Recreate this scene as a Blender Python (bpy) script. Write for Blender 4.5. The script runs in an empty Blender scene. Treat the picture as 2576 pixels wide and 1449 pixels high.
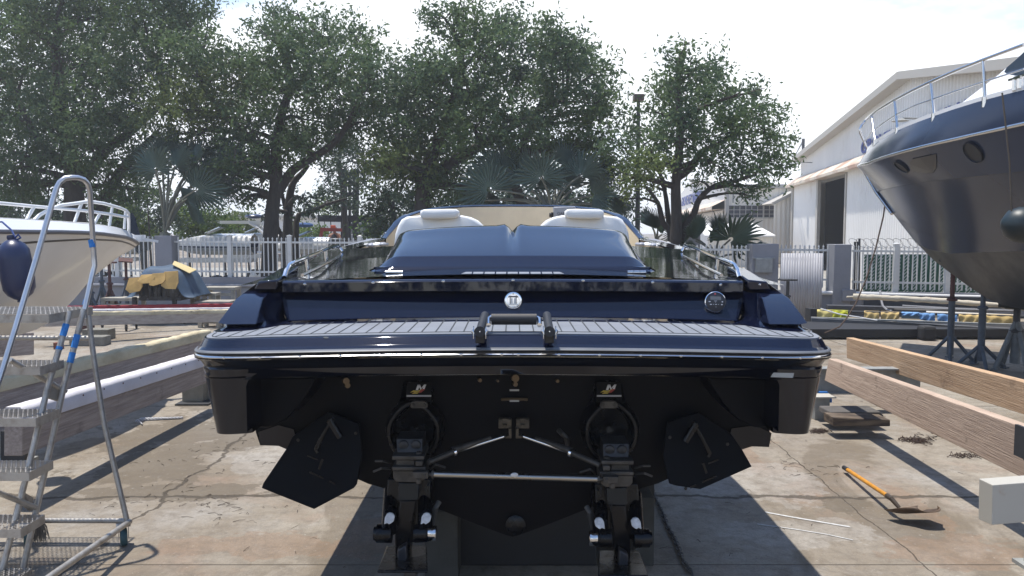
import bpy, bmesh, math, random
import numpy as np
from mathutils import Vector, Matrix

# ------------------------------------------------------------------ camera, sky, sun, exposure
SC = bpy.context.scene
COL = SC.collection
CAM_H = 2.1
F_PX = 2000.0                      # focal length in px of a 2576 px wide frame
CX, CY = 1288.0, 724.5
HOR = 580.0                        # horizon row
PITCH = math.atan((CY - HOR) / F_PX)
_c, _s = math.cos(PITCH), math.sin(PITCH)
cam_d = bpy.data.cameras.new("camera")
cam = bpy.data.objects.new("camera", cam_d)
COL.objects.link(cam)
cam.location = (0, 0, CAM_H)
cam.rotation_euler = (math.pi / 2 - PITCH, 0, 0)
cam_d.sensor_width = 36.0
cam_d.lens = 36.0 * F_PX / 2576.0
cam_d.clip_start = 0.05
cam_d.clip_end = 4000.0
SC.camera = cam

SUNV = Vector((-0.21, 0.12, 1.0)).normalized()      # towards the sun
SUN_EL = math.asin(SUNV.z)
SUN_AZ = math.atan2(SUNV.x, SUNV.y)
wd = bpy.data.worlds.new("World")
SC.world = wd
wd.use_nodes = True
nt = wd.node_tree
bg = nt.nodes["Background"]
sky = nt.nodes.new("ShaderNodeTexSky")
sky.sky_type = 'NISHITA'
sky.sun_disc = False
sky.sun_elevation = SUN_EL
sky.sun_rotation = SUN_AZ
sky.air_density = 1.0
sky.dust_density = 0.2
sky.ozone_density = 4.0
tc = nt.nodes.new("ShaderNodeTexCoord")
sep = nt.nodes.new("ShaderNodeSeparateXYZ")
nt.links.new(tc.outputs["Generated"], sep.inputs[0])
mp = nt.nodes.new("ShaderNodeMapping")
mp.inputs["Scale"].default_value = (1.0, 1.0, 2.6)
nt.links.new(tc.outputs["Generated"], mp.inputs[0])
nz = nt.nodes.new("ShaderNodeTexNoise")
nz.inputs["Scale"].default_value = 2.3
nz.inputs["Detail"].default_value = 7.0
nz.inputs["Roughness"].default_value = 0.6
nt.links.new(mp.outputs[0], nz.inputs["Vector"])
# cloud cover: thick and white low down, breaking into blue higher up
el = nt.nodes.new("ShaderNodeMapRange")
el.inputs["From Min"].default_value = 0.16
el.inputs["From Max"].default_value = 0.50
el.inputs["To Min"].default_value = 0.17
el.inputs["To Max"].default_value = -0.25
nt.links.new(sep.outputs["Z"], el.inputs["Value"])
ad0 = nt.nodes.new("ShaderNodeMath"); ad0.operation = 'ADD'
nt.links.new(nz.outputs["Fac"], ad0.inputs[0]); nt.links.new(el.outputs[0], ad0.inputs[1])
# the bright cloud bank stands ahead; cover thinned astern to darken reflections in the stern
ya = nt.nodes.new("ShaderNodeMapRange"); ya.inputs["From Min"].default_value = -0.7; ya.inputs["From Max"].default_value = 0.6
ya.inputs["To Min"].default_value = -0.10; ya.inputs["To Max"].default_value = 0.0
nt.links.new(sep.outputs["Y"], ya.inputs["Value"])
ad = nt.nodes.new("ShaderNodeMath"); ad.operation = 'ADD'
nt.links.new(ad0.outputs[0], ad.inputs[0]); nt.links.new(ya.outputs[0], ad.inputs[1])
cr = nt.nodes.new("ShaderNodeMapRange")
cr.interpolation_type = 'SMOOTHSTEP'
cr.inputs["From Min"].default_value = 0.36
cr.inputs["From Max"].default_value = 0.66
nt.links.new(ad.outputs[0], cr.inputs["Value"])
mx = nt.nodes.new("ShaderNodeMix"); mx.data_type = 'RGBA'
nt.links.new(cr.outputs[0], mx.inputs["Factor"])
nt.links.new(sky.outputs[0], mx.inputs["A"])
mx.inputs["B"].default_value = (6.3, 6.5, 6.75, 1)
nt.links.new(mx.outputs["Result"], bg.inputs["Color"])
bg.inputs["Strength"].default_value = 0.15

sd = bpy.data.lights.new("sun", 'SUN')
sd.energy = 4.0
sd.angle = math.radians(0.6)
sd.color = (1.0, 0.95, 0.87)
sun = bpy.data.objects.new("sun", sd)
COL.objects.link(sun)
sun.rotation_euler = SUNV.to_track_quat('Z', 'Y').to_euler()
sun.location = (0, 0, 30)
SC.view_settings.view_transform = 'Standard'
SC.view_settings.look = 'None'
SC.view_settings.gamma = 1.0
SC.view_settings.use_curve_mapping = False
SC.view_settings.exposure = 0.62
SC.cycles.max_bounces = 6
SC.cycles.transparent_max_bounces = 6

random.seed(7)
rng = np.random.default_rng(11)

# ------------------------------------------------------------------ helpers
def W(px, py, Y=None, z=None):
    """world point seen at photo pixel (2576 px wide), at depth Y or height z"""
    sx, sy = (px - CX) / F_PX, (CY - py) / F_PX
    d = Vector((sx, _c + sy * _s, -_s + sy * _c))
    t = (Y / d.y) if Y is not None else ((z - CAM_H) / d.z)
    return Vector((d.x * t, d.y * t, CAM_H + d.z * t))

def Z(py, Y): return W(CX, py, Y).z
def X(px, Y, py=700): return W(px, py, Y).x

def tag(o, label=None, cat=None, group=None, kind=None):
    if label: o["label"] = label
    if cat: o["category"] = cat
    if group: o["group"] = group
    if kind: o["kind"] = kind
    return o

def thing(name, label, cat, loc=(0, 0, 0), rz=0.0, group=None):
    o = bpy.data.objects.new(name, None)
    o.empty_display_size = 0.2
    COL.objects.link(o)
    o.location = loc
    o.rotation_euler = (0, 0, rz)
    return tag(o, label, cat, group)

def wmat(o):
    m = Matrix.Translation(o.location) @ o.rotation_euler.to_matrix().to_4x4()
    return (wmat(o.parent) @ m) if o.parent else m

class MB:
    def __init__(s): s.v, s.f, s.mi = [], [], []
    def add(s, vs, fs, mi=0):
        n = len(s.v)
        s.v += [tuple(v) for v in vs]
        s.f += [tuple(i + n for i in f) for f in fs]
        s.mi += [mi] * len(fs)
        return s
    def box(s, c, size, rot=None, mi=0, taper=1.0):
        hx, hy, hz = [a / 2 for a in size]
        vs = []
        for dz in (-1, 1):
            t = taper if dz > 0 else 1.0
            for dx, dy in ((-1, -1), (1, -1), (1, 1), (-1, 1)):
                p = Vector((dx * hx * t, dy * hy * t, dz * hz))
                if rot is not None: p = rot @ p
                vs.append(p + Vector(c))
        return s.add(vs, [(3, 2, 1, 0), (4, 5, 6, 7), (0, 1, 5, 4), (1, 2, 6, 5), (2, 3, 7, 6), (3, 0, 4, 7)], mi)
    def beam(s, a, b, w, h, mi=0, up=(0, 0, 1)):
        """box from a to b, w wide, h tall, a/b at the centre line"""
        a, b = Vector(a), Vector(b)
        d = (b - a); L = d.length; d.normalize()
        side = d.cross(Vector(up))
        if side.length < 1e-4: side = d.cross(Vector((1, 0, 0)))
        side.normalize(); u = side.cross(d)
        vs = []
        for p in (a, b):
            for i, j in ((-1, -1), (1, -1), (1, 1), (-1, 1)):
                vs.append(p + side * (i * w / 2) + u * (j * h / 2))
        return s.add(vs, [(0, 1, 2, 3), (7, 6, 5, 4), (0, 4, 5, 1), (1, 5, 6, 2), (2, 6, 7, 3), (3, 7, 4, 0)], mi)
    def tube(s, pts, r, seg=10, closed=False, mi=0, cap=True):
        pts = [Vector(p) for p in pts]
        n = len(pts)
        rs = r if isinstance(r, (list, tuple)) else [r] * n
        rings = []
        prev = None
        for i, p in enumerate(pts):
            if closed: t = pts[(i + 1) % n] - pts[i - 1]
            else: t = pts[min(i + 1, n - 1)] - pts[max(i - 1, 0)]
            if t.length < 1e-9: t = Vector((0, 0, 1))
            t.normalize()
            if prev is None:
                a = Vector((0, 0, 1)) if abs(t.z) < 0.9 else Vector((1, 0, 0))
                u = t.cross(a).normalized()
            else:
                u = (prev - t * prev.dot(t))
                u = u.normalized() if u.length > 1e-6 else t.orthogonal().normalized()
            prev = u
            v = t.cross(u)
            rings.append([p + (u * math.cos(2 * math.pi * k / seg) + v * math.sin(2 * math.pi * k / seg)) * rs[i] for k in range(seg)])
        vs = [q for ring in rings for q in ring]
        fs = []
        m = n if closed else n - 1
        for i in range(m):
            a, b = i * seg, ((i + 1) % n) * seg
            for k in range(seg):
                k2 = (k + 1) % seg
                fs.append((a + k, a + k2, b + k2, b + k))
        if cap and not closed:
            fs.append(tuple(range(seg))[::-1])
            fs.append(tuple((n - 1) * seg + k for k in range(seg)))
        return s.add(vs, fs, mi)
    def prism(s, poly, vec, mi=0):
        """polygon extruded by vec, closed"""
        vec = Vector(vec); n = len(poly)
        vs = [Vector(p) for p in poly] + [Vector(p) + vec for p in poly]
        fs = [tuple(range(n))[::-1], tuple(range(n, 2 * n))] + [(i, (i + 1) % n, n + (i + 1) % n, n + i) for i in range(n)]
        return s.add(vs, fs, mi)
    def grid(s, rows, mi=0, flip=False):
        m = len(rows[0]); vs = [p for r in rows for p in r]; fs = []
        for i in range(len(rows) - 1):
            for k in range(m - 1):
                f = (i * m + k, i * m + k + 1, (i + 1) * m + k + 1, (i + 1) * m + k)
                fs.append(f[::-1] if flip else f)
        return s.add(vs, fs, mi)
    def lathe(s, prof, c, axis=(0, 0, 1), seg=24, mi=0):
        """prof: list of (r, h) along axis"""
        ax = Vector(axis).normalized(); u = ax.orthogonal().normalized(); v = ax.cross(u); c = Vector(c)
        rows = []
        for r, h in prof:
            rows.append([c + ax * h + (u * math.cos(2 * math.pi * k / seg) + v * math.sin(2 * math.pi * k / seg)) * max(r, 1e-5) for k in range(seg + 1)])
        return s.grid(rows, mi)
    def ell(s, c, r, seg=16, rings=10, mi=0, rot=None):
        rows = []
        for i in range(rings + 1):
            a = math.pi * i / rings
            row = []
            for k in range(seg + 1):
                b = 2 * math.pi * k / seg
                p = Vector((math.sin(a) * math.cos(b) * r[0], math.sin(a) * math.sin(b) * r[1], math.cos(a) * r[2]))
                if rot is not None: p = rot @ p
                row.append(p + Vector(c))
            rows.append(row)
        return s.grid(rows, mi)
    def mirror(s, x0=0.0036):
        n = len(s.v)
        s.v += [(2 * x0 - a, b, c) for a, b, c in s.v[:n]]
        k = len(s.f)
        s.f += [tuple(i + n for i in f)[::-1] for f in s.f[:k]]
        s.mi += s.mi[:k]
        return s
    def build_pair(s, name, mats, parent=None, x0=0.0036, **kw):
        """the piece and its mirror image as two objects"""
        a = s.build(name, mats, parent, **kw)
        t = MB(); t.v = [(2 * x0 - p[0], p[1], p[2]) for p in s.v]; t.f = [f[::-1] for f in s.f]; t.mi = list(s.mi)
        return a, t.build(name, mats, parent, **kw)
    def build(s, name, mats, parent=None, smooth=35, bevel=0, weld=True, local=False, solid=0):
        me = bpy.data.meshes.new(name)
        vs = s.v
        if parent is not None and not local:
            inv = wmat(parent).inverted()
            vs = [tuple(inv @ Vector(v)) for v in vs]
        me.from_pydata(vs, [], s.f)
        if not isinstance(mats, (list, tuple)): mats = [mats]
        for m in mats: me.materials.append(m)
        if any(s.mi):
            me.polygons.foreach_set("material_index", s.mi)
        if weld:
            bm = bmesh.new(); bm.from_mesh(me)
            bmesh.ops.remove_doubles(bm, verts=bm.verts, dist=0.00005)
            bmesh.ops.recalc_face_normals(bm, faces=bm.faces)
            bm.to_mesh(me); bm.free()
        me.validate()
        if smooth:
            me.polygons.foreach_set("use_smooth", [True] * len(me.polygons))
            me.set_sharp_from_angle(angle=math.radians(smooth))
        me.update()
        o = bpy.data.objects.new(name, me)
        COL.objects.link(o)
        if parent is not None: o.parent = parent
        if solid:
            sm = o.modifiers.new("thickness", 'SOLIDIFY'); sm.thickness = solid; sm.offset = -1
        if bevel:
            b = o.modifiers.new("bevel", 'BEVEL'); b.width = bevel; b.segments = 2; b.limit_method = 'ANGLE'; b.angle_limit = math.radians(35)
        return o

def copy_tree(o, parent=None, loc=None, rz=None, label=None):
    c = o.copy(); COL.objects.link(c)
    if parent is not None: c.parent = parent
    if loc is not None: c.location = loc
    if rz is not None: c.rotation_euler = (0, 0, rz)
    if label: c["label"] = label
    for ch in list(o.children): copy_tree(ch, c)
    return c

def text_mesh(name, txt, size, mat, parent, M, extrude=0.002, bold=0.0, shear=0.0, xs=1.0, width=None):
    cu = bpy.data.curves.new(name, 'FONT'); cu.body = txt; cu.size = size; cu.extrude = extrude; cu.offset = bold; cu.shear = shear
    cu.align_x = 'CENTER'; cu.align_y = 'CENTER'
    to = bpy.data.objects.new(name + "_tmp", cu); COL.objects.link(to)
    dg = bpy.context.evaluated_depsgraph_get(); dg.update()
    me = bpy.data.meshes.new_from_object(to.evaluated_get(dg))
    bpy.data.objects.remove(to)
    me.name = name
    if width:
        xx = [v.co.x for v in me.vertices]; xs = width / (max(xx) - min(xx))
    me.transform((wmat(parent).inverted() if parent else Matrix()) @ M @ Matrix.Diagonal((xs, 1, 1, 1)))
    me.materials.clear(); me.materials.append(mat)
    o = bpy.data.objects.new(name, me); COL.objects.link(o); o.parent = parent
    return o

def basis(o, ex, ey):
    """matrix placing local x,y along ex,ey at o"""
    ex = Vector(ex).normalized(); ey = Vector(ey); ey = (ey - ex * ey.dot(ex)).normalized(); ez = ex.cross(ey)
    M = Matrix((ex, ey, ez)).transposed().to_4x4(); M.translation = Vector(o); return M

# ------------------------------------------------------------------ materials
MATS = {}
def mat(name, col, rough=0.6, metal=0.0, coat=0.0, var=0.0, vscale=3.0, col2=None, bump=0.0, bscale=20.0, spec=0.5,
        trans=0.0, stretch=(1, 1, 1), detail=5.0, rvar=0.0, thresh=(0.35, 0.65), coords="Object", stain=None):
    if name in MATS: return MATS[name]
    m = bpy.data.materials.new(name); m.use_nodes = True; MATS[name] = m
    t = m.node_tree; b = t.nodes["Principled BSDF"]
    b.inputs["Base Color"].default_value = (*col, 1)
    b.inputs["Roughness"].default_value = rough
    b.inputs["Metallic"].default_value = metal
    b.inputs["Specular IOR Level"].default_value = spec
    if coat: b.inputs["Coat Weight"].default_value = coat; b.inputs["Coat Roughness"].default_value = 0.03
    if trans: b.inputs["Transmission Weight"].default_value = trans
    if var or col2 or bump or rvar:
        tc = t.nodes.new("ShaderNodeTexCoord"); mp = t.nodes.new("ShaderNodeMapping")
        mp.inputs["Scale"].default_value = stretch
        t.links.new(tc.outputs[coords], mp.inputs[0])
        n = t.nodes.new("ShaderNodeTexNoise"); n.inputs["Scale"].default_value = vscale; n.inputs["Detail"].default_value = detail
        n.inputs["Roughness"].default_value = 0.62
        t.links.new(mp.outputs[0], n.inputs["Vector"])
        if var or col2:
            c2 = col2 if col2 else tuple(max(0, c * (1 - var)) for c in col)
            r = t.nodes.new("ShaderNodeMapRange"); r.inputs["From Min"].default_value = thresh[0]; r.inputs["From Max"].default_value = thresh[1]
            t.links.new(n.outputs["Fac"], r.inputs["Value"])
            x = t.nodes.new("ShaderNodeMix"); x.data_type = 'RGBA'
            x.inputs["A"].default_value = (*col, 1); x.inputs["B"].default_value = (*c2, 1)
            t.links.new(r.outputs[0], x.inputs["Factor"]); t.links.new(x.outputs["Result"], b.inputs["Base Color"])
            if stain:
                sc, ss, lo, hi, am = stain
                n3 = t.nodes.new("ShaderNodeTexNoise"); n3.inputs["Scale"].default_value = ss; n3.inputs["Detail"].default_value = 5; n3.inputs["Roughness"].default_value = 0.7
                t.links.new(tc.outputs[coords], n3.inputs["Vector"])
                r3 = t.nodes.new("ShaderNodeMapRange"); r3.inputs["From Min"].default_value = lo; r3.inputs["From Max"].default_value = hi; r3.inputs["To Max"].default_value = am
                t.links.new(n3.outputs["Fac"], r3.inputs["Value"])
                x3 = t.nodes.new("ShaderNodeMix"); x3.data_type = 'RGBA'; x3.inputs["B"].default_value = (*sc, 1)
                t.links.new(x.outputs["Result"], x3.inputs["A"]); t.links.new(r3.outputs[0], x3.inputs["Factor"]); t.links.new(x3.outputs["Result"], b.inputs["Base Color"])
        if rvar:
            r2 = t.nodes.new("ShaderNodeMapRange"); r2.inputs["To Min"].default_value = max(0.0, rough - rvar); r2.inputs["To Max"].default_value = rough + rvar
            r2.inputs["From Min"].default_value = 0.3; r2.inputs["From Max"].default_value = 0.7
            t.links.new(n.outputs["Fac"], r2.inputs["Value"]); t.links.new(r2.outputs[0], b.inputs["Roughness"])
        if bump:
            n2 = t.nodes.new("ShaderNodeTexNoise"); n2.inputs["Scale"].default_value = bscale; n2.inputs["Detail"].default_value = 6
            t.links.new(mp.outputs[0], n2.inputs["Vector"])
            bp = t.nodes.new("ShaderNodeBump"); bp.inputs["Strength"].default_value = bump; bp.inputs["Distance"].default_value = 0.02
            t.links.new(n2.outputs["Fac"], bp.inputs["Height"]); t.links.new(bp.outputs[0], b.inputs["Normal"])
    return m

NAVY = mat("navy_gelcoat", (0.0045, 0.0065, 0.019), 0.035, coat=0.15, bump=0.006, bscale=3.0, spec=0.5)
NAVYHULL = mat("navy_hull_gelcoat", (0.003, 0.004, 0.009), 0.12, coat=0.1, bump=0.01, bscale=2.0, spec=0.4)
TRANS = mat("black_transom", (0.0015, 0.002, 0.0042), 0.4, spec=0.10)
BLACKG = mat("black_gloss_deck", (0.002, 0.003, 0.006), 0.03, bump=0.05, bscale=4, stretch=(1, 4, 1), spec=0.3)
BLACKP = mat("black_drive_paint", (0.002, 0.0026, 0.005), 0.25, spec=0.3, var=0.5, vscale=9, rvar=0.1)
DARKMETAL = mat("oxidised_grey_metal", (0.085, 0.078, 0.07), 0.55, metal=0.55, var=0.5, vscale=14, bump=0.15, bscale=60)
STEEL = mat("polished_stainless", (0.62, 0.61, 0.60), 0.16, metal=1.0, rvar=0.08, vscale=12)
CHROME = mat("chrome", (0.78, 0.78, 0.79), 0.07, metal=1.0)
RUBGREY = mat("grey_rubber_strip", (0.13, 0.135, 0.145), 0.42, var=0.25, vscale=8)
RUBBER = mat("black_rubber", (0.012, 0.012, 0.014), 0.55)
MATGREY = mat("grey_foam_decking", (0.20, 0.213, 0.238), 0.75, var=0.16, vscale=5, bump=0.1, bscale=200)
SEAM = mat("dark_decking_seam", (0.03, 0.035, 0.04), 0.8)
WHITEV = mat("white_vinyl", (0.88, 0.87, 0.84), 0.42, var=0.05, vscale=4)
CREAMV = mat("cream_vinyl", (0.62, 0.52, 0.36), 0.5, var=0.12, vscale=5)
SUNGREY = mat("pale_grey_plastic", (0.30, 0.31, 0.34), 0.4)
WHITEPLATE = mat("white_zinc_anode", (0.60, 0.60, 0.60), 0.5, var=0.35, vscale=40)
# ------------------------------------------------------------------ ground
def ground_material():
    m = bpy.data.materials.new("yard_concrete"); m.use_nodes = True
    t = m.node_tree; b = t.nodes["Principled BSDF"]; L = t.links.new
    g = t.nodes.new("ShaderNodeNewGeometry"); sp = t.nodes.new("ShaderNodeSeparateXYZ"); L(g.outputs["Position"], sp.inputs[0])
    def noise(scale, det=6, rough=0.6, st=(1, 1, 1), off=(0, 0, 0), dist=0.0):
        mp = t.nodes.new("ShaderNodeMapping"); mp.inputs["Scale"].default_value = st; mp.inputs["Location"].default_value = off
        L(g.outputs["Position"], mp.inputs[0])
        n = t.nodes.new("ShaderNodeTexNoise"); n.inputs["Scale"].default_value = scale; n.inputs["Detail"].default_value = det
        n.inputs["Roughness"].default_value = rough; n.inputs["Distortion"].default_value = dist; L(mp.outputs[0], n.inputs["Vector"]); return n.outputs["Fac"]
    def rng_(v, a, c, lo=0.0, hi=1.0):
        r = t.nodes.new("ShaderNodeMapRange"); r.inputs["From Min"].default_value = a; r.inputs["From Max"].default_value = c
        r.inputs["To Min"].default_value = lo; r.inputs["To Max"].default_value = hi; L(v, r.inputs["Value"]); return r.outputs[0]
    def mix(f, a, c):
        x = t.nodes.new("ShaderNodeMix"); x.data_type = 'RGBA'
        L(f, x.inputs["Factor"])
        for s_, v in (("A", a), ("B", c)):
            if isinstance(v, tuple): x.inputs[s_].default_value = (*v, 1)
            else: L(v, x.inputs[s_])
        return x.outputs["Result"]
    def math_(op, a, c=None, clamp=False):
        n = t.nodes.new("ShaderNodeMath"); n.operation = op; n.use_clamp = clamp
        for i, v in enumerate((a, c)):
            if v is None: continue
            if isinstance(v, (int, float)): n.inputs[i].default_value = v
            else: L(v, n.inputs[i])
        return n.outputs[0]
    c = mix(rng_(noise(0.55, 7, 0.65), 0.40, 0.60), (0.325, 0.290, 0.240), (0.210, 0.172, 0.128))
    c = mix(rng_(noise(1.1, 6, 0.7, off=(9, 3, 0)), 0.50, 0.72, 0, 0.8), c, (0.35, 0.33, 0.30))
    c = mix(rng_(noise(0.8, 5, 0.6, off=(31, 7, 2), dist=0.4), 0.55, 0.76, 0, 0.75), c, (0.27, 0.165, 0.11))
    # damp, washed-out tongues of brown water stain
    wet = rng_(noise(0.42, 5, 0.55, st=(1.6, 0.8, 1), off=(2.3, 14, 0), dist=1.2), 0.555, 0.585, 0, 0.62)
    c = mix(wet, c, (0.15, 0.12, 0.085))
    def spots(L_, colr, amt, c):
        big = noise(2.2, 6, 0.65, off=(4, 1, 7)); tot = None
        for (x_, y_, rx, ry) in L_:
            dx = math_('DIVIDE', math_('SUBTRACT', sp.outputs[0], x_), rx); dy = math_('DIVIDE', math_('SUBTRACT', sp.outputs[1], y_), ry)
            d = math_('SQRT', math_('ADD', math_('MULTIPLY', dx, dx), math_('MULTIPLY', dy, dy)))
            k = rng_(math_('ADD', d, math_('MULTIPLY', math_('SUBTRACT', big, 0.5), 3.4)), 1.02, 0.92, 0, amt)
            tot = k if tot is None else math_('MAXIMUM', tot, k)
        return mix(tot, c, colr)
    c = spots([(-3.2, 6.9, 0.55, 0.5), (-2.7, 6.25, 0.7, 0.25), (-3.3, 8.1, 0.9, 0.8), (-2.2, 8.4, 0.9, 0.35), (2.6, 6.0, 0.2, 0.2), (3.3, 9.0, 0.9, 0.3)], (0.13, 0.105, 0.075), 0.75, c)
    c = spots([(-0.95, 5.3, 0.4, 0.35), (2.9, 5.1, 0.5, 0.3), (2.45, 8.4, 0.25, 0.5), (-1.6, 5.2, 0.6, 0.2), (3.1, 6.0, 0.12, 0.5), (2.2, 7.3, 0.12, 0.35)], (0.24, 0.15, 0.095), 0.42, c)
    c = spots([(-1.3, 7.6, 0.8, 0.8), (1.9, 6.6, 0.7, 0.6), (-2.1, 7.2, 0.4, 0.5), (2.1, 5.4, 0.6, 0.25)], (0.39, 0.37, 0.34), 0.35, c)
    c = mix(rng_(noise(9, 8, 0.75), 0.46, 0.72, 0, 0.65), c, (0.12, 0.10, 0.08))
    c = mix(rng_(noise(3.2, 9, 0.8, off=(7, 2, 5), dist=0.6), 0.52, 0.66, 0, 0.55), c, (0.145, 0.118, 0.088))
    c = mix(rng_(noise(16, 8, 0.8, st=(0.6, 2.0, 1), off=(1, 12, 5)), 0.60, 0.68, 0, 0.7), c, (0.07, 0.055, 0.04))
    c = mix(rng_(noise(60, 4, 0.7), 0.5, 0.8, 0, 0.5), c, (0.13, 0.12, 0.10))
    c = mix(rng_(noise(26, 6, 0.7, off=(5, 5, 5)), 0.60, 0.78, 0, 0.6), c, (0.50, 0.48, 0.44))
    wob = noise(1.3, 4, 0.6); wob2 = noise(4.0, 5, 0.7, off=(3, 8, 1))
    def crack(axis, pos, w, amp):
        p = math_('ADD', math_('ADD', sp.outputs[axis], math_('MULTIPLY', math_('SUBTRACT', wob, 0.5), amp)), math_('MULTIPLY', math_('SUBTRACT', wob2, 0.5), amp * 0.35))
        d = math_('ABSOLUTE', math_('SUBTRACT', p, pos))
        return rng_(d, w * 0.5, w, 1, 0)
    lines = None
    for ax, pos, w, amp in ((1, 4.87, 0.007, 0.0), (1, 6.15, 0.03, 0.35), (1, 9.4, 0.012, 0.0), (1, 12.4, 0.02, 0.02), (1, 15.2, 0.02, 0.02),
                            (0, 2.6, 0.006, 0.15), (0, -2.75, 0.020, 0.45), (0, 6.1, 0.014, 0.02), (0, -6.6, 0.014, 0.02)):
        k = crack(ax, pos, w, amp)
        lines = k if lines is None else math_('MAXIMUM', lines, k)
    c = mix(math_('MULTIPLY', lines, 0.8), c, (0.06, 0.048, 0.036))
    L(c, b.inputs["Base Color"])
    b.inputs["Roughness"].default_value = 0.85; b.inputs["Specular IOR Level"].default_value = 0.3
    bp = t.nodes.new("ShaderNodeBump"); bp.inputs["Strength"].default_value = 0.7; bp.inputs["Distance"].default_value = 0.014
    h = math_('SUBTRACT', math_('ADD', noise(40, 8, 0.7), math_('MULTIPLY', noise(6, 5, 0.6), 1.2)), math_('MULTIPLY', lines, 1.5))
    L(h, bp.inputs["Height"]); L(bp.outputs[0], b.inputs["Normal"])
    return m
GROUND = ground_material()
gm = MB()
gm.grid([[(x, y, 0.0) for x in (-400, -40, 40, 400)] for y in (-120, -20, 60, 500)])
tag(gm.build("ground", GROUND, smooth=0), kind="structure")

# ------------------------------------------------------------------ the dark blue motorboat, seen from astern
XC = 0.0036
boat = thing("motorboat", "glossy dark blue motorboat seen from astern, grey slatted swim platform and two stern drives", "motorboat", (XC, 6.0, 0.0))
def mx_(x): return 2 * XC - x
# plan of the platform edge, centre to the port side
PLAN = [(0, 3.500), (-0.35, 3.503), (-0.7, 3.512), (-1.0, 3.530), (-1.2, 3.552), (-1.32, 3.580), (-1.41, 3.620), (-1.475, 3.675), (-1.515, 3.75), (-1.54, 3.85), (-1.55, 4.0), (-1.555, 4.25), (-1.56, 4.6)]
def plan_smooth(pl, n=3):
    out = []
    for i in range(len(pl) - 1):
        p0 = pl[max(i - 1, 0)]; p1 = pl[i]; p2 = pl[i + 1]; p3 = pl[min(i + 2, len(pl) - 1)]
        for k in range(n):
            t = k / n
            out.append(tuple(0.5 * ((2 * b) + (-a + c) * t + (2 * a - 5 * b + 4 * c - d) * t * t + (-a + 3 * b - 3 * c + d) * t ** 3) for a, b, c, d in zip(p0, p1, p2, p3)))
    out.append(pl[-1]); return out
PL = plan_smooth(PLAN)
def inset(d):
    out = []
    for i, p in enumerate(PL):
        a = PL[max(i - 1, 0)]; b = PL[min(i + 1, len(PL) - 1)]
        tx, ty = b[0] - a[0], b[1] - a[1]
        if i == 0: tx, ty = -1, 0
        l = math.hypot(tx, ty); nx, ny = ty / l, -tx / l          # inward: for travel -x, inward is +y
        if i == 0: nx, ny = 0, 1
        elif ny < 0 and abs(ny) > abs(nx): nx, ny = -nx, -ny
        if nx < 0 : nx, ny = -nx, -ny
        k_ = max(0.0, min(1.0, (abs(p[0]) - 1.15) / 0.33)); dd = d * (1 - 0.5 * k_ * k_ * (3 - 2 * k_))
        out.append((p[0] + nx * dd, p[1] + abs(ny) * dd))
    return out
def camber(x): return -0.036 * (x / 1.5) ** 2
def ring(d, z, zc=True):
    return [Vector((XC + x, y, z + camber(x))) for x, y in inset(d)]
zr = {}
for key, py, ins in (("apb", 942, 0.10), ("apg2", 921, 0.075), ("apg", 915, 0.085), ("apt", 903, 0.05), ("ssb", 898, 0), ("sst", 885.5, 0), ("rbb", 884.5, 0.005), ("rbt", 875, 0.015), ("fb", 874, 0.03), ("fm", 868, 0.045), ("ft", 846, 0.085), ("ftt", 843, 0.10)):
    zr[key] = (ins, Z(py, 3.5 + ins))
def rr(k, dz=0): return ring(zr[k][0], zr[k][1] + dz)
# fascia (moulded platform edge)
fm = MB(); fm.grid([rr("rbt", -0.004), rr("fb"), ring(0.036, zr["fb"][1] + 0.006), rr("fm"), ring(0.052, zr["fm"][1] + 0.006), rr("ft"), ring(0.091, zr["ft"][1] + 0.005), rr("ftt"), ring(0.16, zr["ftt"][1] + 0.001)])
PZ = zr["ftt"][1]
# platform top: from inset ring to forward line
top = ring(0.16, PZ + 0.001)
fwd = []
for p in top:
    fwd.append(Vector((p.x, max(4.62, p.y), PZ + camber(p.x - XC) + 0.012)))
fm.grid([top, fwd])
fm.mirror(XC); fm.build("swim_platform", NAVY, boat, smooth=50)
# rubber and stainless rub rails
ss = MB(); prof = [(0.03, -0.002), (0.012, 0.0), (0.0, 0.25), (-0.006, 0.5), (0.0, 0.75), (0.012, 1.0), (0.03, 1.002)]
h = zr["sst"][1] - zr["ssb"][1]
ss.grid([ring(a, zr["ssb"][1] + h * b) for a, b in prof]); ss.mirror(XC)
rail = ss.build("stainless_rub_rail", STEEL, boat, smooth=60)
rb = MB(); h2 = zr["rbt"][1] - zr["rbb"][1]
rb.grid([ring(0.03 + 0 * a, zr["rbb"][1] + h2 * b) if a > 0.02 else ring(a + 0.006, zr["rbb"][1] + h2 * b) for a, b in prof]); rb.mirror(XC)
rb.build("rubber_rub_rail", RUBGREY, boat, smooth=60)
def on_plan(x, d=0.0):
    ins = inset(d)
    for (a, b), (c, e) in zip(ins, ins[1:]):
        if c <= -abs(x) <= a:
            t = (-abs(x) - a) / (c - a); return b + (e - b) * t
    return ins[-1][1]
def screw(name, c, n, r, parent, m=STEEL):
    s = MB(); s.lathe([(0.0001, 0.55 * r), (0.45 * r, 0.5 * r), (0.5 * r, 0.15 * r), (0.62 * r, 0.5 * r), (0.9 * r, 0.32 * r), (r, 0.0), (r * 0.98, -0.3 * r)], c, n, 14)
    return s.build(name, m, parent)
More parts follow.
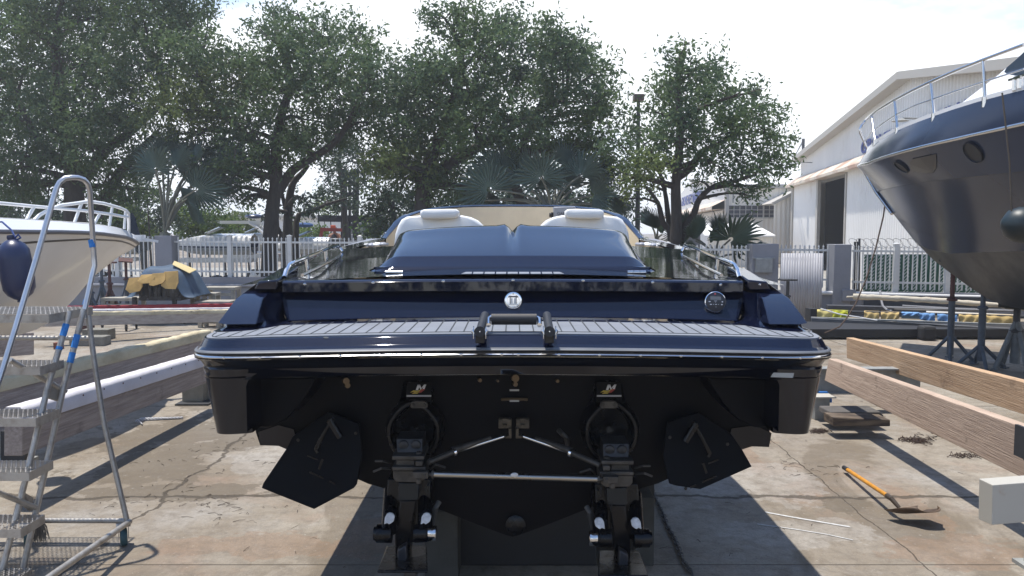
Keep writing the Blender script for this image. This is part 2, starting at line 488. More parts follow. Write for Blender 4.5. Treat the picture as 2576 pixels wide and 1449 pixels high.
for px in (555, 647, 749, 852, 957, 1058, 1159, 1262, 1304, 1407, 1510, 1614, 1717, 1821, 1924, 2022):
    x = (px - 1290) / F_PX * 3.5
    y = on_plan(x, -0.006)
    x = (px - 1290) / F_PX * y
    zz = (zr["ssb"][1] + zr["sst"][1]) / 2 + camber(x)
    screw("screw", (XC + x, on_plan(x, -0.004), zz), (0, -1, 0), 0.0065, rail, CHROME)
jb = MB(); jb.box((XC, 3.4975, (zr["ssb"][1] + zr["sst"][1]) / 2), (0.003, 0.008, h * 0.96)); jb.build("rail_joint", RUBBER, rail, smooth=0)
# apron below the rail, outer hull ears either side, recess walls
ap = MB(); ap.grid([rr("apb"), rr("apg2"), rr("apg"), rr("apt"), rr("ssb")]); ap.mirror(XC)
OPX = -1.235                                       # side wall of the motor recess
zb = Z(1078, 3.70)
ear = MB()
idx = [i for i, p in enumerate(inset(0.10)) if p[0] < OPX + 0.02]
zt = zr["apb"][1]
rows = []
for k in range(9):
    f = k / 8.0
    d = 0.09 + 0.09 * f
    r_ = ring(d, zt + (zb - zt) * f)
    rows.append([Vector((min(r_[i].x, XC + OPX), r_[i].y, r_[i].z)) for i in idx])
ear.grid(rows)
last = rows[-1]
ear.add(last + [Vector((XC + OPX, 4.7, last[0].z)), ], [tuple(range(len(last))) + (len(last),)])
ear.grid([[Vector((XC + OPX, y, z)) for y in (rows[0][0].y, 4.25)] for z in (zt - 0.02, zb)])
# rounded top corner of the recess
R_ = 0.075
fil = [Vector((XC + OPX, rows[0][0].y - 0.003, zt))]
for k in range(9):
    a = math.pi / 2 * k / 8
    fil.append(Vector((XC + OPX + R_ - R_ * math.cos(a) * 1.0, rows[0][0].y - 0.003, zt - R_ + R_ * math.sin(a))))
fil = [fil[0]] + fil[1:]
ear.prism(fil, (0, 0.5, 0))
ear.mirror(XC); ap.add(ear.v, ear.f)
# inner corner of the recess running down to the quarter
for s_ in (-1, 1):
    rc = MB(); rc.prism([W(1290 + s_ * (1290 - a) - 2, b, 3.86) for a, b in ((608, 950), (610, 1068), (640, 1075), (672, 1077), (692, 1072), (722, 1056), (760, 1015), (800, 950))], (0, 0.33, 0)); rc.build("recess_corner", TRANS, boat, smooth=30, bevel=0.01)
# underside of the platform
zu = zt
ap.grid([[Vector((XC + x, y, zt + camber(x) - 0.0)) for x in (-1.235, -0.6, 0, 0.6, 1.235)] for y in (3.60, 4.24)])
ap.build("stern_apron", NAVYHULL, boat, smooth=45)
# hull proper
TR = [(640, 930), (644, 1087), (655, 1120), (701, 1121.5), (900, 1205), (925, 1216), (976, 1231), (1115, 1285), (1201, 1319), (1274, 1346), (1290, 1350)]
TY = 4.22
tr = [W(px - 2, py, TY) for px, py in TR]
for p in tr: p.x += XC
tr[-1].x = XC
def hull_station(y, wf, kz, cz, dw=0):
    out = []
    for i, p in enumerate(tr):
        f = (XC - p.x) / (XC - tr[2].x)
        zk = kz + (p.z - tr[-1].z) * (cz)
        out.append(Vector((XC - (XC - p.x) * wf, y, zk)))
    return out
st = []
for y, wf, dz, cz in ((TY, 1, 0, 1), (5, 1.0, 0, 1.0), (6.5, 1.0, 0.0, 1.02), (8, 0.93, 0.03, 1.06), (9.5, 0.78, 0.10, 1.12), (11, 0.5, 0.28, 1.15), (12.2, 0.16, 0.62, 1.0), (12.7, 0.01, 0.95, 0.8)):
    st.append(hull_station(y, wf, tr[-1].z + dz, cz))
EDGE = [(4.10, -1.50, 1.79), (4.7, -1.50, 1.812), (5.0, -1.50, 1.826), (5.7, -1.50, Z(661, 5.7)), (6.4, -1.49, Z(630, 6.4)), (7.3, -1.44, Z(612, 7.3)), (8.2, -1.36, Z(600, 8.2)), (9.5, -1.15, Z(592, 9.5)), (11, -0.75, Z(586, 11)), (12.4, -0.2, Z(583, 12.4)), (12.75, 0.0, Z(583, 12.7))]
def edge(y):
    for a, b in zip(EDGE, EDGE[1:]):
        if a[0] <= y <= b[0]:
            t = (y - a[0]) / (b[0] - a[0]); return Vector((XC + a[1] + (b[1] - a[1]) * t, y, a[2] + (b[2] - a[2]) * t))
    e = EDGE[-1] if y > EDGE[-1][0] else EDGE[0]; return Vector((XC + e[1], y, e[2]))
hm = MB()
rows = []
for s_ in st:
    y = s_[0].y
    e = edge(max(y, 4.25)); e = Vector((e.x, y, e.z)) if y > 4.3 else Vector((s_[0].x - 0.05, y, PZ - 0.12))
    rows.append([e] + s_[1:])
hm.grid(rows, flip=True)
hm.mirror(XC)
hull = hm.build("hull", NAVYHULL, boat, smooth=30)
tr2 = [Vector((p.x, p.y - 0.001, p.z)) for p in tr] + [Vector((XC, TY - 0.001, tr[0].z))]; tm = MB(); tm.add(tr2, [tuple(range(len(tr2)))]); tm.mirror(XC)
tm.build("transom", TRANS, boat, smooth=0)

# foam decking with its seams
dk = MB()
near = ring(0.112, PZ + 0.006)
zfl = lambda x: PZ + camber(x - XC) + 0.006
# far edge: follows panel then curls round the pod foot
FAR = [(0, 4.20), (-0.35, 4.20), (-0.7, 4.195), (-1.0, 4.19), (-1.14, 4.17), (-1.21, 4.12), (-1.265, 4.02), (-1.31, 3.955), (-1.36, 3.93), (-1.42, 3.92), (-1.47, 3.935), (-1.51, 3.98), (-1.522, 4.05)]
FARS = plan_smooth(FAR, 4)
def resample(pl, n):
    d = [0]
    for a, b in zip(pl, pl[1:]): d.append(d[-1] + math.hypot(a[0] - b[0], a[1] - b[1]))
    out = []
    for k in range(n):
        t = d[-1] * k / (n - 1); i = 0
        while i < len(d) - 2 and d[i + 1] < t: i += 1
        u = (t - d[i]) / max(d[i + 1] - d[i], 1e-9)
        out.append((pl[i][0] + (pl[i + 1][0] - pl[i][0]) * u, pl[i][1] + (pl[i + 1][1] - pl[i][1]) * u))
    return out
nearpl = [(p.x - XC, p.y) for p in near]
cut = [q for q in nearpl if q[1] < 4.08]
NR = resample(cut, 60); FR = resample(FARS, 60)
dk.grid([[Vector((XC + x, y, zfl(XC + x) - 0.006)) for x, y in NR], [Vector((XC + x, y, zfl(XC + x))) for x, y in NR], [Vector((XC + x, y, zfl(XC + x))) for x, y in FR], [Vector((XC + x, y, zfl(XC + x) - 0.006)) for x, y in FR]])
dk.mirror(XC); mat_o = dk.build("foam_decking", MATGREY, boat, smooth=30)
sm = MB()
bord = [(p.x - XC, p.y) for p in ring(0.165, 0)]
bord = [q for q in bord if q[1] < 3.90]
sm.tube([(XC + x, y, zfl(XC + x) + 0.0005) for x, y in bord], 0.0028, 4)
def y_near(x):
    for (a, b), (c, e) in zip(bord, bord[1:]):
        if c <= x <= a: return b + (e - b) * (x - a) / (c - a)
    return None
def y_far(x):
    for (a, b), (c, e) in zip(FARS, FARS[1:]):
        if c <= x <= a and c != a: return b + (e - b) * (x - a) / (c - a)
    return None
x = -0.0325
while x > -1.47:
    a, b = y_near(x), y_far(x)
    if a and b and b - a > 0.02:
        sm.beam((XC + x, a, zfl(XC + x) + 0.0008), (XC + x, b - 0.002, zfl(XC + x) + 0.0008), 0.0055, 0.002)
    x -= 0.0655
sm.mirror(XC); sm.build("decking_seams", SEAM, mat_o, smooth=0)

# transom panel above the platform
pn = MB()
rows = []
yb, yt = 4.225, 4.335
zb_, zt_ = Z(798, yb), Z(734, yt)
for f in (0, 0.03, 0.2, 0.5, 0.8, 1.0):
    yy = yb + (yt - yb) * f; zz = zb_ + (zt_ - zb_) * f
    xl = -(1290 - (722 - 12 * f ** 0.5 - 8 * f)) / F_PX * yy
    c_ = -0.006 if f == 0 else 0
    row = []
    for k in range(13):
        x = xl * k / 12
        row.append(Vector((XC + x, yy + c_ + 0.03 * (x / 1.3) ** 2, zz + camber(x) * (1 - 0.7 * f))))
    # return curving forward at the corner
    for a in (0.3, 0.7, 1.0):
        row.append(Vector((row[12].x - 0.03 * math.sin(a * 1.57), row[12].y + 0.16 * a * a, row[12].z)))
    rows.append(row)
pn.grid(rows); pn.mirror(XC); pn.build("transom_panel", NAVY, boat, smooth=24)
# projecting lip with the row of studs
lp = MB()
zl0, zl1 = Z(734, 4.27), Z(703, 4.27)
rows = []
for dy, z in ((0.10, zl0 - 0.002), (0.0, zl0), (-0.006, zl0 + 0.006), (-0.004, zl1 - 0.012), (0.006, zl1 - 0.003), (0.02, zl1), (0.12, zl1 + 0.003), (0.30, zl1 + 0.006)):
    rows.append([Vector((XC - 1.255 * k / 12, 4.275 + dy + 0.05 * (k / 12) ** 2, z - 0.012 * (k / 12) ** 2)) for k in range(13)])
lp.grid(rows); lp.mirror(XC); lip = lp.build("transom_lip", NAVY, boat, smooth=40)
cp = MB()
q = [W(651 - 2, 709, 4.31), W(699, 704, 4.32), W(697, 731, 4.32), W(638, 730, 4.31)]
b2 = [Vector((p.x * 1.0, p.y + 0.42, p.z + 0.055)) for p in q]
cp.grid([[q[3], q[2]], [q[0], q[1]]]); cp.grid([[q[0], q[1]], [b2[0], b2[1]]]); cp.grid([[q[3], q[0]], [b2[3], b2[0]]]); cp.grid([[q[1], q[2]], [b2[1], b2[2]]]); cp.grid([[q[2], q[3]], [b2[2], b2[3]]])
cp.build_pair("lip_end_cap", NAVY, boat, smooth=30, bevel=0.008)
for px, py in ((658, 713), (767, 715.5), (938.5, 710), (1115, 706), (1290.5, 703.5), (1467, 704.5), (1642, 709), (1813, 716.5), (1912, 716)):
    y_ = 4.268 + 0.05 * ((px - 1290) / 560) ** 2
    screw("snap_stud", W(px, py + 2 * (1 if 900 < px < 1700 else 0), y_ - (0.012 if px in (658, 1912) else 0.0)), (0, -1, 0), 0.0095, lip, STEEL)

# pods at the quarters (air intake blisters)
pod = MB()
def C(px, py, Y): return W(px - 2, py, Y)
A = [C(596, 751, 4.20), C(662, 751, 4.20), C(680, 741, 4.30)]
Bt = [C(549, 813, 3.985), C(571, 817, 3.975), C(646, 816, 3.975)]
roof = [Vector((A[0].x, 4.62, A[0].z + 0.07)), Vector((A[1].x + 0.03, 4.62, A[0].z + 0.075)), Vector((A[2].x + 0.02, 4.62, A[0].z + 0.078))]
pod.add([A[0], A[1], Bt[2], Bt[1], Bt[0]], [(0, 1, 2, 3, 4)])
pod.add([A[0], A[1], A[2], roof[0], roof[1], roof[2]], [(0, 3, 4, 1), (1, 4, 5, 2)])
inn = [C(700, 736, 4.36), C(706, 800, 4.26), C(690, 770, 4.26)]
lowin = [Vector((Bt[2].x + 0.01, 4.30, Bt[2].z + 0.0))]
pod.add([A[1], A[2], Bt[2], lowin[0]], [(0, 1, 3, 2)])
outb = [Vector((A[0].x - 0.03, 4.62, A[0].z + 0.03)), Vector((Bt[0].x - 0.03, 4.62, Bt[0].z))]
pod.add([A[0], Bt[0], outb[1], outb[0], roof[0]], [(0, 1, 2, 3), (0, 3, 4)])
pod.add([Bt[0], Bt[1], Bt[2], lowin[0], outb[1]], [(0, 1, 2, 3, 4)])
pod.build_pair("quarter_pod", NAVY, boat, smooth=30, bevel=0.012)
# pod foot flaring down to the platform
ft = MB()
topo = [(-1.500, 4.55), (-1.495, 4.2), (-1.48, 4.08), (-1.44, 4.035), (-1.37, 4.03), (-1.33, 4.05), (-1.29, 4.12), (-1.27, 4.20), (-1.265, 4.36)]
bot = [(-1.525, 4.55), (-1.525, 4.2), (-1.515, 4.0), (-1.46, 3.93), (-1.37, 3.925), (-1.30, 3.95), (-1.25, 4.03), (-1.20, 4.13), (-1.18, 4.25)]
mid = [((a[0] * 0.8 + b[0] * 0.2), (a[1] * 0.8 + b[1] * 0.2)) for a, b in zip(topo, bot)]
ztop = Bt[1].z + 0.02
ft.grid([[Vector((XC + x, y, zfl(x) + 0.001)) for x, y in bot], [Vector((XC + x, y, zfl(x) + 0.012)) for x, y in mid], [Vector((XC + x, y, ztop)) for x, y in topo]])
# dark inner return between pod and panel
ft.grid([[Vector((XC + x, y, ztop)) for x, y in topo[-3:]] + [Vector((XC - 1.20, 4.40, ztop))], [Vector((XC + x + 0.01, y, zl0)) for x, y in topo[-3:]] + [Vector((XC - 1.24, 4.40, zl0))]])
ft.build_pair("pod_foot", NAVY, boat, smooth=60)

# deck sheet: side decks and aft deck, glossy black
dm = MB()
ys = [4.36, 4.7, 5.0, 5.35, 5.7, 6.05, 6.4, 6.9, 7.4, 7.9, 8.3, 8.7, 9.2, 9.8, 10.6, 11.4, 12.2, 12.7]
def deck_row(y, f0, f1, n):
    e = edge(y); row = []
    for k in range(n):
        f = f0 + (f1 - f0) * k / (n - 1)
        row.append(Vector((XC + (e.x - XC) * f, y, e.z + 0.062 * (1 - f * f) * (1.0 if y < 9 else 1.6))))
    return row
dm.grid([deck_row(y, 1, 0, 9) for y in ys[:5]])
dm.grid([deck_row(y, 1, 0.50, 7) for y in ys[4:7]])
dm.grid([deck_row(y, 1, 0.86, 4) for y in ys[6:12]])
dm.grid([deck_row(y, 1, 0, 9) for y in ys[11:]])
dm.mirror(XC); dm.build("deck", BLACKG, boat, smooth=40)
# chrome seam trims running forward, and cockpit sole/side walls
for s_ in (-1, 1):
    t = MB()
    pts = [W(1290 + s_ * (1290 - a) - 2, b, y) for a, b, y in ((763, 694, 4.45), (800, 676, 4.9), (850, 650, 5.8), (904, 624, 7.2))]
    t.tube([p + Vector((0, 0, 0.004)) for p in pts], 0.010, 8); t.build("deck_trim", STEEL, boat)
    g = MB()
    Lp = [(717.5, 697, 4.42), (722, 682, 4.45), (729, 668, 4.50), (742, 659.5, 4.62), (790, 641, 5.15), (838, 619.5, 5.95), (850, 618, 6.15), (856, 622, 6.2), (862.5, 632, 6.2)]
    g.tube([W(1290 + s_ * (1290 - a) - 2, b, y) for a, b, y in Lp], 0.0125, 10)
    gr = g.build("grab_rail", CHROME, boat)
    for a, b, c_, d, y in ((773, 651, 777, 686, 4.95), (821, 630, 823, 659, 5.65)):
        p = MB(); p.tube([W(1290 + s_ * (1290 - a) - 2, b, y), W(1290 + s_ * (1290 - c_) - 2, d, y)], 0.013, 8); p.build("post", STEEL, gr)
    # grey slatted side pad and rolled cockpit cover
    sp_ = MB()
    q = [W(1290 + s_ * (1290 - a) - 2, b, y) for a, b, y in ((868, 622, 7.0), (930, 603.5, 8.6), (962, 603, 8.6), (925, 618, 7.1))]
    for k in range(4):
        f0, f1 = k / 4 + 0.01, (k + 1) / 4 - 0.012
        a0, a1 = q[0].lerp(q[3], f0), q[0].lerp(q[3], f1); b0, b1 = q[1].lerp(q[2], f0), q[1].lerp(q[2], f1)
        sp_.prism([a0, a1, b1, b0], (0, 0, 0.012))
    sp_.build("side_step_pad", SUNGREY, boat, smooth=0)
    cv = MB()
    for k, (a, b) in enumerate(((925, 619.5), (938, 617.5), (952, 616), (968, 615))):
        c0 = W(1290 + s_ * (1290 - a) - 2, b, 7.0)
        cv.ell(c0, (0.045, 0.10, 0.024), 12, 8, mi=k % 2)
    cv.build("rolled_cover", [WHITEV, SUNGREY], boat, smooth=80)

# engine hatch: sculpted sunpad moulding
def eh(px, py, y): return W(px - 2, py, y)
HX = [  # rows from aft/bottom to forward/top : (half width, Y, z, droop at side)
    (0.868, 4.70, Z(690, 4.70)), (0.862, 4.72, Z(686, 4.72)), (0.822, 4.77, Z(676, 4.77)), (0.835, 4.775, Z(672, 4.775)), (0.80, 4.81, Z(669, 4.81)), (0.775, 4.86, Z(645.5, 4.86)), (0.77, 4.885, Z(642, 4.885)),
    (0.778, 5.08, Z(618, 5.08)), (0.785, 5.28, Z(596, 5.28)), (0.79, 5.46, Z(578, 5.46)), (0.792, 5.53, Z(570.5, 5.53)), (0.79, 5.58, Z(567, 5.58)), (0.78, 5.72, Z(568, 5.72)), (0.75, 5.95, Z(588, 5.95)), (0.75, 5.99, Z(640, 5.99))]
hb = MB(); rows = []
for i, (w, y, z) in enumerate(HX):
    row = []
    n = 28
    for k in range(n + 1):
        u = k / n; x = w * u
        zz = z; yy = y
        # central notch in the upper part
        f = max(0.0, min(1.0, (y - 4.9) / 0.6))
        if 0.02 < f: zz -= 0.040 * f * math.exp(-(x / 0.026) ** 2); zz += 0.010 * f * math.exp(-((x - 0.06) / 0.03) ** 2)
        # crown falls to the sides
        if i >= 5: zz -= 0.042 * min(1, f + 0.15) * (x / 0.8) ** 2.2
        # round shoulder
        sh = max(0.0, (u - 0.90) / 0.10)
        drop = (z - HX[0][2]) * 0.93
        row.append(Vector((XC - x, yy + 0.02 * sh, zz - 0.02 * sh ** 2 * (1 if i > 4 else 0))))
    # skirt down the side
    e = row[-1]; basez = HX[0][2] + 0.01 + (y - 4.7) * 0.02
    for s1, out in ((0.12, 0.012), (0.5, 0.045), (0.85, 0.075), (1.0, 0.105)):
        if i >= 4: row.append(Vector((e.x - out * (1 if i < 12 else 0.5), e.y - 0.0, e.z + (basez - e.z) * s1)))
        else: row.append(Vector((e.x - out * 0.35, e.y + 0.10 * s1, e.z + (basez - e.z) * s1)))
    rows.append(row)
hb.grid(rows); hb.mirror(XC); hatch = hb.build("engine_hatch", NAVY, boat, smooth=55)
for s_ in (-1, 1):
    hg = MB()
    a, b = (977 if s_ < 0 else 1604), 686
    p0, p1 = W(970 if s_ < 0 else 1578, 685.5, 4.55), W(1014 if s_ < 0 else 1625, 685.5, 4.55)
    for k in range(3):
        hg.tube([p0.lerp(p1, k / 3 + 0.01), p0.lerp(p1, (k + 1) / 3 - 0.01)], 0.0115, 12)
    mid_ = (p0 + p1) / 2
    hg.box(mid_ + Vector((0.0, -0.012, -0.012)), (0.06, 0.03, 0.006)); hg.box(mid_ + Vector((0.0, 0.03, -0.008)), (0.085, 0.05, 0.006))
    hg.build("hatch_hinge", STEEL, hatch)
sp_ = MB()
for k in range(9):
    x0 = -0.288 + k * 0.064 + 0.004; x1 = x0 + 0.056
    zz = Z(689.5, 4.42)
    c0 = 0.02 if k == 0 else 0; c1 = 0.02 if k == 8 else 0
    sp_.prism([(XC + x0, 4.385, zz - 0.0), (XC + x1, 4.385, zz), (XC + x1 - c1, 4.47, zz + 0.006), (XC + x0 + c0, 4.47, zz + 0.006)], (0, 0, 0.004))
sp_.build("step_pad", MATGREY, boat, smooth=0)

# cockpit: curved coaming with cream lining
cm = MB(); ln = MB()
CO = [(958, 598.6, 7.0), (975, 576, 7.25), (1007, 546, 7.6), (1045, 530.5, 7.95), (1087, 522, 8.2), (1135, 517.5, 8.4), (1182, 515, 8.5), (1235, 514.2, 8.56), (1290, 514, 8.58)]
CI = [(972, 600, 6.95), (988, 581, 7.2), (1017, 551, 7.55), (1053, 534.5, 7.9), (1093, 526, 8.15), (1139, 521.5, 8.35), (1184, 519, 8.45), (1236, 518.2, 8.5), (1290, 518, 8.52)]
def cps(L, dy=0, dz=0): 
    return [W(a - 2, b, y) + Vector((XC, dy, dz)) for a, b, y in L]
def sm3(pts, n=3):
    out = []
    for i in range(len(pts) - 1):
        p0, p1, p2, p3 = pts[max(i - 1, 0)], pts[i], pts[i + 1], pts[min(i + 2, len(pts) - 1)]
        for k in range(n):
            t = k / n
            out.append(0.5 * ((2 * p1) + (-p0 + p2) * t + (2 * p0 - 5 * p1 + 4 * p2 - p3) * t * t + (-p0 + 3 * p1 - 3 * p2 + p3) * t ** 3))
    out.append(pts[-1]); return out
o_, i_ = sm3(cps(CO)), sm3(cps(CI))
o_[-1].x = i_[-1].x = XC
base_o = [Vector((p.x * 1.02, p.y + 0.5, edge(min(p.y + 0.5, 12)).z)) for p in o_]
cm.grid([[p + Vector((0, 0, -0.012)) for p in i_], i_, [p + Vector((0, 0, 0.004)) for p in [(a + b) / 2 for a, b in zip(i_, o_)]], o_, [(a * 0.55 + b * 0.45) + Vector((0, 0, 0.03)) for a, b in zip(o_, base_o)], base_o])
cm.mirror(XC); cm.build("cockpit_coaming", NAVY, boat, smooth=60)
dn = [Vector((XC + (p.x - XC) * 0.97, p.y - 0.10, p.z - 0.45)) for p in i_]
ln.grid([[p + Vector((0, -0.004, -0.010)) for p in i_], [(a * 0.5 + b * 0.5) for a, b in zip(i_, dn)], dn])
ln.mirror(XC)
ln.grid([[Vector((XC + x, y, 1.25)) for x in (-1.28, 1.28)] for y in (5.75, 8.3)])
for s_ in (-1, 1): ln.grid([[Vector((XC + s_ * 1.27, y, 1.25)) for y in (6.4, 7.1, 7.9)], [Vector((XC + s_ * 1.27, y, edge(y).z + 0.0)) for y in (6.4, 7.1, 7.9)]])
ln.build("cockpit_lining", CREAMV, boat, smooth=60)
rv = MB()
for s_ in (-1, 1):
    for dz in (0, 0.03):
        rv.ell(W(1290 + s_ * (1290 - 962) - 2, 594, 6.98) + Vector((s_ * dz * -1.2, -0.01, dz)), (0.006, 0.006, 0.006), 8, 6)
rv.build("coaming_bolt", CHROME, boat)

def cushion(name, poly, Y, depth, parent, m, r=0.02, dz=0.0):
    s = MB(); P = [W(a - 2, b, Y) for a, b in poly]
    c = sum(P, Vector()) / len(P)
    rows = []
    for f, dy in ((0.86, -0.012), (0.95, -0.006), (0.995, 0.006), (1.0, depth * 0.3), (1.0, depth * 0.7), (0.98, depth * 0.95), (0.9, depth)):
        rows.append([c + (p - c) * f + Vector((0, dy, 0)) for p in P + [P[0]]])
    s.grid(rows); n = len(P)
    s.add(rows[0][:-1], [tuple(range(n))]); s.add(rows[-1][:-1], [tuple(range(n))[::-1]])
    return s.build(name, m, parent, smooth=70)
for s_ in (-1, 1):
    def f(L): return [(1290 + s_ * (1290 - a), b) for a, b in L]
    seat = cushion("seat_back", f([(990, 640), (996, 588), (1003, 567), (1012, 552), (1025, 545), (1060, 542), (1110, 541), (1165, 542), (1185, 546), (1203, 554), (1218, 568), (1225, 600), (1228, 640)]), 6.5, 0.22, boat, WHITEV)
    cushion("headrest", f([(1060, 547), (1058, 538), (1060, 530), (1068, 527), (1100, 526), (1130, 525.5), (1150, 526.5), (1156, 531), (1156.5, 538), (1154, 545), (1146, 549), (1110, 550.5), (1066, 550)]), 6.42, 0.13, seat, WHITEV)
# chart plotter
cpm = MB()
q = [W(1391.5 - 0, 520.5, 7.6), W(1448, 519, 7.6), W(1450, 546, 7.6), W(1447, 557, 7.6), W(1394, 557, 7.6)]
cpm.prism(q, (0, 0.07, 0))
plot = cpm.build("chart_plotter", SUNGREY, boat, smooth=20, bevel=0.008)
br = MB(); br.box(W(1389, 541, 7.64), (0.02, 0.05, 0.05)); br.lathe([(0.02, 0), (0.022, 0.02), (0.0001, 0.021)], W(1387, 541, 7.63), (-1, 0, 0), 12)
br.box(W(1420, 568, 7.64), (0.06, 0.05, 0.10)); br.build("mounting_bracket", RUBBER, plot)
DKTXT = mat("dark_lettering", (0.03, 0.035, 0.05), 0.5)
text_mesh("lettering", "GARMIN", 0.034, DKTXT, plot, basis(W(1421, 537.5, 7.594), (1, 0, 0), (0, 0, 1)), 0.0008, xs=1.15)

# stern light
sl = MB(); c0 = W(1291, 756, 4.268); nrm = Vector((0, -1, 0.12)).normalized()
sl.lathe([(0.0485, -0.03), (0.0485, 0.004), (0.046, 0.0085), (0.043, 0.0095), (0.034, 0.0095), (0.0325, 0.0045), (0.0001, 0.0045)], c0, nrm, 40)
stern = sl.build("stern_light", CHROME, boat, smooth=30)
M0 = basis(c0 + nrm * 0.006, (1, 0, 0), (0, 0.12, 1))
CLEAR = mat("light_lens", (0.62, 0.62, 0.60), 0.15); AMB = mat("brass_yellow", (0.5, 0.42, 0.15), 0.4)
iw = MB()
for x, w, z, hh, mi in ((0, 0.058, 0.021, 0.009, 0), (-0.016, 0.005, 0.0, 0.035, 0), (0.016, 0.005, 0.0, 0.035, 0), (-0.0075, 0.009, -0.002, 0.028, 1), (0.0085, 0.009, -0.002, 0.028, 1), (0, 0.05, -0.020, 0.005, 1)):
    iw.box(M0 @ Vector((x, z, 0.001)), (w, 0.004, hh), mi=mi)
iw.build("lamp_insert", [mat("grey_shade_plate", (0.18, 0.18, 0.19), 0.3, metal=0.7), CLEAR], stern, smooth=0)
for dz in (0.038, -0.038): screw("screw", M0 @ Vector((0, dz, 0.002)), nrm, 0.0055, stern, STEEL)
# stereo remote
rm = MB(); c1 = W(1799, 760, 4.285); n1 = Vector((-0.05, -1, 0.15)).normalized()
rm.lathe([(0.054, -0.03), (0.0585, 0.0), (0.057, 0.010), (0.0535, 0.013), (0.0525, 0.0115)], c1, n1, 44)
rem = rm.build("stereo_remote", CHROME, boat, smooth=40)
M1 = basis(c1 + n1 * 0.0115, Vector((1, -0.05, 0)), (0, 0.15, 1))
fc = MB(); fc.lathe([(0.0528, 0.0), (0.051, 0.0012), (0.0001, 0.0012)], c1 + n1 * 0.0105, n1, 40); fc.build("face_plate", mat("dark_face_plastic", (0.03, 0.029, 0.036), 0.35), rem)
sc_ = MB(); sc_.prism([M1 @ Vector(p) for p in ((-0.028, 0.012, 0.0015), (0.029, 0.010, 0.0015), (0.029, 0.029, 0.0015), (-0.028, 0.031, 0.0015))], n1 * 0.001); sc_.build("screen", mat("lcd_screen", (0.16, 0.165, 0.17), 0.25), rem, smooth=0)
LIT = mat("pale_button_print", (0.62, 0.62, 0.64), 0.5)
bt = MB()
for bx, by, w, hh in ((-0.032, 0.002, 0.010, 0.004), (-0.0255, -0.013, 0.010, 0.004), (0.036, 0.001, 0.007, 0.006), (0.033, -0.014, 0.007, 0.006), (0.0, 0.0055, 0.015, 0.0018), (0, -0.001, 0.003, 0.003), (-0.012, -0.013, 0.003, 0.003), (0.016, -0.013, 0.003, 0.003), (0.0015, -0.027, 0.003, 0.003), (0.0015, -0.013, 0.011, 0.003)):
    bt.prism([M1 @ Vector((bx + a * w / 2, by + b * hh / 2, 0.0015)) for a, b in ((-1, -1), (1, -1), (1, 1), (-1, 1))], n1 * 0.0008)
bt.build("buttons", LIT, rem, smooth=0)
rdm = MB(); rdm.ell(M1 @ Vector((-0.002, 0.0425, 0.002)), (0.0048, 0.003, 0.0048), 10, 8); rdm.build("standby_lamp", mat("red_lens", (0.45, 0.07, 0.08), 0.3), rem)

# boarding ladder folded on the platform edge
gl = MB()
ph = [W(a - 0, b, y) for a, b, y in ((1229, 818, 3.60), (1228, 803, 3.66), (1238, 797, 3.68), (1290, 797, 3.69), (1345, 797, 3.68), (1357, 803, 3.66), (1357, 818, 3.60))]
lad = thing_part = None
gl.tube(ph, 0.011, 12); lad = gl.build("boarding_ladder", CHROME, boat, smooth=50)
gr_ = MB(); gr_.tube([W(1236, 803, 3.655), W(1237, 803, 3.655), W(1349, 803, 3.655), W(1350, 803, 3.655)], [0.024, 0.026, 0.026, 0.024], 16); gr_.build("foam_grip", mat("black_foam", (0.014, 0.015, 0.02), 0.6), lad)
tp = MB(); 
for k in (-0.0035, 0.0035): tp.beam(W(1236, 796.2, 3.65) + Vector((0, k * 1.5, 0.010)), W(1350, 796.2, 3.65) + Vector((0, k * 1.5, 0.010)), 0.004, 0.004)
tp.build("grip_strip", STEEL, lad)
for px, s_ in ((1207, -1), (1382.5, 1)):
    k = MB()
    x = px
    k.tube([W(x + (13 if s_ < 0 else -7), 793, 3.70), W(x, 834, 3.50)], 0.0195, 16)
    k.tube([W(x, 834, 3.52), W(x, 834.5, 3.465)], 0.024, 18)
    k.build("folded_leg", RUBBER, lad, smooth=40)
    k = MB()
    for sx in (-1, 1):
        k.prism([W(x, 834, 3.48) + Vector((sx * 0.0255, dy, dz)) for dy, dz in ((-0.02, -0.03), (0.06, -0.03), (0.06, 0.0), (0.02, 0.022), (-0.01, 0.022), (-0.022, 0.0))], (sx * 0.003, 0, 0))
        k.lathe([(0.010, 0.0), (0.010, 0.005), (0.006, 0.009), (0.0001, 0.010)], W(x, 834, 3.49) + Vector((sx * 0.028, 0, 0)), (sx, 0, 0), 12)
    k.tube([W(x, 834, 3.458), W(x, 834, 3.462)], 0.003, 8)
    k.build("hinge_bracket", STEEL, lad, smooth=40)
    k = MB(); k.box(W(x, 853, 3.50) + Vector((0, 0.035, 0)), (0.042, 0.03, 0.045)); k.build("stop_block", RUBBER, lad, bevel=0.004)

# pale registration sticker on the starboard ear, small white labels
stk = MB(); n_ = [W(a, b, 3.64) for a, b in ((1936, 932), (1987, 933), (1984, 945), (1928.5, 943))]
stk.prism([p + Vector((0, -0.055, 0)) for p in n_], (0, -0.001, 0)); stk.build("sticker", mat("pale_grey_sticker", (0.30, 0.31, 0.30), 0.6), boat, smooth=0)

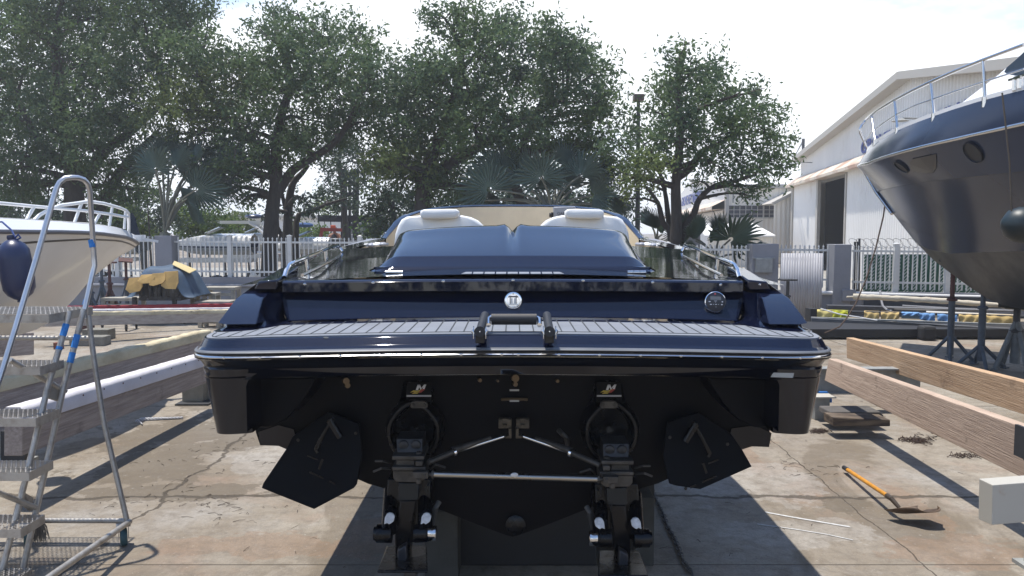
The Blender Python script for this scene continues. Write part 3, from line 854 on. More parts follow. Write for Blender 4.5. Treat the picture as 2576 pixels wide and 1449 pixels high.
# chips and a scuff on the moulded edge
for px, py, w, d_ in ((654, 886, 0.022, 0.03), (820, 849, 0.014, 0.088)):
    ch = MB(); c0 = W(px, py, on_plan((px - 1290) / F_PX * 3.6, d_) ); ch.add([c0 + Vector((a * w, -0.002 - 0.001 * k, b * w)) for k, (a, b) in enumerate(((-1, 0.05), (-0.4, -0.22), (0.5, -0.18), (1, 0.0), (0.6, 0.25), (-0.2, 0.3)))], [(0, 1, 2, 3, 4, 5)]); ch.build("gelcoat_chip", mat("chipped_white_gelcoat", (0.55, 0.55, 0.5), 0.7), boat, smooth=0)
# trim tabs and quarter plates
TAB = mat("tab_black", (0.0015, 0.002, 0.004), 0.5, var=0.4, vscale=6, spec=0.10)
for s_ in (-1, 1):
    if s_ < 0:
        poly = [(825, 1037), (903, 1065), (911, 1146), (897, 1219), (890, 1228), (790, 1281), (658, 1228), (662, 1216), (720, 1130), (736, 1098)]
        pl2 = [(649, 1087), (655.5, 1120.5), (701, 1120.5), (722, 1129), (745, 1110), (739, 1080), (700, 1070)]
    else:
        poly = [(1757, 1038), (1680, 1062), (1668, 1146), (1684, 1217), (1700, 1222), (1762, 1231), (1891.5, 1174), (1867, 1131), (1840, 1092)]
        pl2 = [(1941, 1089.6), (1934.6, 1124.6), (1891.5, 1123), (1860, 1133), (1835, 1110), (1840, 1078), (1900, 1070)]
    t = MB(); t.prism([W(a, b, 4.12 - (b - 1037) * 0.0006) for a, b in poly], (0, 0.018, 0)); tab = t.build("trim_tab", TAB, boat, smooth=0, bevel=0.003)
    t = MB(); t.prism([W(a, b, 4.2) for a, b in pl2], (0, 0.16, 0)); t.build("quarter_plate", NAVYHULL, boat, smooth=0)
    d = MB()
    def q(a, b, y=3.98): return W(a if s_ < 0 else 2552 - a + 28, b + (0 if s_ < 0 else 10), y)
    d.tube([q(836, 1052), q(815, 1090), q(795, 1130), q(800, 1138)], 0.012, 10)
    d.tube([q(829, 1055), q(856, 1100)], 0.02, 10)
    d.beam(q(773, 1146), q(799, 1156), 0.006, 0.008); d.beam(q(778, 1187), q(814, 1203), 0.006, 0.008)
    d.beam(q(812, 1154), q(803, 1180), 0.012, 0.012); d.beam(q(829, 1210), q(844, 1217), 0.008, 0.008)
    d.build("tab_linkage", BLACKP, tab, smooth=40)
    for a, b in ((829, 1058), (750, 1107), (895, 1090), (868, 1136), (762, 1178), (855, 1219)): d = MB(); d.ell(q(a, b, 4.07), (0.009, 0.006, 0.009), 8, 6); d.build("bolt", DARKMETAL, tab, smooth=40)

# stern drives
WLOGO = mat("white_badge_print", (0.5, 0.52, 0.55), 0.5); YEL = mat("yellow_badge_print", (0.4, 0.3, 0.04), 0.5); RED = mat("red_badge_print", (0.25, 0.02, 0.015), 0.5); WBAR = mat("white_badge_bar", (0.36, 0.36, 0.37), 0.5)
def drive(s_):
    cx = 1035 if s_ < 0 else 1545
    oy = 0 if s_ < 0 else 12
    m = 1 if s_ < 0 else -1
    def q(dx, py, Y, f=1.0): return W(cx + m * dx, py + oy * f, Y)
    gx = (1046 - 1035) if s_ < 0 else (1545 - 1532)
    d = MB()
    # transom shield: thick oval ring with a sloping shroud
    c = q(gx - 3, 1080, 4.12, 0)
    rows = []
    for r, y in ((0.155, 4.21), (0.150, 4.10), (0.135, 4.06), (0.118, 4.06), (0.108, 4.10), (0.10, 4.16), (0.001, 4.18)):
        rows.append([Vector((c.x + r * math.sin(a) * (1.0 if math.cos(a) < 0.3 else 1 - 0.35 * (math.cos(a) - 0.3)), y, c.z + r * 1.2 * math.cos(a))) for a in [2 * math.pi * k / 32 for k in range(33)]])
    d.grid(rows)
    d.prism([q(gx - 32, 962, 4.16, 0), q(gx + 32, 962, 4.16, 0), q(gx + 42, 1012, 4.10, 0), q(gx - 42, 1012, 4.10, 0)], (0, 0.10, 0))
    dr = d.build("stern_drive", BLACKP, boat, smooth=45, bevel=0.004)
    # badge
    e = MB(); bx = (1054 if s_ < 0 else 1532)
    def g(a, b): return W(bx + a, 981 + b, 4.092)
    def P(mb, pts, mi, off=0.0): mb.prism([g(*p) + Vector((0, -off, 0)) for p in pts], (0, -0.002, 0), mi)
    P(e, [(-31, -19), (31, -19), (31, 30), (-31, 30)], 4)
    # slanted letter M
    for pts in ([(-8, 0), (-3, -14), (3, -14), (-2, 0)], [(-3, -14), (3, -14), (6, -5), (2, -5)], [(2, -5), (6, -5), (13, -14), (17, -14), (4, -1)], [(8, 0), (14, -14), (18.5, -14), (13, 0)]): P(e, pts, 0, 0.0025)
    P(e, [(-22, 6), (-14, 0.5), (-4, 1.5), (6, -2), (12, -3), (4, 3), (-6, 5), (-14, 5)], 1, 0.0022)
    P(e, [(-18, 9.5), (-12, 5.5), (-2, 6), (2, 4), (-4, 9), (-10, 9)], 1, 0.0022)
    P(e, [(2, 1), (10, -3), (16, -3), (6, 6), (0, 7)], 2, 0.0028)
    P(e, [(-31, 12.5), (31, 12.5), (31, 16.5), (-31, 16.5)], 3, 0.003)
    e.build("badge", [WLOGO, YEL, RED, WBAR, TAB], dr, smooth=0)
    # small two-bolt bracket
    e = MB(); e.prism([W(bx - 0 + a, b, 4.03) for a, b in ((-22, 1024), (-20, 1014), (-12, 1010), (14, 1010), (21, 1015), (22, 1024), (16, 1027), (-17, 1027))], (0, 0.03, 0))
    for a in (-14, 14): e.ell(W(bx + a, 1019, 4.025), (0.009, 0.006, 0.009), 10, 8)
    e.build("bolt_bracket", DARKMETAL, dr, smooth=40)
    # upper housing with two bolts, steering plates, lower block
    u = MB(); u.prism([q(-38, 1104, 3.93), q(28, 1104, 3.93), q(28, 1146, 3.90), q(-36, 1146, 3.90)], (0, 0.16, 0))
    u.lathe([(0.026, 0), (0.026, 0.014), (0.02, 0.018), (0.0001, 0.018)], q(-19, 1119, 3.93), (0, -1, 0), 14); u.lathe([(0.026, 0), (0.026, 0.014), (0.02, 0.018), (0.0001, 0.018)], q(12, 1119, 3.93), (0, -1, 0), 14)
    u.build("steering_head", mat("grey_cast_head", (0.05, 0.05, 0.052), 0.5, metal=0.5, var=0.5, vscale=15), dr, smooth=40, bevel=0.003)
    pl = MB()
    for y0, y1, x0, x1 in ((1147, 1157.5, -49, 32), (1174.5, 1184.5, -49, 36)):
        pl.prism([q(x0, y0, 3.84), q(x1, y0, 3.84), q(x1, y1, 3.84), q(x0, y1, 3.84)], (0, 0.22, 0))
    pl.prism([q(-38, 1157, 3.87), q(8, 1157, 3.87), q(8, 1175, 3.87), q(-38, 1175, 3.87)], (0, 0.12, 0))
    pl.prism([q(-47, 1184, 3.86), q(34, 1184, 3.86), q(34, 1206, 3.86), q(20, 1214, 3.86), q(-38, 1213, 3.86), q(-46, 1204, 3.86)], (0, 0.2, 0))
    pl.build("steering_plate", DARKMETAL, dr, smooth=20, bevel=0.004)
    w = MB(); w.prism([q(10, 1160, 3.82), q(28, 1160, 3.82), q(28, 1173, 3.82), q(10, 1173, 3.82)], (0, 0.04, 0)); w.lathe([(0.016, 0), (0.016, 0.02), (0.0001, 0.021)], q(19, 1146, 3.88), (0, 0, 1), 12)
    w.build("steering_clevis", DARKMETAL, dr, smooth=40, bevel=0.004)
    # drive leg
    lg = MB()
    lg.prism([q(-60, 1205, 4.02), q(48, 1205, 4.02), q(46, 1300, 4.0), q(30, 1365, 3.99), (q(-30, 1365, 3.99)), q(-66, 1300, 4.0)], (0, 0.22, 0))
    lg.prism([q(-33, 1214, 3.92), q(19, 1214, 3.92), q(17, 1250, 3.92), q(16, 1259, 3.90), q(-33, 1259, 3.90), q(-34, 1250, 3.92)], (0, 0.12, 0))
    lg.prism([q(-28, 1259, 3.94), q(10, 1259, 3.94), q(0, 1350, 3.94), q(-10, 1436, 3.96), q(-40, 1436, 3.96), q(-42, 1350, 3.94)], (0, 0.12, 0))
    lg.prism([q(-62, 1372, 4.16), q(38, 1372, 4.16), q(41, 1435, 3.70), q(-86, 1435, 3.70)], (0, 0, -0.014))
    lg.build("drive_leg", BLACKP, dr, smooth=30, bevel=0.006)
    fx = MB(); fx.prism([q(-36, 1385, 3.88), q(-14, 1372, 3.88), (q(-10, 1440, 3.88)), q(-34, 1440, 3.88)], (0, 0.06, 0)); fx.prism([q(-20, 1437, 3.86), q(12, 1437, 3.86), q(10, 1475, 3.86), q(-18, 1475, 3.86)], (0, 0.10, 0)); fx.build("skeg_fin", mat("scuffed_drive_paint", (0.02, 0.022, 0.028), 0.4, col2=(0.10, 0.10, 0.10), vscale=18, thresh=(0.6, 0.68)), dr, smooth=20, bevel=0.006)
    # trim rams with pins and zinc anodes
    for (ax, aw, mm, rr_) in ((-57, 0, BLACKP, 0.045), (35, 0, BLACKP, 0.045)):
        r = MB(); r.tube([q(ax, 1338, 3.88), q(ax * 0.92, 1230, 4.08)], [rr_ * 0.85, rr_ * 0.75], 14); r.build("trim_ram", mm, dr, smooth=50)
        an = MB(); an.prism([q(ax - 14 + k_, j, 3.835 + (1318 - j) * 0.0009) for k_, j in ((2, 1320), (4, 1302), (9, 1293), (16, 1290), (24, 1292), (29, 1299), (26, 1312), (18, 1318), (14, 1320), (10, 1316))], (0, 0.012, 0)); an.build("zinc_anode", WHITEPLATE, dr, smooth=40, bevel=0.003)
    e1 = MB(); e1.tube([q(-94, 1342, 3.90), q(-88, 1342, 3.90), q(-87, 1342, 3.90), q(-49, 1342, 3.90)], [0.034, 0.038, 0.046, 0.046], 20); e1.build("pin_housing", BLACKP, dr, smooth=40); e1 = MB(); e1.tube([q(8, 1342, 3.90), q(40, 1341, 3.90)], 0.045, 20); e1.build("pin_housing", BLACKP, dr, smooth=40)
    e2 = MB(); e2.tube([q(41, 1341, 3.90), q(43, 1341, 3.90), q(62, 1341, 3.90), q(64, 1341, 3.90)], [0.036, 0.039, 0.039, 0.034], 20); e2.build("pin_cap", STEEL, dr, smooth=40)
    e3 = MB()
    for a in ((-60, 1180, -75, 1178, -95, 1186), (-60, 1165, -72, 1160, -90, 1160), (40, 1180, 60, 1168, 85, 1176), (36, 1216, 40, 1222, 36, 1236)):
        e3 = MB(); e3.tube([q(a[0] + 8, a[1], 3.95), q(a[2], a[3], 3.9), q(a[4], a[5], 3.95)], 0.006, 6); e3.build("hydraulic_hose", mat("hose_grey", (0.045, 0.045, 0.045), 0.5), dr)
    e3 = MB(); e3.tube([q(70, 1262, 4.0), q(62, 1275, 3.98), q(50, 1330, 4.02)], 0.014, 8)
    e3.build("hydraulic_hose", mat("hose_grey", (0.045, 0.045, 0.045), 0.5), dr)
    return dr
DL = drive(-1); DR = drive(1)
sb = MB()
for a in (1270, 1314.5):
    sb.prism([W(a + i, j, 4.12) for i, j in ((-16, 1056), (-13, 1053), (13, 1053), (17, 1056), (17, 1078), (-16, 1078))], (0, 0.03, 0))
    s1 = 1 if a < 1290 else -1
    sb.prism([W(a + s1 * i, j, 4.10) for i, j in ((9, 1078), (17, 1078), (17, 1103), (0, 1103), (2, 1098), (10, 1096))], (0, 0.05, 0))
    for i, j in ((-10, 1059), (11, 1059)): sb.ell(W(a + i, j, 4.115), (0.010, 0.006, 0.010), 10, 8)
    sb.ell(W(a, 1069, 4.11), (0.013, 0.012, 0.007), 10, 8)
sb.build("steering_bracket", mat("bronze_grey_bracket", (0.12, 0.10, 0.075), 0.5, metal=0.6, var=0.5, vscale=20), boat, smooth=30, bevel=0.003)
for s_ in (-1, 1):
    r = MB()
    a = [(1266, 1098, 4.05), (1138, 1138, 3.93), (1078, 1163, 3.84)] if s_ < 0 else [(1318, 1098, 4.05), (1440, 1140, 3.93), (1509, 1170, 3.84)]
    a = [W(*p) for p in a]
    r.tube([a[0], a[0].lerp(a[1], 0.98)], 0.011, 12); rod = r.build("steering_ram", STEEL, boat, smooth=50)
    r = MB(); r.tube([a[1], a[2]], 0.014, 12); r.tube([a[1].lerp(a[0], 0.75) + Vector((0, 0, 0.014)), a[1] + Vector((0, 0, 0.008))], [0.009, 0.020], 12); r.build("ram_body", DARKMETAL, rod, smooth=50)
    r = MB(); d_ = (a[2] - a[1]).normalized(); r.tube([a[1] - d_ * 0.012, a[1] - d_ * 0.011, a[1] + d_ * 0.003, a[1] + d_ * 0.004], [0.022, 0.026, 0.026, 0.022], 18); r.build("ram_collar", CHROME, rod, smooth=40)
tb = MB(); a, b = W(1092, 1193, 3.80), W(1502, 1205, 3.80)
tb.tube([a, b], 0.0155, 16); tie = tb.build("tie_bar", mat("brushed_tie_bar", (0.36, 0.33, 0.29), 0.32, metal=1.0, rvar=0.1), boat, smooth=50)
for p, s_ in ((a, -1), (b, 1)):
    e = MB(); e.tube([p, p + Vector((s_ * 0.012, 0, 0))], 0.022, 6); e.tube([p, p + Vector((s_ * 0.03, 0, 0))], 0.010, 10)
    e.box(p + Vector((s_ * 0.065, 0, 0.0)), (0.075, 0.04, 0.034)); e.lathe([(0.010, 0), (0.010, 0.004), (0.0001, 0.005)], p + Vector((s_ * 0.045, -0.02, 0)), (0, -1, 0), 6)
    e.tube([p + Vector((s_ * 0.075, 0, -0.02)), p + Vector((s_ * 0.075, 0, -0.045))], 0.014, 10)
    e.build("bar_end", DARKMETAL, tie, smooth=30, bevel=0.003)
bl = MB(); bl.ell(W(1294, 1194.5, 3.785), (0.019, 0.006, 0.011), 14, 10); bl.build("bar_level", WHITEPLATE, tie)
# fittings on the transom
fx = MB()
for px, py, r in ((868, 957, 0.018), (872, 968, 0.014), (1205, 955, 0.010), (1250, 957, 0.006), (1400, 957, 0.009), (1294, 950, 0.02), (1294, 965, 0.012)):
    fx = MB(); fx.tube([W(px, py, 4.21), W(px + 3, py + 2, 4.16)], r, 12); fx.build("through_hull_fitting", mat("dull_brass", (0.14, 0.10, 0.06), 0.45, metal=0.7), boat)
fx = MB(); fx.tube([W(1262, 1005, 4.2), W(1280, 1004, 4.18), W(1310, 1004, 4.18), W(1326, 1005, 4.2)], 0.008, 8)
fx.build("transom_pipe", mat("dull_brass", (0.14, 0.10, 0.06), 0.45, metal=0.7), boat)
fw = MB()
for py in (981.5, 1008.5): fw.box(W(1294, py, 4.15), (0.05, 0.004, 0.009))
fw.build("white_label", WBAR, boat, smooth=0)
kb = MB(); kb.lathe([(0.05, -0.03), (0.055, 0), (0.035, 0.01), (0.0001, 0.012)], W(1297, 1322, 4.19), (0, -1, 0), 18); kb.build("drain_fitting", BLACKP, boat)
wr = MB(); wr.tube([W(1405, 1082, 4.15), W(1415, 1092, 4.12), W(1424, 1100, 4.12), W(1428, 1118, 4.14)], 0.014, 8); wr.build("bilge_elbow", DARKMETAL, boat)
# gunwale name plates (small recess mark) at both corners
vent = MB()
for a in ((511, 858, 519, 886),):
    pass
# ------------------------------------------------------------------ materials of the yard
WOODG = mat("weathered_grey_timber", (0.43, 0.375, 0.345), 0.85, col2=(0.235, 0.20, 0.185), vscale=3.0, stretch=(9, 0.55, 14), bump=0.5, bscale=9, thresh=(0.3, 0.7), detail=8, stain=((0.08, 0.065, 0.06), 2.2, 0.58, 0.72, 0.6))
WOODF = mat("pinkish_new_timber", (0.50, 0.38, 0.29), 0.8, col2=(0.32, 0.225, 0.165), vscale=2.6, stretch=(9, 0.45, 15), bump=0.35, bscale=9, thresh=(0.35, 0.75), detail=9, stain=((0.07, 0.05, 0.04), 3.2, 0.60, 0.72, 0.75))
WOODO = mat("orange_new_timber", (0.55, 0.38, 0.235), 0.8, col2=(0.35, 0.215, 0.12), vscale=2.2, stretch=(9, 0.45, 13), bump=0.35, bscale=9, thresh=(0.35, 0.75), detail=9, stain=((0.10, 0.06, 0.04), 2.6, 0.60, 0.72, 0.6))
PADY = mat("yellowed_foam_pad", (0.56, 0.49, 0.33), 0.85, col2=(0.30, 0.23, 0.13), vscale=4, bump=0.8, bscale=10, thresh=(0.45, 0.8), stretch=(1, 0.5, 1))
PADW = mat("white_carpet_pad", (0.68, 0.65, 0.66), 0.8, var=0.15, vscale=3, bump=0.3, bscale=6)
ALU = mat("dull_aluminium_tube", (0.42, 0.40, 0.37), 0.45, metal=0.55, var=0.45, vscale=11, bump=0.1, bscale=60, col2=(0.22, 0.19, 0.16), thresh=(0.45, 0.8))
ALUB = mat("bright_aluminium_tube", (0.62, 0.62, 0.63), 0.3, metal=0.85, var=0.15, vscale=8)
TAPE = mat("blue_masking_tape", (0.03, 0.22, 0.62), 0.7, var=0.2, vscale=30)
PAINTG = mat("grey_painted_steel", (0.30, 0.31, 0.30), 0.6, var=0.3, vscale=6, bump=0.1)
PAINTW = mat("cream_painted_steel", (0.43, 0.41, 0.36), 0.65, col2=(0.36, 0.27, 0.20), vscale=7, thresh=(0.6, 0.75))
DARKST = mat("dark_grey_steel", (0.035, 0.037, 0.042), 0.6, var=0.3, vscale=6)
RUST = mat("rusty_red_steel", (0.10, 0.035, 0.03), 0.75, var=0.5, vscale=8, bump=0.2)
BLUEST = mat("blue_grey_stand_paint", (0.075, 0.095, 0.12), 0.65, var=0.4, vscale=7)
TYRE = mat("black_tyre", (0.02, 0.02, 0.022), 0.8)
TEALW = mat("teal_caster_wheel", (0.03, 0.09, 0.11), 0.55, var=0.3, vscale=10)
CREAMH = mat("cream_hull_gelcoat", (0.72, 0.68, 0.62), 0.22, var=0.06, vscale=2, coat=0.3)
WHITEG = mat("white_gelcoat", (0.76, 0.76, 0.76), 0.2, coat=0.3)
BRONZE = mat("brown_pinstripe", (0.045, 0.038, 0.035), 0.35)

WOODL = mat("pale_weathered_timber", (0.42, 0.38, 0.34), 0.85, col2=(0.30, 0.26, 0.23), vscale=3.0, stretch=(0.6, 3, 8), bump=0.3, bscale=9)
# ------------------------------------------------------------------ generic traced hull (real half breadths, mirrored about its own centre plane)
def hull_from(bow, aft, side, rows, bmax, n=26, send=9.0, lag=None):
    """rows: list of (pixel curve from the stem aft, breadth factor, fullness). Returns rows of points on the near side and their mirror."""
    bow = Vector((bow[0], bow[1])); aft = Vector(aft).normalized(); side = Vector(side).normalized()
    near, far = [], []
    for curve, bf, full in rows:
        def b(s, s0): 
            t = max(0.0, min(1.0, (s - s0) / full)); return bmax * bf * (1 - (1 - t) ** 2.3)
        pts = []; s0 = None
        for i, (px, py) in enumerate(curve):
            sx, sy = (px - CX) / F_PX, (CY - py) / F_PX
            k = sx / (_c + sy * _s)
            def g(s):
                p = bow + aft * s + side * (0 if s0 is None else b(s, s0))
                return p.x - k * p.y
            lo, hi = (-1.5 if s0 is None else s0), 14.0
            gl, gh = g(lo), g(hi)
            if gl * gh > 0:
                s = lo if abs(gl) < abs(gh) else hi
            else:
                for _ in range(50):
                    m = (lo + hi) / 2
                    if g(m) * gl > 0: lo = m
                    else: hi = m
                s = (lo + hi) / 2
            if s0 is None: s0 = s
            p = bow + aft * s + side * (b(s, s0) if i else 0)
            d = Vector((sx, _c + sy * _s, -_s + sy * _c)); z = CAM_H + d.z * p.y / d.y
            pts.append((s, z))
        pts.sort()
        rn, rf = [], []
        for k_ in range(n):
            s = s0 + (send - s0) * (k_ / (n - 1)) ** 1.6
            if s <= pts[0][0]: z = pts[0][1]
            elif s >= pts[-1][0]:
                (sa, za), (sb_, zb__) = pts[-2], pts[-1]; sl = (zb__ - za) / max(sb_ - sa, 1e-3); z = zb__ + max(-0.05, min(0.05, sl)) * (s - sb_)
            else:
                for (sa, za), (sb_, zb__) in zip(pts, pts[1:]):
                    if sa <= s <= sb_: z = za + (zb__ - za) * (s - sa) / max(sb_ - sa, 1e-6); break
            bb = b(s, s0)
            p = bow + aft * s
            rn.append(Vector((*(p + side * bb), z))); rf.append(Vector((*(p - side * bb), z)))
        near.append(rn); far.append(rf)
    return near, far
def tri_grid(mb, near, far, i0, i1, mi=0):
    mb.grid(near[i0:i1 + 1], mi); mb.grid(far[i0:i1 + 1], mi)

# ---- cream sport boat on the left
SB_AFT, SB_SIDE = (-0.42, -0.91), (0.91, -0.42)
rowsL = [([(344, 603), (327, 583), (293, 571), (234, 565), (122, 556), (0, 549)], 0.93, 3.4),
         ([(348, 610), (340, 603), (317, 594), (244, 584), (171, 581), (0, 579.5)], 1.0, 3.2),
         ([(346, 616), (338, 609), (317, 600), (244, 590), (171, 587), (0, 586)], 0.99, 3.2),
         ([(341, 620), (324.5, 611), (300, 604), (220, 600), (110, 605), (0, 613)], 0.97, 3.3),
         ([(339, 623), (324.5, 615), (300, 608), (220, 604), (110, 610), (0, 619)], 0.965, 3.3),
         ([(300, 645), (270, 650), (220, 668), (140, 700), (60, 735), (0, 762)], 0.84, 4.2),
         ([(244, 687), (225, 705), (190, 727), (140, 760), (80, 790), (0, 822)], 0.62, 4.6),
         ([(207, 722), (190, 749), (165, 775), (132, 807), (90, 830), (49, 843), (0, 852)], 0.02, 5)]
nearL, farL = hull_from((-4.72, 10.0), SB_AFT, SB_SIDE, rowsL, 1.22, send=6.5)
sboat = thing("sport_boat", "cream white sport boat with white tube bow rail and brown pinstripe, bow towards the fence", "motorboat", (-6.0, 7.5, 0))
m = MB(); tri_grid(m, nearL, farL, 2, 7); 
# transom
m.add([r[-1] for r in nearL[2:]] + [r[-1] for r in farL[2:]][::-1], [tuple(range(2 * len(nearL[2:])))])
m.build("hull", CREAMH, sboat, smooth=40)
m = MB(); tri_grid(m, nearL, farL, 0, 1); m.grid([nearL[0], [(a + b) / 2 + Vector((0, 0, 0.05)) for a, b in zip(nearL[0], farL[0])], farL[0]]); m.build("deck", WHITEG, sboat, smooth=35)
m = MB()
for L_ in (nearL, farL): m.tube([(a + b) / 2 for a, b in zip(L_[1], L_[2])], 0.022, 8)
m.build("rub_rail", mat("dark_grey_rail", (0.10, 0.10, 0.11), 0.4), sboat)
m = MB()
for L_ in (nearL, farL):
    off = Vector((SB_SIDE[0], SB_SIDE[1], 0)).normalized() * (0.004 if L_ is nearL else -0.004)
    m.grid([[p + off for p in L_[3]], [p + off for p in L_[4]]])
m.build("pinstripe", BRONZE, sboat)
m = MB()
def dk_(px, py, k):     # point near the bow rail at breadth fraction k
    return None
RY = lambda px: 9.9 - (345 - px) / 345 * 2.3
rail = [W(a, b, RY(a)) for a, b in ((-120, 566), (0, 574), (60, 578), (130, 586), (190, 595), (0, 0))][:0]
top = [(86, 554), (100, 541), (122, 528), (150, 517), (195, 511), (213, 508), (235, 508), (262, 512), (284, 518), (302, 523), (316, 529), (323, 537)]
m.tube([W(a, b, RY(a) - 0.1) for a, b in top] + [W(324, 556, 9.75), W(324, 583, 9.8)], 0.019, 8)
m.tube([W(a, b, RY(a) - 0.1) for a, b in ((-90, 503), (0, 511), (85, 519), (132, 523), (214, 530), (285, 540), (312, 545), (322, 546))], 0.017, 8)
for a, b, c_, d in ((86, 520, 67, 552), (206, 509, 188, 558), (250, 540, 236, 563), (283, 518, 275, 568), (316, 531, 313, 576)):
    m.tube([W(a, b, RY(a) - 0.1), W(c_, d, RY(c_) - 0.1)], 0.017, 8)
m.build("bow_rail", mat("white_rail_tube", (0.78, 0.78, 0.76), 0.3), sboat, smooth=60)
m = MB(); p = W(345, 598, 10.0); m.box(p, (0.16, 0.12, 0.07)); m.beam(p, p + Vector((0.22, 0.1, -0.05)), 0.07, 0.03)
m.build("anchor_roller", WHITEG, sboat, smooth=40)
# cleat and flag-like dark cover at the bow
m = MB(); P_ = [W(a, b, 10.02) for a, b in ((326, 540), (331, 535), (338, 548), (345, 575), (350, 590), (338, 596), (328, 588))]; m.prism(P_, (0, 0.03, 0)); m.build("pulpit_cover", mat("dark_navy_cloth", (0.012, 0.018, 0.03), 0.9), sboat, smooth=0)

# navy fender hanging from the cream boat
fe = thing("fender", "large navy blue inflatable fender hanging by a rope from the cream boat", "fender", tuple(W(45, 590, 6.75)))
m = MB(); a, b = W(27, 597, 6.75), W(52, 748, 6.75); ax = (b - a)
m.lathe([(r_ * 0.95, h_ * 1.1) for r_, h_ in [(0.0001, 0.0), (0.03, 0.002), (0.035, 0.02), (0.03, 0.035), (0.055, 0.045), (0.10, 0.075), (0.128, 0.12), (0.134, 0.2), (0.134, 0.34), (0.128, 0.42), (0.10, 0.465), (0.055, 0.495), (0.03, 0.505), (0.034, 0.52), (0.0001, 0.53)]], a + Vector((0, 0, 0.02)), ax, 28)
m.build("fender_body", mat("navy_pvc", (0.018, 0.026, 0.075), 0.35), fe, smooth=60)
m = MB(); m.tube([W(-25, 560, 6.9), W(5, 558, 6.85), W(30, 580, 6.78), W(38, 598, 6.75)], 0.008, 6); m.tube([W(38, 598, 6.75), W(46, 590, 6.74), W(52, 598, 6.75), W(42, 604, 6.75)], 0.008, 6, closed=True); m.build("rope", mat("blue_rope", (0.03, 0.06, 0.2), 0.8), fe)

# ---- the big navy yacht on the right
YA, YS = (0.16, -0.987), (-0.987, -0.16)
B_ = 2.05
rowsR = [([(2183, 400), (2186, 376), (2210, 355), (2256, 328.5), (2309, 307), (2402, 274), (2477, 251), (2576, 226)], 0.97, 6.0),
         ([(2173, 421), (2184, 408), (2243, 387), (2342, 361), (2458, 334), (2576, 308)], 1.0, 5.5),
         ([(2174, 426), (2184, 415), (2243, 393), (2342, 367), (2458, 341), (2576, 314)], 0.995, 5.5),
         ([(2207, 484), (2243, 472), (2342, 455.5), (2458, 443), (2576, 431)], 0.90, 6.5),
         ([(2247, 538), (2300, 532), (2408, 526), (2576, 517)], 0.78, 7.5),
         ([(2300, 606), (2330, 625), (2387, 638), (2480, 634), (2576, 631)], 0.55, 8.5),
         ([(2314, 619), (2343, 650), (2392, 688), (2465, 740), (2509, 764), (2576, 779)], 0.05, 8)]
nearR, farR = hull_from((6.66, 15.0), YA, YS, rowsR, B_, n=34, send=12.5)
yacht = thing("motor_yacht", "large navy blue motor yacht on stands, bow to the left, with stainless bow rail", "yacht", (8.0, 9.0, 0))
YHULL = mat("navy_yacht_gelcoat", (0.020, 0.029, 0.056), 0.17, spec=0.28, coat=0.05, bump=0.02, bscale=1.2)
ANTIF = mat("dark_antifouling", (0.012, 0.014, 0.018), 0.35, col2=(0.05, 0.05, 0.05), vscale=1.4, thresh=(0.45, 0.6))
m = MB()
bulge = [[(a * 0.5 + b * 0.5) + Vector((YS[0], YS[1], 0)) * 0.015 for a, b in zip(nearR[0], nearR[1])], [(a * 0.5 + b * 0.5) - Vector((YS[0], YS[1], 0)) * 0.015 for a, b in zip(farR[0], farR[1])]]
m.grid([nearR[0], bulge[0], nearR[1]]); m.grid([farR[0], bulge[1], farR[1]])
tri_grid(m, nearR, farR, 2, 3); 
in3n = [p - Vector((YS[0], YS[1], 0)) * 0.03 for p in nearR[3]]; in3f = [p + Vector((YS[0], YS[1], 0)) * 0.03 for p in farR[3]]
m.grid([nearR[3], in3n]); m.grid([farR[3], in3f]); m.grid([in3n, nearR[4]]); m.grid([in3f, farR[4]])
tri_grid(m, nearR, farR, 4, 5)
m.build("hull", YHULL, yacht, smooth=32)
m = MB(); tri_grid(m, nearR, farR, 5, 6); m.grid([nearR[6], farR[6]]); m.build("underwater_hull", ANTIF, yacht, smooth=40)
m = MB()
for L_ in (nearR, farR): m.tube([(a + b) / 2 for a, b in zip(L_[1], L_[2])], 0.024, 8)
m.build("rub_rail", STEEL, yacht, smooth=60)
m = MB(); st_ = [nearR[i][0] + Vector((-0.01, 0.02, 0)) for i in (2, 3, 4)]; m.tube([st_[0], (st_[0] + st_[1]) / 2, st_[1], (st_[1] + st_[2]) / 2 + Vector((0, 0, 0)), st_[2]], 0.028, 8); m.build("stem_guard", STEEL, yacht, smooth=60)
m = MB()
inn_ = [p - Vector((YS[0], YS[1], 0)) * 0.10 * (1 if i else 0) + Vector((0, 0, 0.05)) for i, p in enumerate(nearR[0])]
inf_ = [p + Vector((YS[0], YS[1], 0)) * 0.10 * (1 if i else 0) + Vector((0, 0, 0.05)) for i, p in enumerate(farR[0])]
m.grid([nearR[0], [p + Vector((0, 0, 0.05)) for p in nearR[0]], inn_, [(a + b) / 2 + Vector((0, 0, 0.18)) for a, b in zip(inn_, inf_)], inf_, [p + Vector((0, 0, 0.05)) for p in farR[0]], farR[0]])
m.build("deck", WHITEG, yacht, smooth=40)
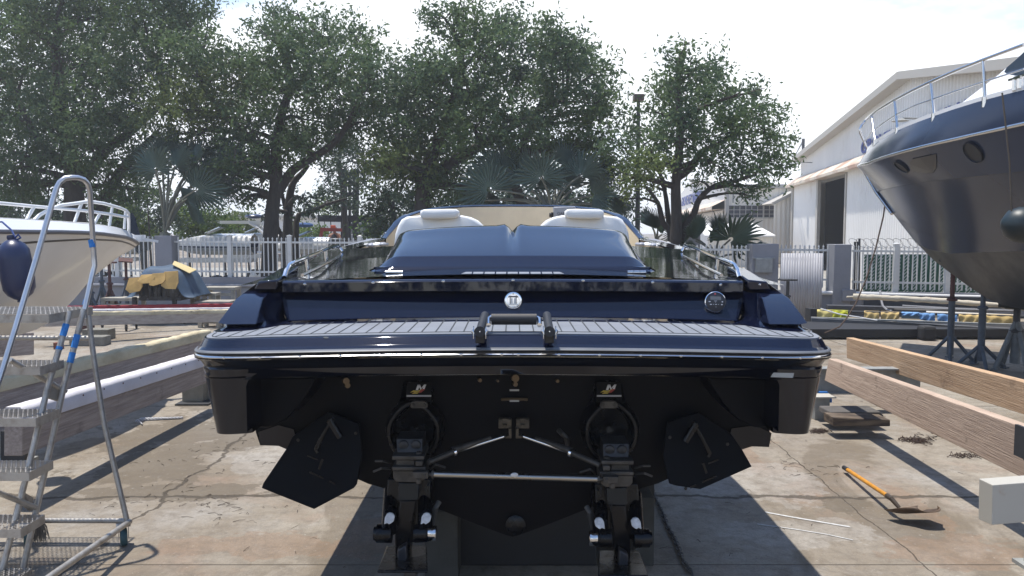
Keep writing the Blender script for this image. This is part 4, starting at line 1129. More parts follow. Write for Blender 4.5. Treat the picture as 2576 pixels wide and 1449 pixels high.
# superstructure
yd = Vector((YA[0], YA[1], 0)); ys_ = Vector((YS[0], YS[1], 0)); bow3 = Vector((6.66, 15.0, 0))
def yp(s, b, z): return bow3 + yd * s + ys_ * b + Vector((0, 0, z))
def dz_(s):
    L_ = nearR[0]
    for a, b in zip(L_, L_[1:]):
        sa = (a - bow3).dot(yd); sb_ = (b - bow3).dot(yd)
        if sa <= s <= sb_: return a.z + (b.z - a.z) * (s - sa) / (sb_ - sa)
    return L_[-1].z
m = MB(); rows = []
for s, hw, hz in ((1.6, 0.05, 0.05), (2.4, 0.45, 0.25), (3.4, 0.85, 0.42), (4.4, 1.15, 0.60), (5.0, 1.3, 0.78), (5.4, 1.38, 1.05), (6.1, 1.42, 1.65), (6.9, 1.42, 2.2), (8.5, 1.42, 2.4), (12.3, 1.42, 2.3)):
    z0 = dz_(s) + 0.02
    row = [yp(s, hw * 1.12, z0), yp(s, hw * 1.08, z0 + hz * 0.4), yp(s, hw * 0.92, z0 + hz * 0.85), yp(s, hw * 0.6, z0 + hz), yp(s, 0, z0 + hz * 1.05)]
    row += [yp(s, -hw * 0.6, z0 + hz), yp(s, -hw * 0.92, z0 + hz * 0.85), yp(s, -hw * 1.12, z0)]
    rows.append(row)
m.grid(rows); m.build("superstructure", WHITEG, yacht, smooth=60)
m = MB(); SY = lambda px: 9.4 - (px - 2540) / 60 * 0.6
P_ = [(2526, 181), (2532, 170), (2546, 158), (2562, 144), (2585, 122), (2640, 80), (2680, 80), (2680, 196), (2620, 194), (2580, 192), (2555, 190), (2535, 187)]
pts = []
for a, b in P_:
    sx, sy = (a - CX) / F_PX, (CY - b) / F_PX
    # intersect with side plane of the house
    for it in range(1):
        k = sx / (_c + sy * _s); n0 = bow3 + ys_ * 1.56
        s = (k * n0.y - n0.x) / (yd.x - k * yd.y); p = n0 + yd * s
        d = Vector((sx, _c + sy * _s, -_s + sy * _c)); pts.append(Vector((p.x, p.y, CAM_H + d.z * p.y / d.y)))
m.prism(pts, -ys_ * 0.2); m.build("side_window", mat("tinted_window", (0.05, 0.07, 0.10), 0.05, coat=0.5), yacht, smooth=0)
m = MB(); m.prism([p + ys_ * (0.002) for p in []] or [pts[0], pts[1], pts[2]], ys_ * 0.001) if False else None
# stainless bow rail
def on_deck(px, py, bfrac=0.97, full=6.0, off=0.0):
    """point on the vertical wall above the near deck edge seen at the pixel"""
    sx, sy = (px - CX) / F_PX, (CY - py) / F_PX; k = sx / (_c + sy * _s)
    best = None
    L_ = nearR[0]
    for a, b in zip(L_, L_[1:]):
        ga, gb = a.x - k * a.y, b.x - k * b.y
        if ga * gb <= 0:
            t = ga / (ga - gb); p = a.lerp(b, t); best = p; break
    if best is None: best = L_[0]
    d = Vector((sx, _c + sy * _s, -_s + sy * _c))
    return Vector((best.x, best.y, CAM_H + d.z * best.y / d.y))
def zp(x, y): return (3200 * 0.6289 + x * 0.3299, 100 * 0.6289 + y * 0.3299)
m = MB()
topr = [(520, 945), (500, 915), (475, 860), (458, 820), (456, 795), (470, 765), (500, 725), (545, 685), (610, 638), (720, 572), (860, 498), (1000, 432), (1200, 343), (1390, 268), (1560, 205), (1708, 150)]
def railpt(x, y):
    px, py = zp(x, y)
    if px < 2186:
        return W(px, py, 14.9 - 0.0)
    return on_deck(px, py)
m.tube([railpt(x, y) for x, y in topr] , 0.021, 8)
m.tube([railpt(x, y) for x, y in ((495, 885), (545, 820), (640, 745), (740, 680), (880, 612), (1010, 567), (1200, 500), (1420, 428), (1708, 335))], 0.010, 6)
for a, b, c_, d in ((545, 690, 573, 885), (720, 572, 743, 800), (995, 432, 1022, 690), (1395, 268, 1410, 568), (462, 800, 518, 955)):
    m.tube([railpt(a, b), railpt(c_, d)], 0.019, 8)
for c_, d in ((573, 870), (743, 785), (1022, 675), (1410, 550)):
    p = railpt(c_, d); m.tube([p, p - Vector((0, 0, 0.12))], 0.032, 10)
m.build("bow_rail", STEEL, yacht, smooth=60)
m = MB()
for c_, d in ((1635, 500), (1675, 485)):
    p = on_deck(*zp(c_, d)); m.tube([p, p + Vector((0, 0, 0.12))], 0.03, 8); m.beam(p + Vector((0.0, 0.09, 0.13)), p + Vector((0.0, -0.12, 0.13)), 0.04, 0.025)
m.build("mooring_cleat", STEEL, yacht)
# portholes and window recess: find hull surface between rows 2 and 3
def on_hull(px, py, i0=2, i1=3):
    best = None; target = Vector((px, py))
    for j in range(len(nearR[i0]) - 1):
        for u in (0, .25, .5, .75):
            for v in [k / 8 for k in range(9)]:
                a = nearR[i0][j].lerp(nearR[i0][j + 1], u); b = nearR[i1][j].lerp(nearR[i1][j + 1], u); p = a.lerp(b, v)
                r = p - Vector((0, 0, CAM_H)); x = r.x; zc = r.y * _c - r.z * _s; yc = r.y * _s + r.z * _c
                q = Vector((CX + F_PX * x / zc, CY - F_PX * yc / zc)); e = (q - target).length
                if best is None or e < best[0]: best = (e, p)
    return best[1]
def hull_normal(px, py):
    a, b, c_ = on_hull(px - 22, py), on_hull(px + 22, py), on_hull(px, py + 20); n_ = (b - a).cross(c_ - (a + b) / 2).normalized()
    return n_ if n_.x < 0 else -n_
for px, py, r in ((2269, 419, 0.11), (2454, 384, 0.135)):
    m = MB(); c0 = on_hull(px, py); nn = hull_normal(px, py); m.lathe([(r * 1.1, -0.03), (r * 1.08, 0.022), (r, 0.026), (r * 0.94, 0.010), (0.0001, 0.008)], c0 + nn * 0.004, nn, 28, 0); m.build("porthole", [mat("porthole_glass", (0.008, 0.010, 0.016), 0.35, spec=0.3)], yacht, smooth=40)
m = MB(); q = [on_hull(*zp(a, b)) + ys_ * 0.02 for a, b in ((850, 1045), (870, 1020), (930, 1002), (1020, 992), (1045, 1000), (1050, 1090), (1030, 1115), (960, 1132), (880, 1130), (855, 1115))]
m.prism(q, -ys_ * 0.03); m.build("hull_window", mat("dark_hull_window", (0.006, 0.008, 0.014), 0.15, spec=0.4), yacht, smooth=0)
# dark green fender at the right margin
fe2 = thing("fender", "dark green cylindrical fender hanging against the yacht hull at the right margin", "fender", tuple(W(2570, 570, 7.6)))
m = MB(); m.lathe([(0.0001, 0), (0.05, 0.01), (0.13, 0.06), (0.17, 0.14), (0.18, 0.3), (0.18, 0.6), (0.16, 0.75), (0.05, 0.86), (0.0001, 0.87)], W(2519, 560, 7.7), (1, -0.15, -0.12), 24); m.build("fender_body", mat("dark_green_pvc", (0.008, 0.020, 0.024), 0.45, var=0.4, vscale=4), fe2, smooth=60)
m = MB(); a = W(2545, 540, 7.65); m.tube([a, a + Vector((0.02, 0.1, 0.5)), a + Vector((0.04, 0.3, 1.2))], 0.008, 6); m.build("rope", mat("dark_rope", (0.05, 0.04, 0.03), 0.9), fe2)
# brown line from the bow to the ground
m = MB(); pts = [W(2228, 502, 15.2), W(2222, 545, 15.2), W(2204, 620, 15.1), W(2180, 700, 14.95), W(2152, 765, 14.8), W(2130, 800, 14.7), W(2112, 822, 14.6), W(2075, 830, 14.7)]
pts[-1].z = 0.2; m.tube(pts, 0.014, 6); tag(m.build("mooring_line", mat("brown_rope", (0.075, 0.05, 0.038), 0.9)), "brown mooring line running from the yacht bow down to the ground", "rope")

# ------------------------------------------------------------------ jack stands
def jack_stand(x, y, h, label, post, legs, plate, rz=0, spread=0.42, apex=0.42, tilt=(0, 0), group=None, r=0.045):
    t = thing("jack_stand", label, "boat stand", (x, y, 0), rz, group)
    m = MB(); m.tube([(0, 0, 0.10), (0, 0, h * 0.62)], r * 1.15, 12); m.build("post", legs, t, local=True)
    m = MB(); m.tube([(0, 0, h * 0.60), (0, 0, h - 0.03)], r * 0.8, 12); m.lathe([(r * 1.7, 0), (r * 1.8, 0.03), (r * 1.2, 0.05)], (0, 0, h * 0.60), (0, 0, 1), 12); m.build("screw_post", post, t, local=True)
    for k in range(4):
        a = math.pi / 4 + k * math.pi / 2
        m = MB(); m.tube([(0, 0, apex * h), (spread * math.cos(a), spread * math.sin(a), 0.02)], r * 0.62, 8); m.box((spread * math.cos(a), spread * math.sin(a), 0.012), (0.09, 0.09, 0.02)); m.build("leg", legs, t, local=True)
    m = MB(); rot = Matrix.Rotation(tilt[0], 3, 'X') @ Matrix.Rotation(tilt[1], 3, 'Y'); m.box((0, 0, h), (0.34, 0.26, 0.035), rot); m.build("top_plate", plate, t, local=True, bevel=0.004)
    return t
def gp(px, py): return W(px, py, z=0.0)
p = gp(2389, 907); jack_stand(p.x, p.y, 1.62, "rust red topped jack stand under the yacht keel, left of the next one", RUST, BLUEST, DARKST, 0.3, 0.33, 0.26)
p = gp(2466, 924); jack_stand(p.x, p.y, 1.50, "grey blue jack stand under the yacht, right of the rust red one", BLUEST, BLUEST, DARKST, 0.5, 0.33, 0.24)
p = gp(2552, 930); t = jack_stand(p.x, p.y, 0.95, "stubby dark grey block stand under the yacht at the right margin", DARKST, mat("pale_grey_stand", (0.16, 0.17, 0.17), 0.6, var=0.4, vscale=6), DARKST, 0.8, 0.30, 0.8, r=0.06)
m = MB(); m.box((0, 0, 1.08), (0.5, 0.4, 0.26)); m.build("timber_block", mat("black_timber_block", (0.02, 0.02, 0.02), 0.8), t, local=True, bevel=0.01)
for px, y, h, tl, lab, pm, pl in ((316, 21.0, 1.32, (0.35, 0.1), "blue grey jack stand with a tilted dark red top plate near the cream bow", RUST, RUST),
                              (254, 20.0, 1.35, (0, 0), "blue grey jack stand behind the cream boat, left of a rusty red post", BLUEST, BLUEST),
                              (274, 19.2, 1.33, (0, 0), "rusty red jack stand behind the cream boat keel", RUST, RUST),
                              (226, 18.5, 1.05, (0, 0), "short blue jack stand behind the rolling ladder leg", BLUEST, BLUEST)):
    jack_stand((px - CX) / F_PX * y, y, h, lab, pm, BLUEST if pm is not RUST or px == 316 else RUST, pl, 0.4, 0.34, 0.55, tl)
p = W(1982, 704, 18.0); jack_stand(p.x, 18.0, p.z, "thin black jack stand with a flat top in front of the corrugated sheet", DARKST, DARKST, DARKST, 0.2, 0.3, 0.4)

# ------------------------------------------------------------------ bunk beams
def bunk(name, label, top0, top1, bot0, bot1, Y0, Y1, width, wood, pad=None, padh=0.07, cat="timber beam", group=None):
    """top0/bot0 pixels at Y0, top1/bot1 at Y1 (the side facing the middle of the yard)"""
    a, b = W(*top0, Y0), W(*top1, Y1); c_, d = W(*bot0, Y0), W(*bot1, Y1)
    s_ = 1 if a.x > 0 else -1
    off = Vector((s_ * width, 0, 0))
    t = thing(name, label, cat, tuple(Vector((a.x, a.y, 0))), group=group)
    rows = []
    n = 10
    m = MB()
    ph = padh if pad else 0
    for k in range(n + 1):
        f = k / n; p = a.lerp(b, f); q = c_.lerp(d, f)
        p = p - Vector((0, 0, ph))
        rows.append([q, p, p + off, q + off, q])
    m.grid(rows); m.add(rows[0][:4], [(0, 1, 2, 3)]); m.add(rows[-1][:4], [(3, 2, 1, 0)])
    m.build("beam", wood, t, smooth=0, bevel=0.006)
    if pad:
        m = MB(); rows = []; n = 60
        for k in range(n + 1):
            f = k / n; p = a.lerp(b, f) - Vector((0, 0, ph)); j = (0.3 if pad is PADW else 1.0) * (0.004 * math.sin(k * 1.7) + 0.004 * math.sin(k * 0.61) + random.uniform(-1, 1) * 0.003)
            row = []
            for u in range(9):
                th = math.pi * u / 8
                row.append(p + off * (0.5 - 0.56 * math.cos(th)) + Vector((0, 0, -0.05 if u in (0, 8) else (ph * 1.0 + j) * min(1, math.sin(th) * 1.6))))
            rows.append(row)
        m.grid(rows); m.add(rows[0], [tuple(range(9))]); m.add(rows[-1], [tuple(range(9))[::-1]]); pd = m.build("pad", pad, t, smooth=80)
        if pad is PADW:
            m = MB()
            for k in range(11):
                f = 0.04 + k * 0.092; p = a.lerp(b, f) - Vector((0, 0, ph * 0.55)) - off * 0.06
                m.ell(p, (0.004, 0.008, 0.008), 8, 6)
            m.build("nail_heads", mat("rusty_nail", (0.09, 0.04, 0.025), 0.8), pd)
    return t
bunk("bunk_beam", "grey timber bunk beam with a smooth white pad, nearest on the left", (56, 1024), (540, 884), (56, 1147), (540, 955), 5.9, 9.3, 0.14, WOODG, PADW, 0.085)
bunk("bunk_beam", "grey timber bunk beam with a torn yellow pad, behind the white padded one", (-60, 966), (530, 829), (-60, 1110), (530, 930), 7.0, 11.6, 0.14, WOODG, PADY, 0.075)
bunk("bunk_beam", "pinkish raw timber beam, nearest on the right, over the cream steel box", (2085, 902), (2620, 1091), (2074, 957), (2620, 1226), 8.9, 5.0, 0.09, WOODF)
bunk("bunk_beam", "orange raw timber beam behind the pinkish one under the yacht", (2129, 849), (2620, 972.5), (2130, 901), (2620, 1057), 10.6, 6.5, 0.10, WOODO)
# extensions toward the camera are cut by the frame; supports
def ibeam(name, label, a, b, w, hh, m_, cat="steel beam", tagit=True):
    t = MB(); a, b = Vector(a), Vector(b); up = Vector((0, 0, 1))
    t.beam(a + up * (hh / 2 - 0.008), b + up * (hh / 2 - 0.008), w, 0.016); t.beam(a - up * (hh / 2 - 0.008), b - up * (hh / 2 - 0.008), w, 0.016); t.beam(a, b, 0.012, hh - 0.033)
    o = t.build(name, m_, None, smooth=0)
    return tag(o, label, cat)
# cross beam under both right timbers
pa, pb = W(2078, 935, 8.95), W(2374, 975, 8.6)
ibeam("steel_cross_beam", "pale grey steel cross beam lying under the two raw timbers", (3.2, 9.15, 0.36), (4.75, 9.15, 0.36), 0.16, 0.30, PAINTG)
sup = thing("steel_support", "pale grey steel post with a flat cap at the boat's lower right corner", "steel support", (3.38, 8.75, 0))
m = MB(); q0 = W(2068, 1040, 8.7)
m.box((q0.x, 8.7, 0.13), (0.16, 0.012, 0.25)); m.box((q0.x - 0.07, 8.78, 0.13), (0.012, 0.16, 0.25)); m.build("post", PAINTG, sup, smooth=0)
m = MB(); m.box((q0.x + 0.01, 8.74, 0.265), (0.24, 0.2, 0.014)); m.build("cap_plate", PAINTW, sup, smooth=0)
m = MB(); m.tube([W(2060, 988, 8.9), W(2079, 988, 8.9), W(2089, 1000, 8.9), W(2089, 1012, 8.9)], 0.018, 8); m.build("blue_handle", mat("blue_paint", (0.02, 0.14, 0.42), 0.5), sup)
# blocks of old timber by the support
wb = MB()
wb.prism([W(2096, 1073, 7.9), W(2240, 1073, 7.9), W(2240, 1056, 7.9), W(2096, 1050, 7.9)], (0, 0.25, 0.0)); 
tag(wb.build("timber_block", mat("old_brown_timber", (0.16, 0.12, 0.08), 0.85, col2=(0.03, 0.02, 0.018), vscale=3, stretch=(1, 3, 9), bump=0.5), None, smooth=0, bevel=0.01), "thick old brown timber block lying on the concrete beside the pale steel post", "timber")
wb = MB(); wb.prism([W(2085, 1050, 8.25), W(2225, 1048, 8.25), W(2215, 1036, 8.25), W(2088, 1036, 8.25)], (0, 0.3, 0))
tag(wb.build("timber_block", mat("grey_old_timber", (0.12, 0.11, 0.10), 0.85, var=0.5, vscale=4, stretch=(1, 3, 9)), None, smooth=0, bevel=0.01), "grey weathered plank just behind the thick brown timber block", "timber")
# cream steel box beam and its leg at the right margin
bs = thing("box_support", "cream painted steel box on a grey leg at the right margin", "steel support", (2.8, 4.7, 0))
m = MB(); q = [W(2463, 1204, 4.62), W(2497, 1220, 4.42), W(2495, 1321, 4.42), W(2461, 1306, 4.62)]
m.prism(q, (0.62, 0.13, 0.0)); m.build("steel_box", PAINTW, bs, smooth=0, bevel=0.004)
m = MB(); m.box((3.30, 4.80, 0.21), (0.15, 0.15, 0.42)); m.box((3.30, 4.80, 0.012), (0.24, 0.24, 0.024)); m.build("leg", PAINTG, bs, smooth=0)
m = MB(); m.box((3.34, 4.90, 0.76), (0.25, 0.02, 0.2)); m.box((3.24, 4.96, 0.76), (0.02, 0.14, 0.2)); m.build("bracket", DARKST, bs, smooth=0)
# supports on the left
ls = thing("steel_support", "beige steel post under the far end of the white padded beam", "steel support", (-3.9, 9.6, 0))
m = MB(); m.box((-3.78, 9.72, 0.22), (0.02, 0.3, 0.44)); m.box((-3.9, 9.58, 0.22), (0.24, 0.02, 0.44)); m.box((-3.72, 9.75, 0.14), (0.16, 0.1, 0.28)); m.build("post", mat("beige_steel", (0.30, 0.28, 0.23), 0.7, var=0.3, vscale=6), ls, smooth=0)
m = MB(); m.box((-3.85, 9.6, 0.01), (0.4, 0.35, 0.02)); m.build("base_plate", DARKST, ls, smooth=0)
ls = thing("steel_support", "dark steel bracket holding up the near end of the white padded beam", "steel support", (-4.4, 6.9, 0))
m = MB(); q = [W(a, b, 6.7) for a, b in ((6, 1170), (6, 1090), (0, 1080), (28, 1076), (62, 1098), (62, 1172))][0:]; m.prism([W(2, 1185, 6.7), W(2, 1085, 6.7), W(38, 1085, 6.7), W(61, 1104, 6.7), W(61, 1180, 6.7)], (0, 0.14, 0)); m.build("bracket", DARKST, ls, smooth=0)
m = MB(); m.box((W(30, 1200, 6.8).x, 6.8, 0.05), (0.3, 0.3, 0.10)); m.build("foot", PAINTG, ls, smooth=0)
# far bunk trailer in the left middle distance
bunk("bunk_beam", "long wide grey timber beam with a yellow edge crossing behind the ladder", (120, 785), (640, 777.5), (120, 822), (640, 808), 14.3, 16.8, 0.18, WOODL, PADY, 0.03)
bunk("bunk_beam", "long red padded beam behind the yellow edged timber beam", (170, 770), (640, 762.5), (170, 790), (640, 784), 17.2, 18.0, 0.15, WOODG, mat("red_carpet_pad", (0.28, 0.02, 0.03), 0.85, var=0.2, vscale=5), 0.085)
bunk("bunk_beam", "long white padded beam between the red pad and the yellow edged timber", (150, 778.5), (640, 772.5), (150, 800), (640, 792), 15.6, 17.4, 0.16, WOODG, PADW, 0.06)
bunk("bunk_beam", "weathered timber beam end behind the ladder steps at the left margin", (-80, 842), (86, 837), (-80, 905), (86, 892), 11.3, 12.6, 0.2, WOODG)
for i, (a, b, y, w, hh, lab) in enumerate(((213, 872, 14.1, 0.62, 0.17, "front grey concrete block behind the ladder leg"), (236, 856, 14.6, 0.5, 0.2, "rear grey concrete block behind the ladder leg"))):
    m = MB(); p = W(a, b, z=0); m.box((p.x, p.y + 0.2, hh / 2), (w, 0.3, hh)); tag(m.build("concrete_block", mat("block_concrete", (0.22, 0.21, 0.18), 0.9, var=0.3, vscale=6, bump=0.4), None, smooth=0, bevel=0.01), lab, "concrete block")
m = MB(); p = gp(212, 838); m.box((p.x, p.y + 0.1, 0.22), (0.24, 0.2, 0.40)); tag(m.build("rusty_post", RUST, None, smooth=0, bevel=0.01), "short rusty square post under the far timber beam", "steel post")
m = MB(); p = gp(148, 878); m.box((p.x, p.y, 0.06), (0.14, 0.1, 0.12)); tag(m.build("brick", mat("red_brick", (0.22, 0.08, 0.05), 0.9, var=0.4, vscale=9), None, smooth=0, bevel=0.006), "small red brick lying beside the weathered beam end", "brick")

# ------------------------------------------------------------------ rolling ladder
rl = thing("rolling_ladder", "aluminium rolling ladder with mesh steps and blue tape at the left margin", "ladder", (-2.95, 4.7, 0))
def T(name, pts, r, m_, parent=rl, seg=12): 
    m = MB(); m.tube(pts, r, seg); return m.build(name, m_, parent, smooth=60)
YT = 5.22
hrail = [W(-12, 985, 4.66), W(0, 952, 4.70), W(40, 822, 4.82), W(90, 655, 5.0), W(132, 508, 5.13), W(142, 474, 5.16), W(150, 459, 5.18), W(163, 449, 5.2), W(180, 446.5, 5.23), W(196, 447, 5.26), W(211, 452, 5.3), W(221, 463, 5.33), W(226, 482, 5.36), W(231, 560, 5.40), W(236, 640, 5.42), W(238, 668, 5.42), W(232, 692, 5.40), W(214, 775, 5.32), W(211, 800, 5.3)]
T("handrail", hrail, 0.0175, ALUB)
T("handrail", [p + Vector((-0.80, 0.02, 0)) for p in hrail], 0.0175, ALUB)
for s0 in (0.0, -0.80):
    o = Vector((s0, 0, 0))
    T("stringer", [W(176, 784, 5.18) + o, W(120, 975, 4.98) + o, W(62, 1215, 4.78) + o, W(-4, 1470, 4.60) + o], 0.0185, ALU)
    T("stringer", [W(211, 778, 5.30) + o, W(160, 975, 5.12) + o, W(110, 1200, 4.95) + o, W(48, 1475, 4.76) + o], 0.0185, ALU)
    T("leg", [W(222, 793, 5.34) + o, W(236, 900, 5.32) + o, W(262, 1065, 5.28) + o, W(320, 1312, 5.20) + o * 1.1], 0.0175, ALU)
T("base_tube", [W(96, 1309, 5.24) + Vector((-0.4, 0, 0)), W(322, 1310, 5.22)], 0.0175, ALU)
T("base_tube", [W(326, 1312, 5.20), W(98, 1470, 4.05), W(20, 1530, 3.75)], 0.019, ALU)
T("base_tube", [W(96, 1309, 5.24) + Vector((-0.5, 0, 0)), W(98, 1470, 4.05) + Vector((-1.0, 0, 0))], 0.019, ALU)
T("brace", [W(25, 905, 4.80), W(165, 985, 5.16)], 0.017, ALU)
T("brace", [W(-40, 1225, 4.5), W(90, 1277, 4.84)], 0.017, ALU)
T("brace", [W(-180, 849, 5.34), W(226, 851, 5.34)], 0.0165, ALU)
gm_ = MB()
gm_.prism([W(117, 972, 5.02), W(127, 968, 5.05), W(158, 985, 5.14), W(157, 1012, 5.14), W(119, 1000, 5.03)], (-0.01, -0.008, 0.0)); gm_.build("gusset", ALU, rl, smooth=0)
gm_ = MB(); gm_.prism([W(57, 1250, 4.80), W(64, 1240, 4.8), W(84, 1252, 4.88), W(80, 1285, 4.88), W(62, 1272, 4.8)], (-0.01, -0.008, 0)); gm_.build("gusset", ALU, rl, smooth=0)
# treads of expanded mesh
def tread(name, z, xr, y0, y1, w):
    """right edge xr, width w to the left, depth y0..y1"""
    m = MB(); t_ = 0.028
    fr = MB()
    fr.beam((xr - w, y0, z - t_), (xr, y0, z - t_), 0.004, 0.05); fr.beam((xr - w, y1, z - t_), (xr, y1, z - t_), 0.004, 0.05)
    fr.beam((xr, y0, z - t_), (xr, y1, z - t_), 0.004, 0.055); fr.beam((xr - w, y0, z - t_), (xr - w, y1, z - t_), 0.004, 0.055)
    o = fr.build(name, ALU, rl, smooth=0)
    px_, py_ = 0.030, 0.050                  # diamond long way across, short way deep
    d = y1 - y0
    k = int(-(d / py_) - 2)
    while k * px_ < w + d / py_ * px_ + px_:
        for sgn in (1, -1):
            # line x = k*px + sgn*(y/py)*px
            x0, x1 = k * px_, k * px_ + sgn * (d / py_) * px_
            t0, t1 = 0.0, 1.0
            if x1 != x0:
                ta, tb_ = (0 - x0) / (x1 - x0), (w - x0) / (x1 - x0)
                lo, hi = min(ta, tb_), max(ta, tb_); t0, t1 = max(0, lo), min(1, hi)
            if t1 - t0 > 0.01:
                a = Vector((xr - w + x0 + (x1 - x0) * t0, y0 + d * t0, z + 0.0004 * sgn)); b = Vector((xr - w + x0 + (x1 - x0) * t1, y0 + d * t1, z + 0.0004 * sgn))
                m.beam(a, b, 0.0055, 0.0012)
        k += 1
    m.build("mesh_grating", ALU, o, smooth=0, weld=False)
for z, xr, y0, y1, in ((Z(788, 5.05), -2.915, 4.98, 5.50), (Z(914, 4.98), -2.915, 4.86, 5.12), (Z(1044, 4.86), -2.905, 4.78, 5.03), (Z(1178, 4.76), -2.90, 4.68, 4.93), (Z(1312, 4.68), -2.89, 4.56, 4.80), (Z(1437, 4.6), -2.885, 4.45, 4.64)):
    tread("step", z, xr, y0, y1, 0.80)
for (a, b, c_, d, r, y) in ((229, 603, 233, 622, 0.0195, 5.405),):
    T("tape_band", [W(a, b, y), W(c_, d, y)], r, TAPE)
for (pa_, pb_, f0, f1) in (((176, 784, 5.18), (120, 975, 4.98), 0.17, 0.33), ((211, 778, 5.30), (160, 975, 5.12), 0.33, 0.50), ((211, 778, 5.30), (160, 975, 5.12), 0.56, 0.69), ((176, 784, 5.18), (120, 975, 4.98), 0.47, 0.51)):
    a, b = W(*pa_), W(*pb_); T("tape_band", [a.lerp(b, f0), a.lerp(b, f1)], 0.0202, TAPE)
T("tape_band", [W(215, 767, 5.335), W(218, 755, 5.35)], 0.0195, TAPE)
# casters
def caster(x, y, parent, m_=TEALW, r=0.062, rz=0.5):
    t = MB(); rot = Matrix.Rotation(rz, 3, 'Z')
    axx = rot @ Vector((1, 0, 0)); c0 = Vector((x, y, r))
    t.lathe([(0.02, -0.022), (r * 0.72, -0.022), (r * 0.95, -0.018), (r, -0.008), (r, 0.008), (r * 0.95, 0.018), (r * 0.72, 0.022), (0.02, 0.022)], c0, axx, 22)
    w = t.build("caster", m_, parent, smooth=50)
    f = MB()
    for s_ in (-1, 1): f.prism([c0 + axx * (0.028 * s_) + rot @ Vector((0, dy, dz)) for dy, dz in ((-0.02, -0.015), (0.02, -0.015), (0.04, 0.075), (-0.035, 0.075))], axx * 0.003 * s_)
    f.box(c0 + Vector((0, 0, 0.078)), (0.085, 0.085, 0.006), rot); f.build("fork", ALU, w, smooth=0)
p = gp(312, 1372); caster(p.x, p.y, rl)
caster(-3.25, 5.2, rl); caster(-2.98, 4.42, rl)
m = MB()
random.seed(3)
a = W(100, 1312, 5.2)
for k in range(70):
    th = random.uniform(0, 6.28); r0 = random.uniform(0, 0.02); r1 = r0 + random.uniform(0.0, 0.055)
    m.tube([a + Vector((r0 * math.cos(th), r0 * math.sin(th), 0.01)), a + Vector((r1 * 0.7 * math.cos(th), r1 * 0.7 * math.sin(th), -0.05)), a + Vector((r1 * math.cos(th), r1 * 0.7 * math.sin(th), -random.uniform(0.09, 0.15)))], 0.0022, 3)
m.tube([a + Vector((-0.02, 0, -0.02)), a + Vector((-0.02, 0, 0.02)), a + Vector((0.02, 0, 0.02)), a + Vector((0.02, 0, -0.02))], 0.012, 6)
tag(m.build("rag", mat("frayed_grey_rag", (0.20, 0.18, 0.15), 0.95, var=0.4, vscale=20), None), "frayed grey brown rag tied round the ladder's low cross tube", "rag")

# ------------------------------------------------------------------ shovel, rope scrap, debris
sv = thing("shovel", "yellow handled shovel lying on the concrete with a rusty blade", "shovel", tuple(gp(2240, 1262)))
ha, hb_ = W(2123, 1176, z=0.045), W(2236, 1250, z=0.13)
d_ = (hb_ - ha).normalized()
m = MB(); m.tube([ha, ha + d_ * 0.10], [0.019, 0.0185], 14); m.build("end_grip", RUBBER, sv)
m = MB(); m.tube([ha + d_ * 0.095, hb_ - d_ * 0.02], 0.0165, 14); m.build("handle", mat("yellow_fibreglass", (0.62, 0.27, 0.02), 0.45, var=0.3, vscale=12), sv)
m = MB(); e = W(2262, 1277, z=0.085); m.tube([hb_ - d_ * 0.03, hb_ + d_ * 0.05, e], [0.021, 0.019, 0.014], 12); m.build("socket", mat("scuffed_brown_steel", (0.10, 0.075, 0.055), 0.5, metal=0.4, var=0.4, vscale=9), sv)
m = MB(); rows = []
cb = W(2285, 1281, z=0.075)
for i in range(7):
    u = i / 6; row = []
    for k in range(11):
        v = k / 5 - 1
        wv = 0.155 * (1 - 0.55 * max(0, u - 0.5) * 2 * abs(v) ** 2)
        row.append(cb + Vector((0.02 + v * wv + (u - 0.5) * 0.08, -0.03 - (u - 0.15) * 0.21 * (1 - 0.35 * v * v * u), -0.035 + 0.03 * v * v + 0.085 * u)))
    rows.append(row)
m.grid(rows); m.build("blade", mat("rusty_blade", (0.13, 0.085, 0.055), 0.6, metal=0.35, var=0.5, vscale=8), sv, smooth=60, solid=0.003)
m = MB()
for k in range(3):
    pts = []
    for i in range(26):
        f = i / 25; p = W(352 + 108 * f, 1059 - 5 * f + 0.0 * math.sin(f * 9), z=0.0)
        ph = i * 1.1 + k * 2.09; r0 = 0.013 * (1 - 0.5 * f)
        pts.append(p + Vector((0, r0 * math.cos(ph), 0.016 + r0 * math.sin(ph))))
    m.tube(pts, [0.012 * (1 - 0.4 * i / 25) for i in range(26)], 6)
for k in range(5): m.tube([W(352, 1060, z=0.015), W(346 + k * 3, 1055 + k * 3, z=0.02), W(341 + k * 4, 1060 + 2 * k, z=0.01)], 0.006, 5)
tag(m.build("rope_scrap", mat("white_cotton_rope", (0.50, 0.50, 0.52), 0.9, var=0.2, vscale=30), None), "short piece of twisted white rope lying on the concrete", "rope")
# blown twigs and leaves
random.seed(21); m = MB()
def twig(x, y, L, r):
    th = random.uniform(0, 6.28); z = r
    p0 = Vector((x, y, z)); p1 = p0 + Vector((math.cos(th), math.sin(th), 0)) * L * 0.5 + Vector((0, 0, random.uniform(0, 0.012)))
    th += random.uniform(-0.9, 0.9); p2 = p1 + Vector((math.cos(th), math.sin(th), 0)) * L * 0.5; p2.z = z
    m.tube([p0, p1, p2], [r, r * 0.9, r * 0.5], 4, cap=False)
cl = [(-2.7, 6.4, 0.35), (-2.2, 5.9, 0.3), (-3.2, 7.4, 0.5), (-2.4, 8.2, 0.5), (-1.7, 6.1, 0.3), (2.6, 6.9, 0.3), (4.3, 8.0, 0.1), (4.5, 7.4, 0.2), (-1.3, 6.6, 0.3), (3.2, 9.0, 0.4), (-3.3, 9.3, 0.3), (-3.0, 6.0, 0.3), (-1.9, 7.0, 0.3)]
